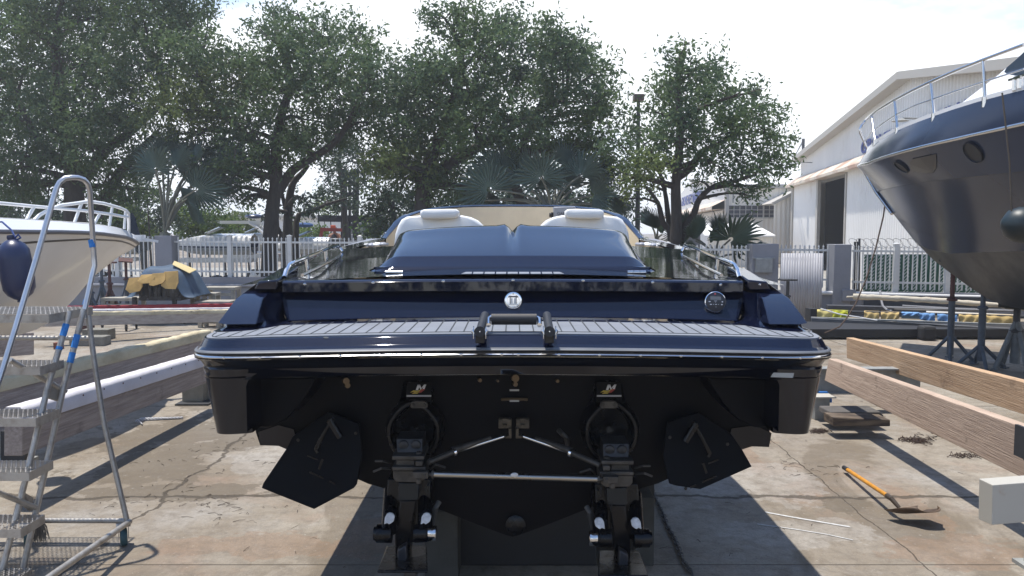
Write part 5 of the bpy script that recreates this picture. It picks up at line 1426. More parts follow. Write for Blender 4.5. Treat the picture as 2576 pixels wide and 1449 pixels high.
for k in range(520):
    if k % 5 < 3:
        c0 = random.choice(cl); x, y = random.gauss(c0[0], c0[2] * 0.6), random.gauss(c0[1], c0[2] * 0.5)
    else: x, y = random.uniform(-5.5, 6), random.uniform(4.6, 13)
    twig(x, y, random.uniform(0.012, 0.10), random.uniform(0.001, 0.0026))
tag(m.build("leaf_litter", mat("dark_twig_litter", (0.06, 0.042, 0.03), 0.9, var=0.4, vscale=4), None, smooth=0, weld=False), "dark twigs and dead leaves scattered over the concrete", "litter", kind="stuff")
def clump(px, py, n, r, lab):
    m = MB(); c0 = gp(px, py)
    for k in range(n):
        th = random.gauss(0.2, 0.5); L = random.uniform(0.4, 1.2) * r; x = random.gauss(0, r * 0.45); y = random.gauss(0, r * 0.25)
        m.tube([c0 + Vector((x, y, 0.004)), c0 + Vector((x + L * 0.3 * math.cos(th), y + L * 0.3 * math.sin(th), 0.02 + random.uniform(0, 0.02))), c0 + Vector((x + L * 0.7 * math.cos(th), y + L * 0.7 * math.sin(th), 0.004))], 0.0028, 4, cap=False)
    tag(m.build("dead_leaf_clump", mat("dead_leaf", (0.05, 0.03, 0.022), 0.9), None, smooth=0, weld=False), lab, "litter")
clump(2297, 1111, 90, 0.16, "dark clump of dead pine needles near the right raw timber")
clump(2055, 1088, 60, 0.12, "small dark clump of needles right of the boat's stern corner")
clump(2420, 1150, 30, 0.14, "broken brown twig cluster close to the pinkish timber")
# wavy white painted lines on the concrete
for nm, L_ in (("left end of the upper white sealing line on the right of the concrete", [(1925, 1288), (1990, 1300), (2060, 1312), (2138, 1325)]), ("lower thin white sealing line on the right of the concrete", [(1905, 1318), (2000, 1331), (2080, 1344), (2145, 1358)])):
    m = MB(); pts = [W(a, b, z=0.004) for a, b in L_]; w = 0.014 if 'upper' in nm else 0.008
    m.grid([[p + Vector((0, -w, 0)) for p in pts], [p + Vector((0, w, 0)) for p in pts]]); tag(m.build("painted_line", mat("white_line_paint", (0.55, 0.54, 0.52), 0.8, var=0.3, vscale=30), None, smooth=0), kind="structure")

# ------------------------------------------------------------------ keel supports under the motorboat
SHADEG = mat("shade_darkened_steel", (0.055, 0.055, 0.05), 0.8, var=0.4, vscale=5)  # grey steel coloured darker to stand for the shade under the boat
cr_ = thing("boat_cradle", "grey steel and timber cradle in shadow under the dark blue motorboat", "boat cradle", (0, 6, 0))
for (x0, x1, y, z, w, hh) in ((-0.6, 0.95, 5.3, 0.31, 0.2, 0.28),):
    m = MB(); m.beam((x0, y, z), (x1, y, z), w, hh); m.build("cross_beam", SHADEG, cr_, smooth=0)
for x, y, s_ in ((-0.42, 4.75, 0.2), (0.83, 5.0, 0.12), (-0.5, 6.5, 0.2), (0.9, 6.5, 0.2)):
    m = MB(); m.box((x, y, 0.22), (s_, 0.3, 0.44)); m.build("post", SHADEG, cr_, smooth=0, bevel=0.006)
m = MB(); m.box((0.06, 5.1, 0.19), (0.94, 0.5, 0.38)); m.build("keel_block", RUBBER, cr_, smooth=0, bevel=0.01)
m = MB(); m.box((0.84, 5.9, 0.3), (0.05, 0.9, 0.55)); m.build("side_plate", SHADEG, cr_, smooth=0)
m = MB()
pts = [W(a, b, z=0.012) for a, b in ((1640, 1228), (1652, 1262), (1668, 1292), (1678, 1322), (1700, 1360), (1718, 1410), (1745, 1450))]
for i, (a, b) in enumerate(zip(pts, pts[1:])):
    nn = max(2, int((b - a).length / 0.045))
    for k in range(nn):
        p = a.lerp(b, k / nn); d2 = (b - a).normalized(); sd_ = Vector((-d2.y, d2.x, 0)); u = sd_ if k % 2 else Vector((0, 0, 1))
        ringp = [p + d2 * (0.034 * math.cos(t)) + u * (0.016 * math.sin(t)) for t in [2 * math.pi * j / 10 for j in range(10)]]
        m.tube(ringp, 0.0055, 5, closed=True)
tag(m.build("chain", mat("galvanised_chain", (0.16, 0.15, 0.14), 0.5, metal=0.6, var=0.4, vscale=20), None, smooth=50, weld=False), "galvanised chain lying on shaded concrete right of the stern drives", "chain")
# ------------------------------------------------------------------ yard wall and fences
WALLM = mat("grey_painted_render", (0.23, 0.235, 0.26), 0.85, var=0.15, vscale=1.5, bump=0.15, bscale=30)
PILLM = mat("grey_pillar_render", (0.255, 0.26, 0.285), 0.85, var=0.12, vscale=2, bump=0.2, bscale=30)
FENM = mat("white_fence_paint", (0.62, 0.62, 0.60), 0.5, var=0.1, vscale=4)
def YW(px): return 22.0 - (px - 250) / 1950.0 * 2.5
def wall_seg(name, px0, px1, ytop0, ytop1, label, thick=0.25):
    a, b = W(px0, ytop0, YW(px0)), W(px1, ytop1, YW(px1)); d = (b - a); d.z = 0; d.normalize(); n = Vector((-d.y, d.x, 0))
    t = thing(name, label, "wall", (a.x, a.y, 0))
    m = MB(); m.grid([[Vector((a.x, a.y, -0.05)), Vector((b.x, b.y, -0.05))], [a, b], [a + n * thick, b + n * thick], [Vector((a.x, a.y, -0.05)) + n * thick, Vector((b.x, b.y, -0.05)) + n * thick]])
    m.build("wall_body", WALLM, t, smooth=0)
    return t, a, b, n
lw, a, b, n = wall_seg("yard_wall", -500, 1290, 696, 699, "long low grey rendered wall carrying the white fence left of the motorboat")
m = MB(); m.tube([W(-500, 713, YW(-500)) - n * 0.03, W(1290, 722, YW(1290)) - n * 0.03], 0.045, 10); m.build("moulding", WALLM, lw)
rw, a, b, n = wall_seg("yard_wall", 1291, 2900, 722, 745, "low grey rendered wall with a white pipe right of the motorboat")
m = MB(); m.tube([W(2064, 736, YW(2064)) - n * 0.08, W(2460, 747, YW(2460)) - n * 0.08, W(2900, 760, YW(2900)) - n * 0.08], 0.05, 10); m.build("white_pipe", mat("white_pvc_pipe", (0.62, 0.62, 0.62), 0.4), rw)
m = MB(); p = W(2130, 742, YW(2130)); m.box(p - n * 0.12, (0.32, 0.16, 0.28)); m.build("junction_box", PILLM, rw, smooth=0, bevel=0.01)
def pillar(px0, px1, ytop, ybot, label, depth=0.5):
    Y = YW(px0) - 0.15
    a, b = W(px0, ytop, Y), W(px1, ytop, Y)
    t = MB(); t.box(((a.x + b.x) / 2, Y + depth / 2, a.z / 2), (b.x - a.x, depth, a.z)); 
    return tag(t.build("fence_pillar", PILLM, None, smooth=0, bevel=0.01), label, "pillar")
pillar(388, 431, 593, 770, "grey square fence pillar left of the motorboat, beneath the fan palm")
pr = pillar(1894, 1960, 614, 800, "grey fence pillar with a small meter box, just right of the motorboat")
m = MB(); p = W(1920, 668, YW(1900) - 0.16); m.box((p.x, p.y - 0.05, p.z), (0.40, 0.1, 0.34)); m.box((p.x, p.y - 0.03, p.z + 0.18), (0.55, 0.05, 0.03)); tag(m.build("meter_box", PAINTG, None, smooth=0, bevel=0.006), "small grey meter box fixed on the pillar right of the motorboat", "meter box")
pillar(2100, 2143, 615, 790, "grey fence pillar between the corrugated sheet and the green slatted fence")
pillar(1395, 1440, 610, 770, "grey fence pillar hidden behind the motorboat's cockpit") if False else None
def fence(label, px0, px1, rails, ytop, posts, npick, pick_h_bottom, posttop=10, extra=0.0, name="picket_fence"):
    """rails [(y at px0, y at px1)...] pickets run from ytop to bottom"""
    a = W(px0, 700, YW(px0)); t = thing(name, label, "fence", (a.x, a.y, 0))
    def at(px, y): 
        Y = YW(px) + 0.10 + extra; return W(px, y, Y)
    m = MB()
    for y0, y1 in rails: m.beam(at(px0, y0), at(px1, y1), 0.035, 0.05)
    m.build("rail", FENM, t, smooth=0)
    m = MB()
    for k in range(npick):
        f = (k + 0.5) / npick; px = px0 + (px1 - px0) * f
        zt = at(px, ytop[0] + (ytop[1] - ytop[0]) * f); zb_ = at(px, pick_h_bottom[0] + (pick_h_bottom[1] - pick_h_bottom[0]) * f)
        w = 0.013
        zt_ = zt.z - 0.06
        m.box(((zt.x), zt.y, (zt_ + zb_.z) / 2), (0.026, 0.026, zt_ - zb_.z))
        # spear point
        m.add([(zt.x - 0.026, zt.y, zt_ + 0.012), (zt.x, zt.y - 0.012, zt_ + 0.012), (zt.x + 0.026, zt.y, zt_ + 0.012), (zt.x, zt.y + 0.012, zt_ + 0.012), (zt.x, zt.y, zt_ + 0.06), (zt.x, zt.y, zt_ - 0.01)], [(0, 1, 4), (1, 2, 4), (2, 3, 4), (3, 0, 4), (1, 0, 5), (2, 1, 5), (3, 2, 5), (0, 3, 5)])
    m.build("pickets", FENM, t, smooth=0, weld=False)
    for px in posts:
        f = (px - px0) / (px1 - px0)
        p = at(px, ytop[0] + (ytop[1] - ytop[0]) * f - 2); q = at(px, pick_h_bottom[0] + (pick_h_bottom[1] - pick_h_bottom[0]) * f + 6)
        m = MB(); m.box((p.x, p.y, (p.z + q.z) / 2), (0.11, 0.11, p.z - q.z)); m.box((p.x, p.y, p.z + 0.01), (0.13, 0.13, 0.02)); m.add([(p.x - 0.06, p.y - 0.06, p.z + 0.02), (p.x + 0.06, p.y - 0.06, p.z + 0.02), (p.x + 0.06, p.y + 0.06, p.z + 0.02), (p.x - 0.06, p.y + 0.06, p.z + 0.02), (p.x, p.y, p.z + 0.05)], [(0, 1, 4), (1, 2, 4), (2, 3, 4), (3, 0, 4)]); m.build("post", FENM, t, smooth=0)
    return t
fence("white picket fence stretch left of the grey pillar, beyond the cream boat's bow", -500, 389, [(603, 606), (676, 681)], (591, 594), [-200, 40, 293], 78, (690, 692))
fence("white picket fence stretch between the left grey pillar and the motorboat", 431, 1290, [(608, 613), (682, 690)], (595, 600), [577, 728, 905, 1080, 1250], 76, (693, 697))
fence("white picket fence stretch between the motorboat and the meter box pillar", 1300, 1894, [(622, 629), (700, 706)], (610, 616), [1330, 1500, 1680], 53, (708, 720))
fence("short white picket fence stretch above the corrugated sheet", 1960, 2101, [(628, 630), (701, 704)], (614, 616), [], 12, (722, 724), extra=0.12)
fence("white picket fence stretch in front of the green slats on the right", 2143, 2900, [(631, 640), (709, 722)], (616, 624), [2255, 2385, 2560, 2750], 66, (727, 738))
# corrugated sheet
def corr(p0, p1, z0, z1, pitch=0.076, amp=0.012, flip=1):
    p0, p1 = Vector(p0), Vector(p1); d = p1 - p0; L_ = d.length; d.normalize(); n = Vector((d.y, -d.x, 0)) * flip; k = int(L_ / pitch * 6); rows = [[], []]
    for i in range(k + 1):
        s = L_ * i / k; o = n * amp * math.sin(2 * math.pi * s / pitch)
        rows[0].append(Vector((*(p0 + d * s + o).xy, z0))); rows[1].append(Vector((*(p0 + d * s + o).xy, z1 if not callable(z1) else z1(s / L_))))
    return rows
m = MB(); Yc = 18.6; xa, xb = W(1964, 700, Yc).x, W(2068, 700, Yc).x
m.grid(corr((xa, Yc, 0), (xb, Yc, 0), 0.05, Z(637, Yc), 0.06, 0.010)); cs = m.build("corrugated_sheet", mat("zinc_corrugated", (0.40, 0.40, 0.43), 0.6, metal=0.0, var=0.2, vscale=3, stretch=(4, 4, 0.4)), None, smooth=80, solid=0.002)
tag(cs, "light grey corrugated sheet standing upright between two grey pillars", "metal sheet")
# green privacy slats
def slat_mat():
    m = bpy.data.materials.new("green_slat_mesh"); m.use_nodes = True; t = m.node_tree; b = t.nodes["Principled BSDF"]; L = t.links.new
    g = t.nodes.new("ShaderNodeTexCoord"); mp = t.nodes.new("ShaderNodeMapping"); mp.inputs["Rotation"].default_value = (0, math.radians(-42), 0); L(g.outputs["Object"], mp.inputs[0])
    w = t.nodes.new("ShaderNodeTexWave"); w.inputs["Scale"].default_value = 5.2; w.bands_direction = 'X'; L(mp.outputs[0], w.inputs["Vector"])
    n = t.nodes.new("ShaderNodeTexNoise"); n.inputs["Scale"].default_value = 0.9; L(g.outputs["Object"], n.inputs["Vector"])
    w2 = t.nodes.new("ShaderNodeTexWave"); w2.inputs["Scale"].default_value = 1.5; w2.bands_direction = 'X'; L(g.outputs["Object"], w2.inputs["Vector"])
    mm = t.nodes.new("ShaderNodeMath"); mm.operation = 'MULTIPLY'; L(w.outputs["Fac"], mm.inputs[0])
    r0 = t.nodes.new("ShaderNodeMapRange"); r0.inputs["From Min"].default_value = 0.15; r0.inputs["From Max"].default_value = 0.4; L(w2.outputs["Fac"], r0.inputs["Value"]); L(r0.outputs[0], mm.inputs[1])
    r = t.nodes.new("ShaderNodeMapRange"); r.inputs["From Min"].default_value = 0.66; r.inputs["From Max"].default_value = 0.78; L(mm.outputs[0], r.inputs["Value"])
    x = t.nodes.new("ShaderNodeMix"); x.data_type = 'RGBA'; x.inputs["A"].default_value = (0.006, 0.075, 0.045, 1); x.inputs["B"].default_value = (0.45, 0.50, 0.46, 1); L(r.outputs[0], x.inputs["Factor"]); L(x.outputs["Result"], b.inputs["Base Color"]); b.inputs["Roughness"].default_value = 0.7  # pale strokes painted in for light showing through the gaps
    return m
m = MB(); p0, p1 = W(2172, 740, 20.6), W(2900, 748, 19.6); p0.z = 0.5; p1.z = 0.5; m.prism([p0, p1, Vector((p1.x, p1.y, Z(638, 19.9))), Vector((p0.x, p0.y, Z(640, 20.6)))], (0, 0.03, 0))
tag(m.build("chainlink_fence", slat_mat(), None, smooth=0), "chain link fence filled with dark green slats behind the white pickets", "fence")
m = MB()
for px, y0, y1 in ((2151, 608, 740), (2158, 608, 740), (2162, 600, 740)): m.tube([W(px, y0, 20.3), W(px - 2, y1, 20.3)], 0.03, 8)
tag(m.build("fence_gate_posts", DARKST, None), "pair of thin dark steel gate posts at the left end of the green slats", "gate post")
# coils of wire along the top
m = MB(); pts = []
for k in range(340):
    f = k / 339; px = 2144 + 330 * f; p = W(px, 618, 20.4); pts.append(p + Vector((0.16 * math.cos(k * 0.33), 0.16 * math.sin(k * 0.33), 0.12 * math.sin(k * 0.33) + 0.06)))
m.tube(pts, 0.006, 4); tag(m.build("wire_coil", DARKST, None, weld=False), "loose coil of razor wire along the top of the right fence", "wire")

# ------------------------------------------------------------------ clutter along the right wall
tr_ = thing("flat_trailer", "long dark grey flat trailer with cloths over its rail in front of the right wall", "trailer", tuple(gp(2200, 835)))
m = MB(); a, b = W(2040, 812, 16.6), W(2700, 848, 15.1); m.beam(a, b, 0.12, 0.22); m.build("side_beam", mat("grey_trailer_paint", (0.12, 0.125, 0.135), 0.5, var=0.3, vscale=3), tr_, smooth=0, bevel=0.01)
m = MB(); m.beam(W(2040, 799, 16.7), W(2560, 817, 15.2), 0.10, 0.03); m.build("deck_edge", PAINTG, tr_, smooth=0)
m = MB(); m.tube([W(2033, 782, 17.0), W(2330, 789, 16.4), W(2576, 797, 15.9)], 0.028, 8); m.build("rail", DARKST, tr_)
m = MB(); m.box(W(2040, 800, 17.0) , (0.14, 0.3, 0.42)); m.box((9.0, 15.9, 0.12), (7.0, 1.3, 0.16)); m.build("under_frame", mat("black_trailer_frame", (0.015, 0.016, 0.02), 0.7), tr_, smooth=0)
m = MB(); p = gp(2340, 858); m.box((p.x, p.y + 0.15, 0.14), (0.28, 0.3, 0.28)); m.build("wheel_chock", TYRE, tr_, smooth=0, bevel=0.06)
m = MB(); m.tube([W(2330, 790, 17.4), W(2560, 800, 16.6)], 0.075, 10); tag(m.build("drain_pipe", mat("beige_plastic_pipe", (0.42, 0.41, 0.39), 0.5), None), "thick beige plastic pipe lying behind the cloths on the trailer", "pipe")
m = MB()
for k, (y0, y1) in enumerate(((765, 772), (769, 778), (761, 775))): m.tube([W(2230 + 20 * k, y0 + 8, 17.8), W(2560, y1 + 10, 16.9)], 0.025, 6)
tag(m.build("tube_bundle", mat("grey_conduit", (0.22, 0.22, 0.23), 0.5), None), "bundle of thin grey tubes lying under the wrapped mast", "tubes")
m = MB(); random.seed(5); pts = []; rs = []
for k in range(40):
    f = k / 39; p = W(2146, 746, 17.6).lerp(W(2650, 783, 16.2), f); y = 12 * math.sin(f * 3.0) * 0.004
    p.z += y + random.uniform(-0.006, 0.006); pts.append(p); rs.append(0.062 * (1 - 0.12 * f) + random.uniform(-0.007, 0.007))
m.tube(pts, rs, 9); m.tube([W(2130, 747, 17.6), W(2150, 746.5, 17.6)], 0.02, 8)
tag(m.build("wrapped_mast", mat("cream_wrapping", (0.50, 0.45, 0.36), 0.9, col2=(0.25, 0.13, 0.07), vscale=2.4, thresh=(0.58, 0.66), bump=0.9, bscale=12), None, smooth=70), "long mast wrapped in torn cream sheeting lying along the right wall", "mast")
m = MB(); m.beam(W(2170, 757, 18.6), W(2560, 766, 17.9), 0.2, 0.30); m.beam(W(2080, 778, 18.3), W(2560, 790, 17.5), 0.3, 0.20); tag(m.build("steel_channel", mat("dark_grey_channel", (0.05, 0.052, 0.06), 0.6), None, smooth=0), "dark grey steel channels stacked against the foot of the right wall", "steel channel")
m = MB(); m.tube([W(2377, 738, 18.9), W(2378, 765, 18.2), W(2385, 785, 17.4), W(2404, 800, 17.0), W(2440, 792, 16.9)], 0.02, 8)
# hose
m = MB(); m.tube([W(2376 - 0, 728, 18.8), W(2377, 750, 18.5), W(2378, 770, 18.0), W(2390, 786, 17.4), W(2410, 797, 17.0)], 0.025, 8); o = m.build("hose", mat("grey_hose", (0.2, 0.2, 0.21), 0.5), None)
bpy.data.objects.remove(o)
m = MB(); m.tube([W(2214, 732, 18.8), W(2216, 752, 18.5), W(2221, 770, 18.0), W(2232, 780, 17.4), W(2244, 783, 17.2)], 0.025, 8); tag(m.build("conduit", mat("grey_hose2", (0.2, 0.2, 0.21), 0.5), None), "bent grey conduit dropping from the white wall pipe", "conduit")
m = MB(); m.tube([W(2064, 776, 16.6), W(2110, 790, 16.4), W(2160, 798, 16.2), W(2207, 806, 16.0)], 0.014, 6); tag(m.build("white_rod", mat("white_rod_paint", (0.6, 0.6, 0.6), 0.4), None), "thin white rod lying across the left end of the flat trailer", "rod")
YC = mat("yellow_cloth", (0.72, 0.60, 0.22), 0.9, var=0.2, vscale=8); YC2 = mat("bright_yellow_cloth", (0.58, 0.58, 0.04), 0.9, var=0.2, vscale=8); OC = mat("ochre_cloth", (0.70, 0.50, 0.20), 0.9, var=0.2, vscale=8); BC = mat("blue_cloth", (0.17, 0.34, 0.62), 0.9, var=0.2, vscale=8)
def cloth(px0, px1, h, m_, lab, slope=0, grp=None):
    m = MB(); rows = []; nx = 14
    y0 = 782 + (px0 - 2033) / 543 * 15; Y0 = 17.0 - (px0 - 2033) / 543 * 1.1
    for j in range(7):
        row = []
        for i in range(nx + 1):
            u = i / nx; px = px0 + (px1 - px0) * u; yy = 782 + (px - 2033) / 543 * 15; Yr = 17.0 - (px - 2033) / 543 * 1.1
            hh = h * (1 - abs(2 * u - 1) ** 3 * 0.15 + slope * (u - 0.5))
            if j == 0: p = W(px, yy - 2, Yr + 0.16) - Vector((0, 0, 0.12))
            elif j == 1: p = W(px, yy - 4.5, Yr)
            else: p = W(px, yy - 3 + hh * (j - 1) / 5, Yr - 0.05 - 0.02 * math.sin(u * 14 + j + px0) * (j - 1) / 3)
            row.append(p)
        rows.append(row)
    m.grid(rows); tag(m.build("cloth", m_, None, smooth=80, solid=0.004), lab, "cloth", "cloths drying on the trailer rail")
cloth(2037, 2098, 24, YC, "pale yellow cloth at the left end of the trailer rail", 0.5)
cloth(2094, 2133, 23, YC2, "bright lemon yellow cloth, second along the trailer rail")
cloth(2174, 2212, 27, OC, "ochre cloth right of the lemon yellow one on the rail", 0.8)
cloth(2216, 2262, 22, OC, "ochre cloth left of the blue cloths on the rail", -0.3)
cloth(2268, 2312, 8, BC, "small blue cloth barely hanging over the rail")
cloth(2312, 2352, 20, BC, "middle of the three blue cloths on the rail", 0.2)
cloth(2358, 2408, 27, BC, "largest blue cloth, beside the rust red jack stand", 0.4)
cloth(2412, 2470, 25, OC, "ochre cloth between the two tall jack stands")
cloth(2476, 2548, 34, OC, "biggest ochre cloth at the right end of the rail", 0.5)
m = MB(); random.seed(9); pts = []; c0 = gp(2092, 836)
for k in range(90):
    t = k * 0.33; r0 = 0.42 + 0.05 * math.sin(k * 0.7); pts.append(c0 + Vector((r0 * 1.3 * math.cos(t) - 0.3, r0 * 0.8 * math.sin(t) , 0.04 + 0.10 * k / 90)))
m.tube(pts, 0.022, 6); tag(m.build("hose_coil", mat("tan_hose", (0.20, 0.16, 0.10), 0.8, var=0.4, vscale=6), None), "coiled tan hose on the ground by the left end of the flat trailer", "hose")

# ------------------------------------------------------------------ clutter along the left wall
es = thing("engine_dolly", "black marine engine on a wheeled dolly under a blue tarpaulin", "engine", (W(420, 800, 18.2).x, 18.2, 0))
ex = W(420, 760, 18.2).x
m = MB(); m.box((ex, 18.2, 0.75), (0.95, 0.7, 0.45)); m.box((ex - 0.1, 18.1, 1.0), (0.7, 0.5, 0.2))
for k in range(5): m.tube([(ex - 0.4 + k * 0.2, 17.82, 0.62), (ex - 0.4 + k * 0.2, 17.82, 0.95)], 0.045, 10)
m.lathe([(0.14, 0), (0.15, 0.04), (0.06, 0.05), (0.0001, 0.05)], (ex + 0.3, 17.84, 0.72), (0, -1, 0), 16); m.build("engine_block", mat("black_engine", (0.012, 0.013, 0.018), 0.4, col2=(0.12, 0.12, 0.13), vscale=9, thresh=(0.58, 0.66)), es, smooth=40, bevel=0.01)
m = MB(); m.beam((ex - 0.7, 17.8, 0.28), (ex + 1.0, 17.8, 0.28), 0.08, 0.08); m.beam((ex - 0.7, 18.6, 0.28), (ex + 1.0, 18.6, 0.28), 0.08, 0.08)
for s_ in (-0.6, 0.3): m.beam((ex + s_, 17.8, 0.28), (ex + s_, 18.6, 0.28), 0.08, 0.08); m.box((ex + s_, 17.9, 0.45), (0.08, 0.08, 0.3))
m.build("dolly_frame", DARKST, es, smooth=0)
for x, y in ((-0.62, 17.8), (-0.35, 18.5), (0.55, 17.8), (0.95, 18.5)):
    caster(ex + x, y, es, TYRE, 0.11, 0.3 + x)
m = MB(); rows = []; random.seed(4)
for i in range(13):
    u = i / 12 * 2 - 1; row = []
    for j in range(17):
        v = j / 16 * 2 - 1
        zz = 1.30 - 0.12 * abs(u) ** 2 - 0.16 * abs(v) ** 2.5 - 0.62 * max(0, abs(u) - 0.62) / 0.38 - 0.42 * max(0, abs(v) - 0.68) / 0.32
        if v < -0.68 and abs(u) < 0.55: zz += 0.22 * (abs(v) - 0.68) / 0.32
        zz += 0.03 * math.sin(u * 7 + v * 3) + 0.025 * math.sin(v * 9 - u * 5)
        row.append((ex + 0.08 + u * 0.78, 18.2 + v * 0.62, max(0.62, zz)))
    rows.append(row)
m.grid(rows); tpo = m.build("tarpaulin", mat("blue_grey_tarp", (0.045, 0.085, 0.14), 0.7, var=0.3, vscale=3, bump=0.6, bscale=5), None, smooth=0, solid=0.01); tpo.data.polygons.foreach_set("use_smooth", [True] * len(tpo.data.polygons)); s2 = tpo.modifiers.new("soft", "SUBSURF"); s2.levels = 2; s2.render_levels = 2
tag(tpo, "blue grey tarpaulin draped over the engine by the left wall", "tarpaulin")
for k, (x0, x1, yy, z0, z1) in enumerate(((-0.62, -0.26, 17.53, 0.74, 1.07), (-0.34, 0.02, 17.51, 0.95, 1.14), (-0.08, 0.27, 17.49, 0.90, 1.17), (0.18, 0.55, 17.50, 0.84, 1.21))):
    m = MB(); m.prism([(ex + x0, yy, z0 + (0.06, 0.03, 0.0, 0.05)[k]), (ex + x0 + 0.1, yy - 0.01, z0 - 0.02), (ex + x1 - 0.05, yy, z0 + (0.02, -0.01, 0.04, -0.03)[k]), (ex + x1 + 0.01, yy + 0.02, z0 + 0.12), (ex + x1 - 0.02, yy + 0.08, z1), (ex + x0 + 0.05, yy + 0.08, z1 - 0.02)], (0, 0.03, 0.0))
    tag(m.build("foam_sheet", mat("tan_foam_sheet", (0.50, 0.32, 0.11), 0.85, var=0.25, vscale=5), None, smooth=0, bevel=0.004), ("leftmost long tan foam flap", "second tan foam flap from the left", "third tan foam flap from the left", "rightmost tan foam flap")[k] + " hanging under the blue tarpaulin", "foam sheet", "tan foam flaps under the tarpaulin")
m = MB(); m.prism([(ex + 0.30, 17.85, 1.33), (ex + 0.70, 17.80, 1.14), (ex + 0.72, 18.15, 1.20), (ex + 0.2, 18.2, 1.40)], (0, 0, 0.012)); tag(m.build("foam_sheet", mat("pale_tan_foam", (0.55, 0.44, 0.22), 0.85), None, smooth=0), "flat pale tan sheet lying on top of the blue tarpaulin", "foam sheet")
WH = mat("chalky_white_timber", (0.40, 0.37, 0.31), 0.9, var=0.35, vscale=5, bump=0.3)
def bench(px, Y, w, h, d, lab):
    x = (px - CX) / F_PX * Y; t = thing("timber_trestle", lab, "trestle", (x, Y, 0), group="low white timber trestles by the left wall")
    m = MB(); m.box((0, 0, h - 0.04), (w, d, 0.07)); m.box((0, -d / 2 + 0.03, h - 0.18), (w, 0.04, 0.07)); m.build("top", WH, t, smooth=0, local=True)
    for sx in (-1, 1):
        for sy in (-1, 1): m = MB(); m.box((sx * (w / 2 - 0.05), sy * (d / 2 - 0.04), (h - 0.08) / 2), (0.09, 0.07, h - 0.08)); m.build("leg", WH, t, smooth=0, local=True)
    m = MB(); m.box((0, 0, 0.12), (w - 0.1, 0.06, 0.08)); m.build("stretcher", WH, t, smooth=0, local=True)
bench(308, 18.9, 0.85, 0.52, 0.5, "low white timber trestle left of the tarpaulin covered engine")
bench(541, 18.2, 0.80, 0.50, 0.5, "front white timber trestle right of the tarpaulin")
bench(556, 19.6, 0.80, 0.72, 0.5, "tallest white timber trestle, against the wall right of the tarpaulin")
bench(515, 19.0, 0.60, 0.62, 0.4, "narrow white timber trestle wedged behind the front one")
bench(530, 17.3, 0.5, 0.34, 0.4, "small white trestle below the far timber beam near the motorboat")
rd = thing("red_dolly", "low dark red dolly on four casters under the far timber beam", "dolly", (W(278, 825, 16.6).x, 16.6, 0))
rx = W(278, 825, 16.6).x; m = MB()
m.beam((rx - 0.42, 16.5, 0.20), (rx + 0.42, 16.5, 0.22), 0.07, 0.07); m.beam((rx - 0.42, 16.95, 0.20), (rx + 0.42, 16.95, 0.22), 0.07, 0.07); m.beam((rx - 0.35, 16.5, 0.21), (rx - 0.35, 16.95, 0.21), 0.07, 0.07); m.beam((rx + 0.38, 16.5, 0.21), (rx + 0.38, 16.95, 0.21), 0.07, 0.07); m.build("frame", RUST, rd, smooth=0)
for x, y in ((-0.35, 16.5), (0.38, 16.5), (-0.35, 16.95), (0.38, 16.95)): caster(rx + x, y, rd, TYRE, 0.075, 0.4)

# ------------------------------------------------------------------ hangars
CORR = mat("cream_corrugated", (0.80, 0.75, 0.66), 0.55, var=0.12, vscale=0.35)
CORRW = mat("white_corrugated", (0.80, 0.78, 0.745), 0.6, var=0.10, vscale=0.3, stretch=(1, 1, 0.3), stain=((0.42, 0.34, 0.27), 0.5, 0.60, 0.78, 0.45))
RUSTROOF = mat("rusty_tan_canopy", (0.62, 0.54, 0.44), 0.7, col2=(0.42, 0.27, 0.19), vscale=0.8, thresh=(0.5, 0.62))
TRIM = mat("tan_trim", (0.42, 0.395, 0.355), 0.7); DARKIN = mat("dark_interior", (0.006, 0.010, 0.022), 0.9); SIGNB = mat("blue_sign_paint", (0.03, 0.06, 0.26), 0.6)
hg = thing("boat_hangar", "huge off white corrugated hangar with a dark open doorway and blue lettering", "hangar", (16, 35, 0))
def hp(Y): return 9.455 + 0.165 * Y
def hw_(Y, z, off=0.0): return Vector((hp(Y) - off, Y + off * 0.165, z))
def hz(Y):                     # roof edge
    if Y < 28.65: return 6.43 + (Y - 20.5) / 8.15 * 1.27
    return 7.72 - (Y - 28.65) / 19.6 * 1.22
canz = Z(455, 33) and 5.0
ysl = sorted(set([12.0, 20.5, 28.65, 48.2]))
m = MB()
def wallcorr(Y0, Y1, z0, z1f, off=0.0, pitch=0.27, amp=0.05):
    n = int((Y1 - Y0) / pitch * 5); r0, r1 = [], []
    for i in range(n + 1):
        Y = Y0 + (Y1 - Y0) * i / n; o = off + amp * math.sin(2 * math.pi * Y / pitch); r0.append(hw_(Y, z0, o)); r1.append(hw_(Y, z1f(Y), o))
    return [r0, r1]
D0, D1 = 35.9, 41.9                      # doorway seen in the photo between px 2070 and 2143
m.grid(wallcorr(10, 48.2, 4.85, hz)); m.build("gable_wall", CORRW, hg, smooth=80)
m = MB(); m.grid(wallcorr(10, 36.15, 0, lambda Y: 4.95, 0.25)); m.build("sliding_door", CORRW, hg, smooth=80)
m = MB(); m.grid(wallcorr(41.9, 49.0, 0, lambda Y: 4.95, 0.25)); m.build("sliding_door", CORRW, hg, smooth=80)
m = MB()
m = None
for Y, a_, b_ in ((41.9, 0.16, 0.25), (49.0, 0.16, 0.25), (36.15, 0.1, 0.12)):
    m = MB(); m.box(hw_(Y, 2.45, 0.3), (a_, b_, 4.9)); m.build("door_frame", TRIM, hg, smooth=0)
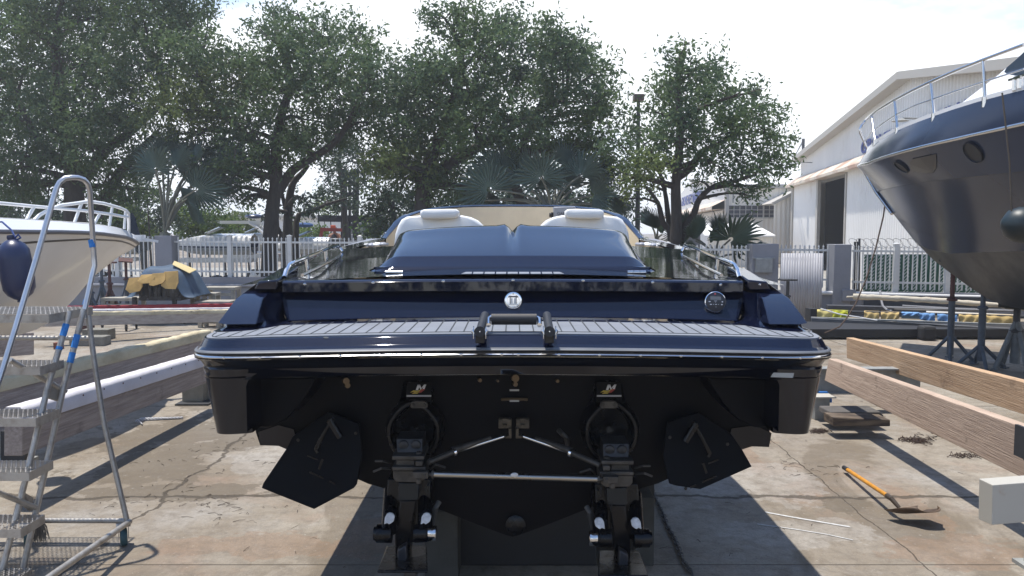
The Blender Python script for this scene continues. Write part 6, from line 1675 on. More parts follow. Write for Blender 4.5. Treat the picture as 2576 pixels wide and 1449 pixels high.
m = MB(); m.grid([[hw_(Y, 0, -1.5) for Y in (30, 49)], [hw_(Y, 5.0, -1.5) for Y in (30, 49)]]); m.grid([[hw_(49, z, o) for z in (0, 5)] for o in (-1.5, 0.2)]); m.build("dark_doorway", DARKIN, hg, smooth=0)
m = MB(); m.box(hw_(38.4, 2.4, -1.0), (0.3, 0.5, 0.9)); m.build("lit_interior_panel", mat("white_box_inside", (0.4, 0.4, 0.4), 0.7), hg, smooth=0)
m = MB(); rows = [[hw_(Y, 5.35, 0.05) for Y in (10, 20, 30, 40, 49.4)], [hw_(Y, 4.86, 0.7) for Y in (10, 20, 30, 40, 49.4)], [hw_(Y, 4.72, 0.7) for Y in (10, 20, 30, 40, 49.4)], [hw_(Y, 4.75, 0.0) for Y in (10, 20, 30, 40, 49.4)]]
m.grid(rows); m.build("canopy", RUSTROOF, hg, smooth=0)
m = MB()
for (Ya, Yb) in ((10, 20.5), (20.5, 28.65), (28.65, 48.6)):
    m.beam(hw_(Ya, hz(Ya) - 0.12, 0.25), hw_(Yb, hz(Yb) - 0.12, 0.25), 0.5, 0.27, up=(0, 0, 1))
m.build("roof_trim", TRIM, hg, smooth=0)
m = MB(); bk = Vector((16, 2.6, -0.3))
m.grid([[hw_(Y, hz(Y) + 0.03) for Y in (10, 28.65, 48.4)], [hw_(Y, hz(Y) + 0.03) + bk for Y in (10, 28.65, 48.4)]]); m.grid([[hw_(48.2, 0), hw_(48.2, hz(48.2))], [hw_(48.2, 0) + bk, hw_(48.2, hz(48.2)) + bk]]); m.build("roof", CORR, hg, smooth=0)
Mt = basis(hw_(31.6, 5.88, 0.08), Vector((-0.165, -1, 0)), (0, 0, 1))
# sign starts at px 2168 and rises along the wall
def sign_pt(px, py):
    sx, sy = (px - CX) / F_PX, (CY - py) / F_PX; k = sx / (_c + sy * _s); Y = 9.40 / (k - 0.165); d = Vector((sx, _c + sy * _s, -_s + sy * _c)); return Vector((hp(Y) - 0.06, Y, CAM_H + d.z * Y / d.y))
A0, A1 = sign_pt(2166, 390), sign_pt(2166, 360)
Ln = 11.8
text_mesh("sign_lettering", "GROVE KEY MARINA", 1.4 * (A1.z - A0.z), SIGNB, hg, basis(hw_(A0.y - Ln / 2, (A0.z + A1.z) / 2, 0.09), Vector((-0.165, -1, 0)), (0, 0, 1)), 0.01, bold=0.02, width=Ln)
for (Y, z) in ((45.0, 5.9), (26.8, 5.8)):
    m = MB(); p = hw_(Y, z, 0.0); m.tube([p, p + Vector((-0.9, -0.1, 0.02))], 0.03, 6); m.lathe([(0.0001, 0.1), (0.1, 0.08), (0.28, 0.0)], p + Vector((-1.0, -0.1, -0.08)), (0, 0, 1), 12); m.build("wall_lamp", PAINTG, hg)

g2 = thing("boat_shed", "smaller cream shed with blue lettering, a rusty canopy and grid windows", "shed", (W(1827, 600, 54).x, 54, 0))
c0 = W(1829, 465, 54); dirf = Vector((-(-0.12), 1, 0))
fd = Vector((0.115, 1, 0)).normalized()        # front wall runs away along this
xr2 = W(2002, 465, 54).x
H2 = c0.z
cx2 = c0.x
fw_ = lambda s, z, o=0.0: Vector((cx2 + fd.x * s - o, 54 + fd.y * s, z))
m = MB(); m.grid([[fw_(0, 0), fw_(26, 0)], [fw_(0, H2), fw_(13, H2 + 1.1)], ][:0] or [[fw_(s, 0) for s in (0, 22, 44)], [fw_(0, H2), fw_(22, H2 + 1.7), fw_(44, H2)]]); m.build("front_wall", CORRW, g2, smooth=0)
m = MB(); zsill = Z(517, 54)
r_ = corr((cx2, 54, 0), (xr2 + 6, 54, 0), zsill, H2 - 0.15, 0.3, 0.03); m.grid(r_); r_ = corr((cx2, 54, 0), (xr2 + 6, 54, 0), 0, Z(547, 54), 0.3, 0.03); m.grid(r_); m.build("side_wall", CORR, g2, smooth=80)
m = MB(); m.grid([[(cx2, 54.12, Z(549, 54)), (xr2 + 6, 54.12, Z(549, 54))], [(cx2, 54.12, zsill + 0.05), (xr2 + 6, 54.12, zsill + 0.05)]]); wn = m.build("window", mat("grey_blue_glass", (0.06, 0.065, 0.085), 0.2), g2, smooth=0)
m = MB(); x = cx2 + 0.1; k = 0
while x < xr2 + 0.2:
    m.box((x, 54.0, (zsill + Z(549, 54)) / 2), (0.10 if k % 6 == 0 else 0.035, 0.05, zsill - Z(549, 54))); x += 0.40; k += 1
for f in (0.0, 0.33, 0.66, 1.0): m.box(((cx2 + xr2) / 2, 53.99, Z(549, 54) + (zsill - Z(549, 54)) * f), (xr2 - cx2, 0.05, 0.035))
m.build("glazing_bars", mat("cream_bars", (0.45, 0.43, 0.40), 0.6), wn, smooth=0)
m = MB(); m.beam(fw_(-0.3, H2 - 0.06, 0.1), fw_(22, H2 + 1.65, 0.1), 0.25, 0.2); m.box(((cx2 + xr2) / 2 + 3, 53.9, H2 - 0.10), (xr2 - cx2 + 6, 0.2, 0.26)); m.box((cx2 - 0.02, 53.9, H2 / 2), (0.25, 0.25, H2 - 0.2)); m.build("trim", TRIM, g2, smooth=0)
m = MB(); m.grid([[Vector((cx2, 53.8, H2 + 0.04)), Vector((xr2 + 6, 53.8, H2 + 0.04))], [Vector((cx2 + 1.5, 67, H2 + 1.25)), Vector((xr2 + 8, 67, H2 + 1.25))]]); m.build("roof", CORRW, g2, smooth=0)
zc = Z(510, 54)
m = MB(); m.grid([[fw_(0, zc + 0.25), fw_(44, zc + 0.25)], [fw_(0, zc - 0.25, 1.0), fw_(44, zc - 0.25, 1.0)], [fw_(0, zc - 0.45, 1.0), fw_(44, zc - 0.45, 1.0)], [fw_(0, zc - 0.4), fw_(44, zc - 0.4)]]); m.build("canopy", RUSTROOF, g2, smooth=0)
m = MB()
for s0, s1 in ((0.3, 5.4), (5.6, 12.8)): m.grid([[fw_(s0, 0, 0.2), fw_(s1, 0, 0.2)], [fw_(s0, zc - 0.5, 0.2), fw_(s1, zc - 0.5, 0.2)]])
m.build("sliding_door", CORRW, g2, smooth=0)
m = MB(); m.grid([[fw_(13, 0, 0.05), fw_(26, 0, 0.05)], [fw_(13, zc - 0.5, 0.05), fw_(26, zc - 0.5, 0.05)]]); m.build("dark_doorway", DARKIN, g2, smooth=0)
text_mesh("sign_lettering", "GROVE KEY MARINA", 1.25, SIGNB, g2, basis(fw_(22.3, 5.05, 0.06), -fd, (0, 0, 1)), 0.01, bold=0.03, width=17.5)
m = MB(); m.tube([fw_(0.2, H2 - 1.2, 0.1) + Vector((0.5, -0.2, 0)), fw_(0.2, H2 + 0.9, 0.1) + Vector((0.5, -0.2, 0))], 0.05, 6); m.build("down_pipe", PAINTG, g2)
# lean-to joined to the hangar
lt = thing("lean_to", "cream corrugated lean-to shed between the small shed and the big hangar", "shed", (W(1960, 600, 50).x, 50, 0))
xa, xb = W(1946, 560, 50).x, W(2020, 560, 50).x
m = MB(); m.grid(corr((xa, 50, 0), (xb, 50, 0), 0, lambda f: Z(513, 50) + (Z(480, 50) - Z(513, 50)) * min(1, f / 0.75), 0.3, 0.03)); m.build("wall", CORR, lt, smooth=80)
m = MB(); m.beam((xa - 0.1, 49.95, Z(512, 50)), (xb - 0.3, 49.95, Z(478, 50)), 0.25, 0.18); m.grid([[(xa, 50, Z(511, 50)), (xb, 50, Z(475, 50))], [(xa + 0.8, 60, Z(511, 50)), (xb + 0.8, 60, Z(475, 50))]]); m.build("roof", TRIM, lt, smooth=0)
ls_ = thing("low_store", "low white roofed store in front of the small cream shed", "shed", (W(1900, 600, 46).x, 46, 0))
m = MB(); xa, xb = W(1780, 590, 46).x, W(1944, 590, 46).x; m.grid(corr((xa, 46, 0), (xb, 46, 0), 0, Z(597, 46), 0.3, 0.03)); m.build("wall", CORR, ls_, smooth=80)
m = MB(); m.grid([[(xa - 0.2, 45.8, Z(592, 46)), (xb + 0.1, 45.8, Z(592, 46))], [(xa + 0.4, 51, Z(592, 46) + 0.75), (xb + 0.4, 51, Z(592, 46) + 0.75)]]); m.build("roof", CORRW, ls_, smooth=0, solid=0.08)

# far white building and things beyond the left fence
fb_ = thing("far_building", "long low white building far behind the forklift and the trees", "building", (-18, 75, 0))
m = MB(); xa, xb = W(470, 560, 75).x, W(1010, 560, 75).x; zt_ = Z(548, 75); m.box(((xa + xb) / 2, 78, zt_ / 2), (xb - xa, 6, zt_)); m.build("wall", mat("white_render", (0.66, 0.65, 0.63), 0.8), fb_, smooth=0)
m = MB(); m.box(((xa + xb) / 2, 77.9, zt_ + 0.12), (xb - xa + 0.6, 6.6, 0.24)); m.build("roof", TRIM, fb_, smooth=0)
for px in (590, 735, 905, 965):
    m = MB(); x = W(px, 570, 75).x; m.box((x, 74.98, Z(575, 75)), (1.6, 0.08, 1.0)); m.build("window", mat("dark_pane", (0.04, 0.05, 0.06), 0.2), fb_, smooth=0)
m = MB(); xa, xb = W(760, 595, 40).x, W(1090, 595, 40).x; m.box(((xa + xb) / 2, 40, Z(598, 40) / 2 + 0.1), (xb - xa, 0.2, Z(598, 40) + 0.1)); tag(m.build("far_wall", mat("pale_wall", (0.42, 0.42, 0.42), 0.85, var=0.1, vscale=1), None, smooth=0), "pale grey wall behind the forklift beyond the fence", "wall")

def far_boat(label, px_bow, px_stern, Y, ytop, ykeel, stripe, engines=0, tower=False, tarp=None, flip=False):
    """side on trailer boat; px_bow left"""
    x0, x1 = W(px_bow, 600, Y).x, W(px_stern, 600, Y).x; zt = Z(ytop, Y); zk = Z(ykeel, Y); L_ = abs(x1 - x0); dirx = 1 if x1 > x0 else -1
    t = thing("trailer_boat", label, "motorboat", ((x0 + x1) / 2, Y, 0))
    hw = L_ * 0.16; rs = [[] for _ in range(8)]; ST = [0, .04, .1, .2, .35, .55, .8, 1.0]
    H = zt - zk
    for side in (1, -1):
        rows = []
        for i, f in enumerate(ST):
            b = hw * (1 - (1 - min(1, f / 0.5)) ** 2.2); x = x0 + dirx * L_ * f; k0 = zk + H * 0.75 * max(0, 1 - f / 0.35) ** 2
            rows.append([Vector((x, Y, k0)), Vector((x, Y - side * b * 0.8, max(k0, zk + H * 0.35))), Vector((x, Y - side * b * 0.93, zk + H * 0.62 + (k0 - zk) * 0.2)), Vector((x, Y - side * b, zt - 0.02 * f))])
        rs = rows
        m = MB() if side == 1 else m
        m.grid([r[:3] for r in rows], 1); m.grid([r[2:4] for r in rows], 0)
        if side == 1: A = [r[3] for r in rows]
        else: B = [r[3] for r in rows]
    m.add([r for r in rows[-1]], [(0, 1, 2, 3)]) 
    m.build("hull", [stripe, mat("grey_white_hull", (0.36, 0.36, 0.35), 0.4)], t, smooth=40)
    m = MB(); dk0 = [(a + b) / 2 + Vector((0, 0, 0.05 + 0.28 * math.sin(min(1, f * 1.6) * 1.57))) for a, b, f in zip(A, B, ST)]
    m.grid([[p - Vector((0, 0, 0.10)) for p in A], A, [a.lerp(c_, 0.25) + Vector((0, 0, 0.15 * min(1, f * 4))) for a, c_, f in zip(A, dk0, ST)], dk0, [a.lerp(c_, 0.25) + Vector((0, 0, 0.15 * min(1, f * 4))) for a, c_, f in zip(B, dk0, ST)], B, [p - Vector((0, 0, 0.10)) for p in B]]); m.build("deck", WHITEG, t, smooth=50)
    m = MB(); xs = x0 + dirx * L_ * 0.42; m.grid([[Vector((xs, Y - hw * 0.55, zt + 0.32)), Vector((xs - dirx * 0.1, Y, zt + 0.34)), Vector((xs, Y + hw * 0.55, zt + 0.32))], [Vector((xs + dirx * 0.5, Y - hw * 0.5, zt + 0.52)), Vector((xs + dirx * 0.4, Y, zt + 0.55)), Vector((xs + dirx * 0.5, Y + hw * 0.5, zt + 0.52))]])
    m.build("windshield", mat("pale_green_glass", (0.10, 0.14, 0.15), 0.1), t, smooth=0, solid=0.01)
    if tower:
        m = MB(); xt = x0 + dirx * L_ * 0.62
        for s_ in (-1, 1): m.tube([Vector((xt + dirx * 0.6, Y + s_ * hw * 0.9, zt)), Vector((xt, Y + s_ * hw * 0.85, zt + 0.55)), Vector((xt - dirx * 0.3, Y + s_ * hw * 0.7, zt + 0.72))], 0.06, 8)
        m.box((xt - dirx * 0.6, Y, zt + 0.72), (1.6, hw * 1.6, 0.12)); m.build("tower", WHITEG, t, smooth=40)
    if tarp:
        m = MB(); xt = x0 + dirx * L_ * 0.55; m.ell((xt, Y, zt + (0.75 if not tower else 0.95)), (L_ * 0.16, hw * 0.9, 0.09), 14, 8); m.build("bimini_cover", tarp, t)
    for k in range(engines):
        m = MB(); xe = x1 + dirx * (0.25); ye = Y - hw * 0.4 + k * hw * 0.8
        m.box((xe, ye, zt + 0.0), (0.42, 0.36, 0.55)); m.box((xe, ye, zt - 0.65), (0.22, 0.16, 0.9)); m.build("outboard", mat("dark_outboard", (0.035, 0.04, 0.045), 0.35), t, smooth=30, bevel=0.06)
    tr0 = thing("boat_trailer", "galvanised road trailer carrying the " + label.split(" beyond")[0].split(" with")[0], "trailer", ((x0 + x1) / 2, Y, 0)) if True else None
    m = MB()
    for s_ in (-1, 1): m.beam((x0 + dirx * L_ * 0.05, Y + s_ * hw * 0.6, zk - 0.18), (x1, Y + s_ * hw * 0.6, zk - 0.18), 0.09, 0.14)
    for f in (0.15, 0.4, 0.65, 0.9): m.beam((x0 + dirx * L_ * f, Y - hw * 0.65, zk - 0.15), (x0 + dirx * L_ * f, Y + hw * 0.65, zk - 0.15), 0.08, 0.1); 
    for f in (0.2, 0.8): m.box((x0 + dirx * L_ * f, Y - hw * 0.5, (zk - 0.2) / 2), (0.06, 0.06, zk - 0.25))
    m.build("frame", ALUB, tr0, smooth=0)
    for f in (0.58, 0.72):
        m = MB(); m.lathe([(0.06, -0.1), (0.17, -0.1), (0.28, -0.09), (0.31, -0.04), (0.31, 0.04), (0.28, 0.09)], (x0 + dirx * L_ * f, Y - hw * 0.95, 0.31), (0, 1, 0), 20); w = m.build("wheel", TYRE, tr0)
        m = MB(); m.lathe([(0.0001, -0.11), (0.15, -0.108), (0.17, -0.10)], (x0 + dirx * L_ * f, Y - hw * 0.95, 0.31), (0, 1, 0), 14); m.build("rim", ALUB, w)
NAVYS = mat("navy_side", (0.01, 0.02, 0.07), 0.3); WHS = mat("white_side", (0.66, 0.66, 0.66), 0.35)
far_boat("white and navy bowrider on a trailer beyond the left fence, nearest the grey pillar", 437, 640, 27, 611, 641, NAVYS)
far_boat("white wakeboard boat with a tower and navy cover beyond the fence", 560, 706, 31, 606, 632, WHS, 2, True, NAVYS)
far_boat("white centre boat partly behind the tree trunk beyond the fence", 690, 830, 29, 618, 640, WHS, 1, False, mat("blue_cover", (0.02, 0.07, 0.2), 0.8))
far_boat("small white boat beyond the fence at the far left, behind the cream boat", 150, 350, 30, 612, 640, WHS, 1)

# forklift with its driver
FR = mat("red_forklift_paint", (0.33, 0.035, 0.03), 0.5, var=0.2, vscale=2)
fk = thing("forklift", "tall red marine forklift with a black mast beyond the fence", "forklift", (W(842, 640, 34).x, 34, 0))
def q(px, py, y=34): return W(px, py, y)
m = MB(); m.beam(q(809, 577), q(874, 579), 0.5, 0.14); 
for a in ((811, 575, 797, 640), (873, 578, 858, 640)): m.beam(q(a[0], a[1]), q(a[2], a[3]), 0.12, 0.12); m.beam(q(a[0], a[1], 35.5), q(a[2], a[3], 35.5), 0.12, 0.12)
m.beam(q(809, 577, 35.5), q(874, 579, 35.5), 0.3, 0.14); m.beam(q(811, 576), q(811, 576, 35.5), 0.12, 0.12); m.beam(q(872, 578), q(872, 578, 35.5), 0.12, 0.12); m.build("overhead_guard", FR, fk, smooth=0)
m = MB(); c0 = q(828, 660); m.box((c0.x, 34.8, 0.75), (1.6, 2.8, 0.9)); m.build("body", FR, fk, smooth=0, bevel=0.05)
m = MB()
for px in (865, 895): m.beam(q(px, 605, 36.5), q(px + 1, 425, 36.5), 0.24, 0.24)
m.beam(q(880, 605, 36.6), q(880, 440, 36.6), 0.2, 0.1)
for py in (438, 490, 522, 552, 570): m.beam(q(863, py, 36.5), q(897, py, 36.5), 0.14, 0.22)
m.beam(q(800, 549, 36.7), q(975, 553, 36.7), 0.14, 0.3); m.build("mast", mat("black_mast", (0.012, 0.016, 0.024), 0.6), fk, smooth=0)
m = MB(); m.box(q(838, 571) , (0.2, 0.2, 0.16)); m.build("beacon", mat("orange_beacon", (0.75, 0.12, 0.02), 0.4), fk, smooth=0, bevel=0.03)
for px, y in ((803, 33.6), (858, 33.6), (810, 36.2), (862, 36.2)):
    m = MB(); m.lathe([(0.1, -0.15), (0.38, -0.15), (0.45, -0.08), (0.45, 0.08), (0.38, 0.15), (0.1, 0.15)], (W(px, 640, y).x, y, 0.45), (1, 0, 0), 20); m.build("wheel", TYRE, fk)
# driver: one continuous skinned body
def person(name, label, joints, edges, radii, m_, skin_m, head_c, hr):
    me = bpy.data.meshes.new(name); me.from_pydata(joints, edges, []); o = bpy.data.objects.new(name, me); COL.objects.link(o)
    me.materials.append(m_)
    s = o.modifiers.new("skin", 'SKIN'); 
    if not me.skin_vertices: me.skin_vertices.new() if hasattr(me.skin_vertices, "new") else None
    for v, r in zip(me.skin_vertices[0].data, radii): v.radius = (r, r)
    me.skin_vertices[0].data[0].use_root = True
    ss = o.modifiers.new("sub", 'SUBSURF'); ss.levels = 1; ss.render_levels = 1
    return o
px0 = q(842, 600, 34.6); bx, by, bz = px0.x, 34.6, px0.z - 0.15
J = [(bx, by, bz - 0.25), (bx, by, bz), (bx, by - 0.02, bz + 0.27), (bx, by - 0.03, bz + 0.40), (bx, by - 0.03, bz + 0.55), (bx - 0.20, by, bz + 0.30), (bx - 0.27, by - 0.12, bz + 0.08), (bx - 0.12, by - 0.38, bz + 0.12), (bx + 0.20, by, bz + 0.30), (bx + 0.27, by - 0.12, bz + 0.08), (bx + 0.12, by - 0.38, bz + 0.14), (bx - 0.10, by - 0.40, bz - 0.26), (bx - 0.11, by - 0.48, bz - 0.68), (bx + 0.10, by - 0.40, bz - 0.26), (bx + 0.11, by - 0.48, bz - 0.68)]
Eg = [(0, 1), (1, 2), (2, 3), (3, 4), (2, 5), (5, 6), (6, 7), (2, 8), (8, 9), (9, 10), (0, 11), (11, 12), (0, 13), (13, 14)]
Rr = [0.15, 0.15, 0.15, 0.055, 0.095, 0.07, 0.05, 0.035, 0.07, 0.05, 0.035, 0.08, 0.055, 0.08, 0.055]
SKIN = mat("skin", (0.30, 0.15, 0.09), 0.6)
me = bpy.data.meshes.new("person"); me.from_pydata(J, Eg, []); me.materials.append(SKIN)
bm = bmesh.new(); bm.from_mesh(me); ly = bm.verts.layers.skin.verify(); bm.verts.ensure_lookup_table()
for v, r in zip(bm.verts, Rr): v[ly].radius = (r, r)
bm.verts[0][ly].use_root = True; bm.to_mesh(me); bm.free()
po = bpy.data.objects.new("person", me); COL.objects.link(po); po.modifiers.new("skin", 'SKIN'); sb2 = po.modifiers.new("sub", 'SUBSURF'); sb2.levels = 1; sb2.render_levels = 1
tag(po, "driver in dark clothing sitting at the controls of the red forklift", "person")
m = MB(); m.ell((bx, by, bz + 0.10), (0.21, 0.15, 0.30), 14, 10); m.build("shirt", mat("dark_shirt", (0.015, 0.018, 0.03), 0.9), po)
m = MB(); m.ell((bx, by + 0.01, bz + 0.60), (0.09, 0.10, 0.08), 12, 8); m.build("hair", mat("dark_hair", (0.01, 0.008, 0.006), 0.8), po)

# lamp post, utility pole, wires
lpn = thing("lamp_post", "tall dark lamp post with a square brown floodlight behind the trees", "lamp post", (W(1604, 600, 27).x, 27, 0))
m = MB(); m.tube([(W(1604, 600, 27).x, 27, 0), W(1606, 255, 27)], [0.10, 0.06], 10); m.build("pole", DARKST, lpn)
m = MB(); m.box(W(1606, 246, 26.9), (0.34, 0.4, 0.20)); m.build("lamp_head", mat("brown_lamp_head", (0.09, 0.05, 0.04), 0.6), lpn, smooth=0, bevel=0.02)
up_ = thing("utility_pole", "thin utility pole with wires beside the big hangar roof", "utility pole", (W(2019, 500, 62).x, 62, 0))
m = MB(); m.tube([(W(2019, 500, 62).x, 62, 0), W(2021, 349, 62)], 0.12, 8); m.build("pole", DARKST, up_)
m = MB()
for k, (a, b) in enumerate((((2018, 356), (1960, 432)), ((2017, 362), (1950, 440)))):
    p, q_ = W(*a, 62), W(*b, 40); m.tube([p, p.lerp(q_, 0.5) - Vector((0, 0, 0.4)), q_], 0.025, 4)
m.build("wires", DARKST, up_)
# ------------------------------------------------------------------ trees
def leaf_mat(name, c1, c2, c3, tr=0.25):
    m = bpy.data.materials.new(name); m.use_nodes = True; t = m.node_tree; L = t.links.new
    b = t.nodes["Principled BSDF"]; out = t.nodes["Material Output"]
    g = t.nodes.new("ShaderNodeNewGeometry")
    n = t.nodes.new("ShaderNodeTexNoise"); n.inputs["Scale"].default_value = 0.55; n.inputs["Detail"].default_value = 3; L(g.outputs["Position"], n.inputs["Vector"])
    x = t.nodes.new("ShaderNodeMix"); x.data_type = 'RGBA'; x.inputs["A"].default_value = (*c1, 1); x.inputs["B"].default_value = (*c2, 1)
    r = t.nodes.new("ShaderNodeMapRange"); r.inputs["From Min"].default_value = 0.4; r.inputs["From Max"].default_value = 0.62; L(n.outputs["Fac"], r.inputs["Value"]); L(r.outputs[0], x.inputs["Factor"])
    x2 = t.nodes.new("ShaderNodeMix"); x2.data_type = 'RGBA'; L(x.outputs["Result"], x2.inputs["A"]); x2.inputs["B"].default_value = (*c3, 1)
    r2 = t.nodes.new("ShaderNodeMapRange"); r2.inputs["From Min"].default_value = 0.72; r2.inputs["From Max"].default_value = 1.0; L(g.outputs["Random Per Island"], r2.inputs["Value"]); L(r2.outputs[0], x2.inputs["Factor"])
    L(x2.outputs["Result"], b.inputs["Base Color"]); b.inputs["Roughness"].default_value = 0.6; b.inputs["Specular IOR Level"].default_value = 0.2
    tl = t.nodes.new("ShaderNodeBsdfTranslucent"); L(x2.outputs["Result"], tl.inputs["Color"])
    mx2 = t.nodes.new("ShaderNodeMixShader"); mx2.inputs[0].default_value = tr; L(b.outputs[0], mx2.inputs[1]); L(tl.outputs[0], mx2.inputs[2]); L(mx2.outputs[0], out.inputs["Surface"])
    return m
OAK = leaf_mat("oak_leaves", (0.074, 0.120, 0.062), (0.098, 0.150, 0.056), (0.13, 0.18, 0.08), 0.42)
OAKB = leaf_mat("yellowish_oak_leaves", (0.11, 0.15, 0.055), (0.14, 0.18, 0.055), (0.17, 0.21, 0.08), 0.35)
DARKL = leaf_mat("dark_leaves", (0.040, 0.066, 0.048), (0.054, 0.086, 0.052), (0.08, 0.11, 0.07), 0.15)
BUSH = leaf_mat("bright_bush_leaves", (0.06, 0.12, 0.025), (0.11, 0.17, 0.03), (0.18, 0.24, 0.06), 0.35)
BARK = mat("dark_bark", (0.060, 0.050, 0.044), 0.9, var=0.4, vscale=6, stretch=(3, 3, 0.7), bump=0.8, bscale=14)

def leaves(name, blobs, m_, parent, size=0.12, clump=0.30, per=44, dens=0.30, flat=0.75):
    """blobs: (x,y,z,rx,ry,rz,count)"""
    C0 = []
    for (x, y, z, rx, ry, rz, cnt) in blobs:
        k = max(3, int(cnt / per))
        d = rng.normal(size=(k, 3)); d /= np.linalg.norm(d, axis=1)[:, None]
        rad = rng.uniform(0.10, 1.0, size=(k, 1)) ** 0.58
        rad = np.where(rng.uniform(size=(k, 1)) > 0.82, rad * rng.uniform(1.1, 1.6, size=(k, 1)), rad)
        rad *= 1 + 0.18 * np.sin(d[:, :1] * 5 + x) * np.cos(d[:, 2:3] * 4 + z)
        cc = np.array([x, y, z]) + d * rad * np.array([rx, ry, rz])
        C0.append(np.repeat(cc, per, axis=0))
    P = np.concatenate(C0); n = len(P)
    # long twiggy clumps with a direction of their own
    ncl = n // per
    dirs = np.repeat(rng.normal(size=(ncl, 3)) * np.array([1, 1, 0.7]), per, axis=0); dirs /= np.linalg.norm(dirs, axis=1)[:, None]
    sc = np.repeat(rng.uniform(0.6, 1.35, size=(ncl, 1)), per, axis=0)
    P = P + rng.normal(size=(n, 3)) * clump * 0.42 * sc + dirs * rng.uniform(-1, 1, size=(n, 1)) * clump * 1.5 * sc
    a = rng.normal(size=(n, 3)); a /= np.linalg.norm(a, axis=1)[:, None]
    b = rng.normal(size=(n, 3)); b[:, 2] *= 1.0; b -= a * (a * b).sum(1)[:, None]; b /= np.linalg.norm(b, axis=1)[:, None]
    s = rng.uniform(0.65, 1.3, size=(n, 1)) * size
    l, w = a * s, b * s * 0.42
    V = np.stack([P - l, P - l * 0.1 + w, P + l, P - l * 0.1 - w], axis=1).reshape(-1, 3)
    me = bpy.data.meshes.new(name); me.vertices.add(4 * n); me.loops.add(4 * n); me.polygons.add(n)
    pinv = wmat(parent).inverted() if parent else Matrix()
    V = V + np.array(pinv.translation)
    me.vertices.foreach_set("co", V.ravel().astype(np.float32)); me.loops.foreach_set("vertex_index", np.arange(4 * n, dtype=np.int32))
    me.polygons.foreach_set("loop_start", np.arange(0, 4 * n, 4, dtype=np.int32))
    me.materials.append(m_); me.update(calc_edges=True); me.validate()
    o = bpy.data.objects.new(name, me); COL.objects.link(o)
    if parent: o.parent = parent
    return o

def tree(label, Y, trunks, blobs, m_, dens=0.27, size=0.072, name="oak_tree", cat="tree", r0=0.35, depth=1.15, limbs=True, bright=None, trunk_m=None, seed=1):
    random.seed(seed)
    tp = W(*trunks[0][0], Y)
    t = thing(name, label, cat, (tp.x, Y, 0))
    m = MB(); tips = []
    for ti, path in enumerate(trunks):
        pts = [Vector((W(path[0][0], path[0][1], Y).x, Y, 0.0))] if ti == 0 or path[0][1] > 540 else []
        for (px, py) in path: pts.append(W(px, py, Y + (ti * 0.25)))
        n = len(pts); rr0 = r0 * (1.0 if ti == 0 else 0.6)
        rs = [rr0 * (1 - 0.68 * i / (n - 1)) for i in range(n)]
        sm_p = sm3(pts, 3); sm_r = [rs[min(n - 1, int(i / 3))] + (rs[min(n - 1, int(i / 3) + 1)] - rs[min(n - 1, int(i / 3))]) * (i % 3) / 3 for i in range(len(sm_p))]
        m.tube(sm_p, sm_r, 9); tips += [(p, r) for p, r in zip(sm_p[len(sm_p) // 3:], sm_r[len(sm_p) // 3:])]
    B3, B3b = [], []
    for i, bl in enumerate(blobs):
        px, py, r = bl[:3]; dy = random.uniform(-1.0, 1.0) * depth * 1.6
        c0 = W(px, py, Y + dy); R = r / F_PX * (Y + dy)
        cnt = int(dens * 1.02 * r * r)
        (B3b if (len(bl) > 3 and bl[3]) else B3).append((c0.x, c0.y, c0.z, R * 1.08, R * 1.1, R * 0.98, cnt))
        if limbs:
            # limb from the closest suitable trunk point below
            best = min(tips, key=lambda q: (q[0] - c0).length + (2.0 if q[0].z > c0.z else 0))
            a, ra = best; ra = min(ra * 0.75, 0.13); L_ = (c0 - a).length
            mid_ = (a + c0) / 2 + Vector((random.uniform(-1, 1), random.uniform(-1, 1), random.uniform(0.2, 1.0))) * L_ * 0.13
            pts = sm3([a, mid_, c0], 4); m.tube(pts, [ra * (1 - 0.75 * k / (len(pts) - 1)) for k in range(len(pts))], 6, cap=False)
            for k in range(5):
                th = random.uniform(0, 6.28); e = c0 + Vector((math.cos(th) * R * 0.9, random.uniform(-0.6, 0.6) * R, math.sin(th) * R * 0.85)); s_ = pts[random.choice((-1, -2, -3, -4))]
                md = (s_ + e) / 2 + Vector((random.uniform(-1, 1), 0, random.uniform(-1, 1))) * R * 0.12
                m.tube([s_, md, e], [ra * 0.3, ra * 0.2, 0.008], 5, cap=False)
    m.build("trunk", trunk_m or BARK, t, smooth=60, weld=False)
    if B3: leaves("crown", B3, m_, t, size=size)
    if B3b: leaves("bright_foliage", B3b, bright or OAKB, t, size=size)
    return t

tree("big spreading oak at the far left, above the cream boat", 26,
     [[(192, 600), (188, 520), (186, 450), (176, 400), (165, 330), (150, 240), (140, 120)], [(192, 470), (235, 420), (262, 380), (330, 330), (420, 250)], [(180, 420), (130, 390), (90, 340), (40, 240)], [(240, 540), (280, 470), (330, 400), (400, 330)]],
     [(30, 60, 100), (115, 20, 95), (205, 40, 100), (300, 30, 90), (390, 60, 85), (455, 40, 60), (-60, 130, 130), (60, 170, 110), (160, 150, 110), (260, 150, 105), (350, 160, 90), (430, 140, 80),
      (-60, 300, 140), (40, 290, 110), (140, 270, 105), (235, 265, 100), (320, 260, 85, 0), (60, 395, 95), (150, 370, 80), (230, 360, 80), (300, 350, 70), (10, 460, 70), (90, 470, 60), (270, 440, 60), (-60, 430, 120), (320, 420, 45), (350, 475, 48), (300, 505, 42), (395, 400, 48), (250, 500, 40), (200, -60, 120), (60, -60, 120), (330, -50, 110), (430, -30, 80)], OAK, r0=0.40, seed=3, dens=0.27)
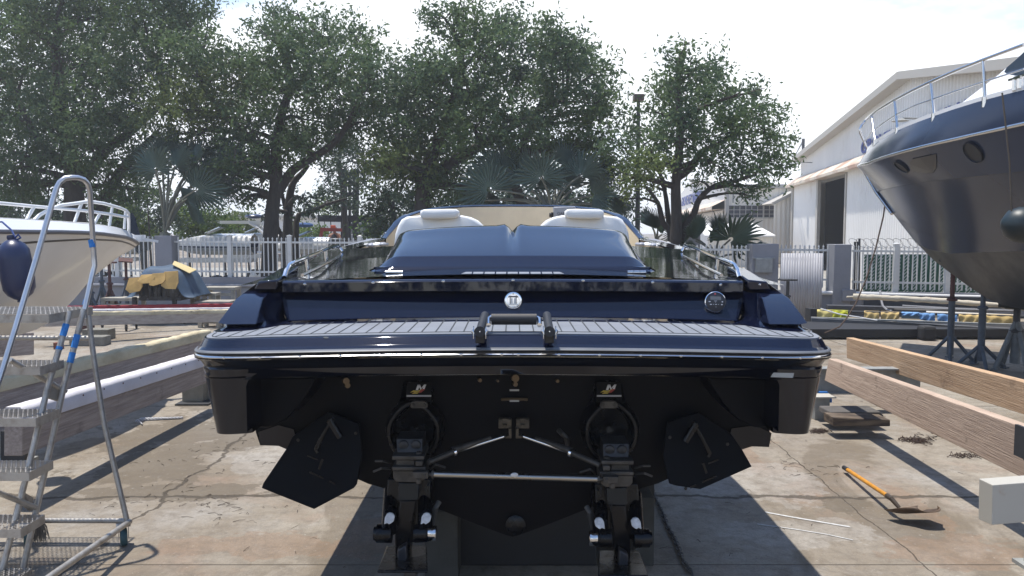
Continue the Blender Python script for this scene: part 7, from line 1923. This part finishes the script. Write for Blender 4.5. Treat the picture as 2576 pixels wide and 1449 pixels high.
tree("tall oak with a thick pale trunk behind the fence, left of the forklift", 24.5,
     [[(677, 690), (680, 600), (686, 520), (696, 450), (694, 380), (705, 300), (730, 200), (700, 90)], [(690, 500), (735, 430), (790, 395), (850, 350), (900, 260), (930, 160)], [(692, 430), (660, 380), (610, 330), (540, 260), (490, 170)]],
     [(470, 60, 65), (505, 120, 75), (545, 190, 80, 1), (470, 210, 75, 1), (420, 270, 70, 1), (500, 290, 85, 1), (590, 270, 80, 1), (640, 210, 75), (600, 155, 52), (668, 85, 38), (690, 30, 35), (750, 35, 30), (700, 110, 70), (760, 120, 60), (800, 80, 40), (430, 340, 60), (560, 350, 70), (640, 330, 75), (700, 190, 80), (790, 200, 85), (860, 140, 80), (890, 90, 55), (905, 78, 24), (935, 155, 55), (1000, 195, 46), (930, 220, 85), (850, 250, 80), (760, 300, 80), (850, 330, 70), (940, 310, 75), (1000, 240, 60), (700, 380, 50), (590, 410, 50), (780, 370, 45), (560, 470, 38), (520, 430, 48), (600, 440, 48), (655, 445, 36), (640, 400, 40), (620, 495, 30), (745, 350, 45), (520, 20, 40)], OAK, r0=0.28, seed=5)
tree("slender forked tree right beside the thick trunked oak", 26.5,
     [[(724, 640), (724, 560), (728, 500), (738, 460), (760, 435), (776, 415)], [(724, 560), (712, 500), (706, 470)], [(745, 560), (775, 535), (820, 515), (870, 500)], [(712, 610), (698, 570), (700, 520)]],
     [(700, 460, 25), (760, 500, 28), (790, 530, 28), (740, 520, 25), (830, 510, 40), (690, 530, 25)], DARKL, r0=0.2, seed=6)
tree("dark leafy tree wrapped round the forklift mast", 33,
     [[(870, 640), (868, 560), (860, 470), (850, 400)]],
     [(850, 350, 60), (800, 370, 40), (890, 390, 55), (850, 430, 45), (900, 460, 40), (830, 480, 30), (930, 420, 45), (870, 500, 30)], DARKL, r0=0.2, seed=8, dens=0.36)
tree("broad dense oak in the middle, above the motorboat's cockpit", 24,
     [[(1068, 640), (1066, 560), (1062, 500), (1068, 440), (1100, 360), (1150, 240), (1160, 120)], [(1066, 480), (1120, 420), (1220, 360), (1320, 300), (1420, 250)], [(1064, 460), (1020, 400), (980, 330)], [(1320, 520), (1290, 440), (1330, 330), (1380, 220)]],
     [(1115, 40, 48), (1165, 25, 40), (1150, 90, 55), (1215, 75, 60), (1275, 60, 50), (1235, 140, 70), (1310, 110, 70), (1380, 90, 50), (1400, 130, 65), (1455, 105, 32), (1440, 165, 60), (1062, 195, 48), (1042, 165, 26), (1090, 180, 65), (1060, 230, 75), (1150, 230, 85), (1240, 220, 80), (1330, 200, 80), (1400, 220, 70), (1480, 210, 55), (1530, 175, 28), (1500, 260, 55), (1010, 300, 75), (1100, 310, 90, 0), (1200, 310, 85), (1300, 300, 80), (1400, 300, 75), (1480, 310, 60), (1535, 290, 35), (1000, 380, 70, 1), (1080, 390, 80, 1), (1170, 400, 75, 0), (1260, 390, 70), (1350, 380, 70), (1440, 370, 65), (1510, 370, 50), (960, 420, 55, 1), (1540, 420, 45, 1), (1100, 470, 55), (1010, 450, 50), (1180, 470, 50), (1490, 440, 40)], OAK, r0=0.34, seed=11, dens=0.29)
tree("low dark thicket tree between the forklift and the motorboat's coaming", 27,
     [[(990, 640), (990, 560), (985, 500)], [(1040, 590), (1060, 530), (1100, 480)]],
     [(955, 480, 40), (990, 510, 50), (940, 530, 38), (1040, 520, 50), (1000, 560, 48), (1090, 520, 45), (950, 575, 32), (1060, 560, 42)], DARKL, r0=0.22, seed=12, dens=0.36)
tree("spreading many stemmed oak in front of the hangars", 21.5,
     [[(1700, 700), (1700, 610), (1702, 540), (1700, 470), (1706, 400), (1712, 330), (1705, 220), (1715, 130)], [(1712, 600), (1745, 540), (1760, 500), (1800, 466), (1850, 455), (1900, 440)], [(1690, 600), (1668, 560), (1655, 510), (1625, 470)], [(1700, 450), (1740, 420), (1770, 380), (1830, 350), (1880, 300)], [(1688, 610), (1680, 540), (1672, 480), (1650, 400)]],
     [(1722, 120, 22), (1700, 150, 30), (1712, 190, 42), (1760, 185, 40), (1800, 165, 30), (1670, 210, 34), (1690, 240, 48), (1750, 240, 50), (1810, 225, 45), (1660, 290, 45), (1720, 295, 55), (1790, 285, 55), (1860, 255, 50), (1900, 230, 24), (1925, 262, 20), (1640, 350, 52), (1710, 350, 50), (1780, 345, 52), (1850, 330, 58), (1915, 310, 45), (1960, 290, 24), (1600, 320, 40), (1590, 385, 45), (1640, 410, 45, 1), (1700, 405, 35), (1780, 400, 42), (1850, 395, 50), (1920, 375, 48), (1970, 345, 26), (1965, 400, 30), (1930, 435, 32), (1880, 440, 32), (1830, 440, 28), (1590, 445, 42, 1), (1640, 470, 30, 1), (1760, 455, 24), (1935, 470, 20), (1880, 490, 20), (1860, 470, 22), (1575, 500, 25), (1540, 350, 30)], OAK, r0=0.20, seed=14, dens=0.27, size=0.066)
# low bright bushes and distant greenery
def bush(label, Y, blobs, m_, dens=0.8, name="bush", size=0.09, cat="bush", seed=2):
    random.seed(seed); px, py, r = blobs[len(blobs) // 2][:3]; p = W(px, py, Y)
    t = thing(name, label, cat, (p.x, Y, 0)); m = MB(); B3 = []
    for bl in blobs:
        c0 = W(bl[0], bl[1], Y + random.uniform(-0.6, 0.6)); R = bl[2] / F_PX * Y; B3.append((c0.x, c0.y, c0.z, R * 1.15, R, R, int(dens * bl[2] ** 2)))
        m.tube([(c0.x + 0.1, c0.y, 0), (c0.x, c0.y, c0.z)], [0.05, 0.02], 6, cap=False)
    m.build("stems", BARK, t, weld=False); leaves("foliage", B3, m_, t, size=size); return t
bush("bright yellow green bush behind the cream boat's bow rail", 33, [(275, 560, 38), (320, 545, 42), (350, 575, 36), (290, 600, 30)], BUSH, seed=3)
bush("bright green bush right of the left fan palm", 35, [(470, 545, 45), (520, 560, 42), (560, 575, 30), (500, 590, 30)], BUSH, seed=4)
bush("dark shrubs behind the middle fan palm", 29, [(1160, 490, 40), (1220, 520, 42), (1290, 510, 45), (1350, 520, 42), (1410, 500, 42), (1470, 520, 42), (1530, 490, 36), (1570, 530, 30)], DARKL, seed=15, dens=0.55)
bush("green shrub in the gap left of the thick oak trunk", 36, [(600, 555, 24), (640, 565, 20), (620, 585, 20)], OAKB, seed=5)
bush("clipped light green hedge left of the forklift", 38, [(735, 590, 14), (755, 588, 14), (775, 590, 14), (795, 588, 14), (812, 590, 12)], BUSH, dens=1.2, name="hedge", cat="hedge", seed=6)
bush("small sunlit tree top behind the forklift mast", 45, [(800, 505, 20), (830, 515, 18), (815, 530, 18)], BUSH, seed=7)
bush("dark shrub mass behind the cream boat's deck at the left margin", 32, [(-40, 520, 60), (40, 530, 50), (110, 535, 45), (170, 540, 40), (30, 570, 45), (210, 560, 35), (400, 540, 45), (370, 490, 35)], DARKL, seed=8, dens=0.4)
bush("low green shrubs behind the motorboat's coaming, right of the forklift", 30, [(930, 580, 22), (960, 590, 20), (1000, 588, 20)], BUSH, seed=9)
# distant tree line (one mass)
B3 = []; random.seed(33)
for k in range(70):
    x = -75 + k * 2.2 + random.uniform(-1, 1)
    if x > 14: break
    z = random.uniform(1.4, 2.4); B3.append((x, 90 + random.uniform(-3, 3), z, 2.2, 2, z * random.uniform(0.9, 1.25), 500))
o = leaves("distant_trees", B3, OAK, None, size=0.3, clump=0.5); tag(o, "far off line of trees beyond the marina yard", "trees", kind="stuff")

B3 = []  # unseen trees added behind the camera to darken what the gelcoat reflects
for k in range(34):
    x = -34 + k * 2.05 + random.uniform(-0.6, 0.6); z = random.uniform(3.0, 4.4)
    B3.append((x, -32 + random.uniform(-2, 2), z, 2.3, 2, z * random.uniform(0.95, 1.2), 700))
o = leaves("unseen_tree_row", B3, DARKL, None, size=0.22, clump=0.5); tag(o, "unseen row of trees added behind the camera to darken reflections in the glossy stern", "trees", kind="stuff")
# ------------------------------------------------------------------ fan palms
PALM = mat("blue_green_palm", (0.095, 0.145, 0.118), 0.55, var=0.25, vscale=2.5)
PALMG = mat("green_palm", (0.065, 0.115, 0.07), 0.5, var=0.25, vscale=2.5)
PETI = mat("palm_petiole", (0.16, 0.16, 0.12), 0.6, var=0.3, vscale=5)
def fan(hub, ang, span, R, m_, parent, tilt=0.25, n=23, yaw=0.0, seed=0):
    """hub world point; ang: centre direction in the picture plane in degrees (90 = up)"""
    r_ = random.Random(seed); m = MB(); M = Matrix.Rotation(yaw, 3, 'Z') @ Matrix.Rotation(tilt, 3, 'X')
    a0, a1 = math.radians(ang - span / 2), math.radians(ang + span / 2); da = (a1 - a0) / n
    for k in range(n):
        a = a0 + da * (k + 0.5); edge_f = abs((k + 0.5) / n * 2 - 1); L_ = R * (1 - 0.28 * edge_f ** 2) * r_.uniform(0.82, 1.06); Rf = L_ * r_.uniform(0.46, 0.6)
        def P(r, an, dy=0.0): 
            droop = -0.10 * R * (r / R) ** 2.5; cup = -0.10 * R * math.sin((an - a0) / (a1 - a0) * math.pi) * (r / R)
            return Vector(hub) + M @ Vector((r * math.cos(an), cup + dy, r * math.sin(an) + droop))
        w = da * 0.5
        c0, c1 = P(0.02 * R, a), P(Rf, a, 0.055 * R); tip = P(L_, a + r_.uniform(-0.8, 0.8) * da, 0.0) + Vector((0, r_.uniform(-0.05, 0.05) * R, -abs(r_.gauss(0, 0.05)) * R)); l, r = P(Rf, a - w, -0.02 * R), P(Rf, a + w, -0.02 * R); m2l, m2r, mc = P(L_ * 0.78, a - w * 0.45, -0.004 * R), P(L_ * 0.78, a + w * 0.45, -0.004 * R), P(L_ * 0.78, a, 0.03 * R)
        i0, i1, ic = P(0.07 * R, a - w), P(0.07 * R, a + w), P(0.07 * R, a, 0.003 * R)
        m.add([i0, i1, ic, l, c1, r, m2l, mc, m2r, tip], [(0, 2, 4, 3), (2, 1, 5, 4), (3, 4, 7, 6), (4, 5, 8, 7), (6, 7, 9), (7, 8, 9)])
    return m.build("frond", m_, parent, smooth=0, weld=False)
def palm(label, base_px, Y, trunk_top, fans, m_, rt=0.16, seed=0):
    bx = W(base_px[0], base_px[1], Y).x; t = thing("fan_palm", label, "palm", (bx, Y, 0)); tt = W(*trunk_top, Y)
    m = MB(); m.tube([(bx, Y, 0), (bx, Y, tt.z * 0.6), tt], [rt * 1.2, rt, rt * 0.8], 10); m.build("trunk", PETI, t)
    for i, (px, py, ang, span, r, dy) in enumerate(fans):
        h_ = W(px, py, Y + dy); R = r / F_PX * (Y + dy)
        fan(h_, ang, span, R, m_, t, tilt=random.Random(i + seed).uniform(-0.6, 0.6), yaw=random.Random(i + seed + 99).uniform(-0.8, 0.8), seed=i + seed)
        m = MB(); md = (tt + h_) / 2 + Vector((0, 0, 0.1 * (h_ - tt).length)) + Vector(((h_.x - tt.x) * -0.12, 0, 0)); m.tube(sm3([tt, md, h_], 4), [0.035, 0.034, 0.033, 0.031, 0.030, 0.028, 0.026, 0.024, 0.022], 7); m.build("petiole", PETI, t)
    return t
palm("blue green fan palm with tall stalks behind the left grey pillar", (412, 640), 22.3, (415, 585),
     [(393, 428, 110, 250, 88, -0.3), (380, 410, 170, 130, 72, 0.9), (425, 385, 95, 150, 78, 1.2), (520, 440, 40, 160, 95, 1.0), (480, 420, 120, 150, 85, 0.6), (452, 470, 300, 90, 72, 0.1), (540, 460, 340, 110, 80, 0.7), (405, 395, 150, 150, 70, 0.4), (440, 420, 60, 160, 82, 0.2), (492, 478, 20, 220, 90, -0.4), (470, 452, 75, 120, 90, 0.8), (556, 415, 25, 150, 105, 1.2), (470, 500, 270, 70, 75, -0.1), (500, 400, 80, 130, 80, 1.2), (430, 500, 250, 60, 60, 0.3)], PALM, seed=10)
palm("broad blue green fan palm behind the motorboat's cockpit", (1385, 640), 21.5, (1388, 545),
     [(1231, 477, 120, 250, 100, -0.3), (1310, 470, 110, 160, 90, 0.5), (1420, 465, 70, 160, 90, 0.6), (1250, 440, 150, 160, 90, 0.2), (1500, 455, 50, 150, 80, 0.7), (1380, 480, 95, 150, 75, 0.1), (1275, 425, 125, 170, 95, 0.9), (1362, 448, 100, 260, 90, -0.4), (1330, 440, 90, 150, 80, 1.0), (1459, 443, 80, 200, 88, 0.2), (1490, 492, 10, 190, 95, 0.3), (1420, 420, 70, 150, 85, 1.1), (1215, 505, 190, 110, 70, 0.4), (1530, 515, 0, 100, 70, 0.5), (1260, 500, 200, 90, 90, 0.8)], PALM, seed=30)
palm("green fan palm at the fence in front of the small cream shed", (1800, 690), 21.4, (1800, 660),
     [(1812, 590, 100, 90, 75, 0.3), (1730, 590, 80, 120, 80, 0.5), (1837, 603, 60, 245, 112, -0.5), (1749, 605, 100, 120, 92, -0.2), (1786, 615, 92, 70, 82, 0.1), (1715, 620, 110, 100, 90, 0.4), (1870, 640, 10, 80, 95, 0.2), (1760, 640, 150, 90, 70, -0.3)], PALMG, seed=50)
palm("narrow spiky green fan palm just right of the lamp post", (1650, 660), 22.8, (1652, 610),
     [(1655, 578, 105, 95, 85, 0.0), (1640, 570, 120, 60, 70, 0.4), (1665, 590, 80, 70, 60, 0.2)], PALMG, seed=70)
# strip of rough ground and grass beyond the wall
m = MB(); m.grid([[(x, y, 0.006) for x in (-60, 40)] for y in (22.6, 45)]); tag(m.build("gravel_yard", mat("pale_gravel", (0.36, 0.34, 0.30), 0.95, var=0.35, vscale=3), None, smooth=0), kind="structure")
# ------------------------------------------------------------------ volume added to imitate lens flare, as thin haze over the whole yard
hz_m = bpy.data.materials.new("flare_veil_air"); hz_m.use_nodes = True
_t = hz_m.node_tree
_t.nodes.remove(_t.nodes["Principled BSDF"])
_v = _t.nodes.new("ShaderNodeVolumePrincipled"); _v.inputs["Color"].default_value = (0.95, 0.97, 1.0, 1); _v.inputs["Density"].default_value = 0.0019; _v.inputs["Anisotropy"].default_value = 0.3
_t.links.new(_v.outputs[0], _t.nodes["Material Output"].inputs["Volume"])
m = MB(); m.box((0, 190, 9.0), (820, 640, 20.0)); tag(m.build("flare_veil", hz_m, None, smooth=0), kind="stuff")
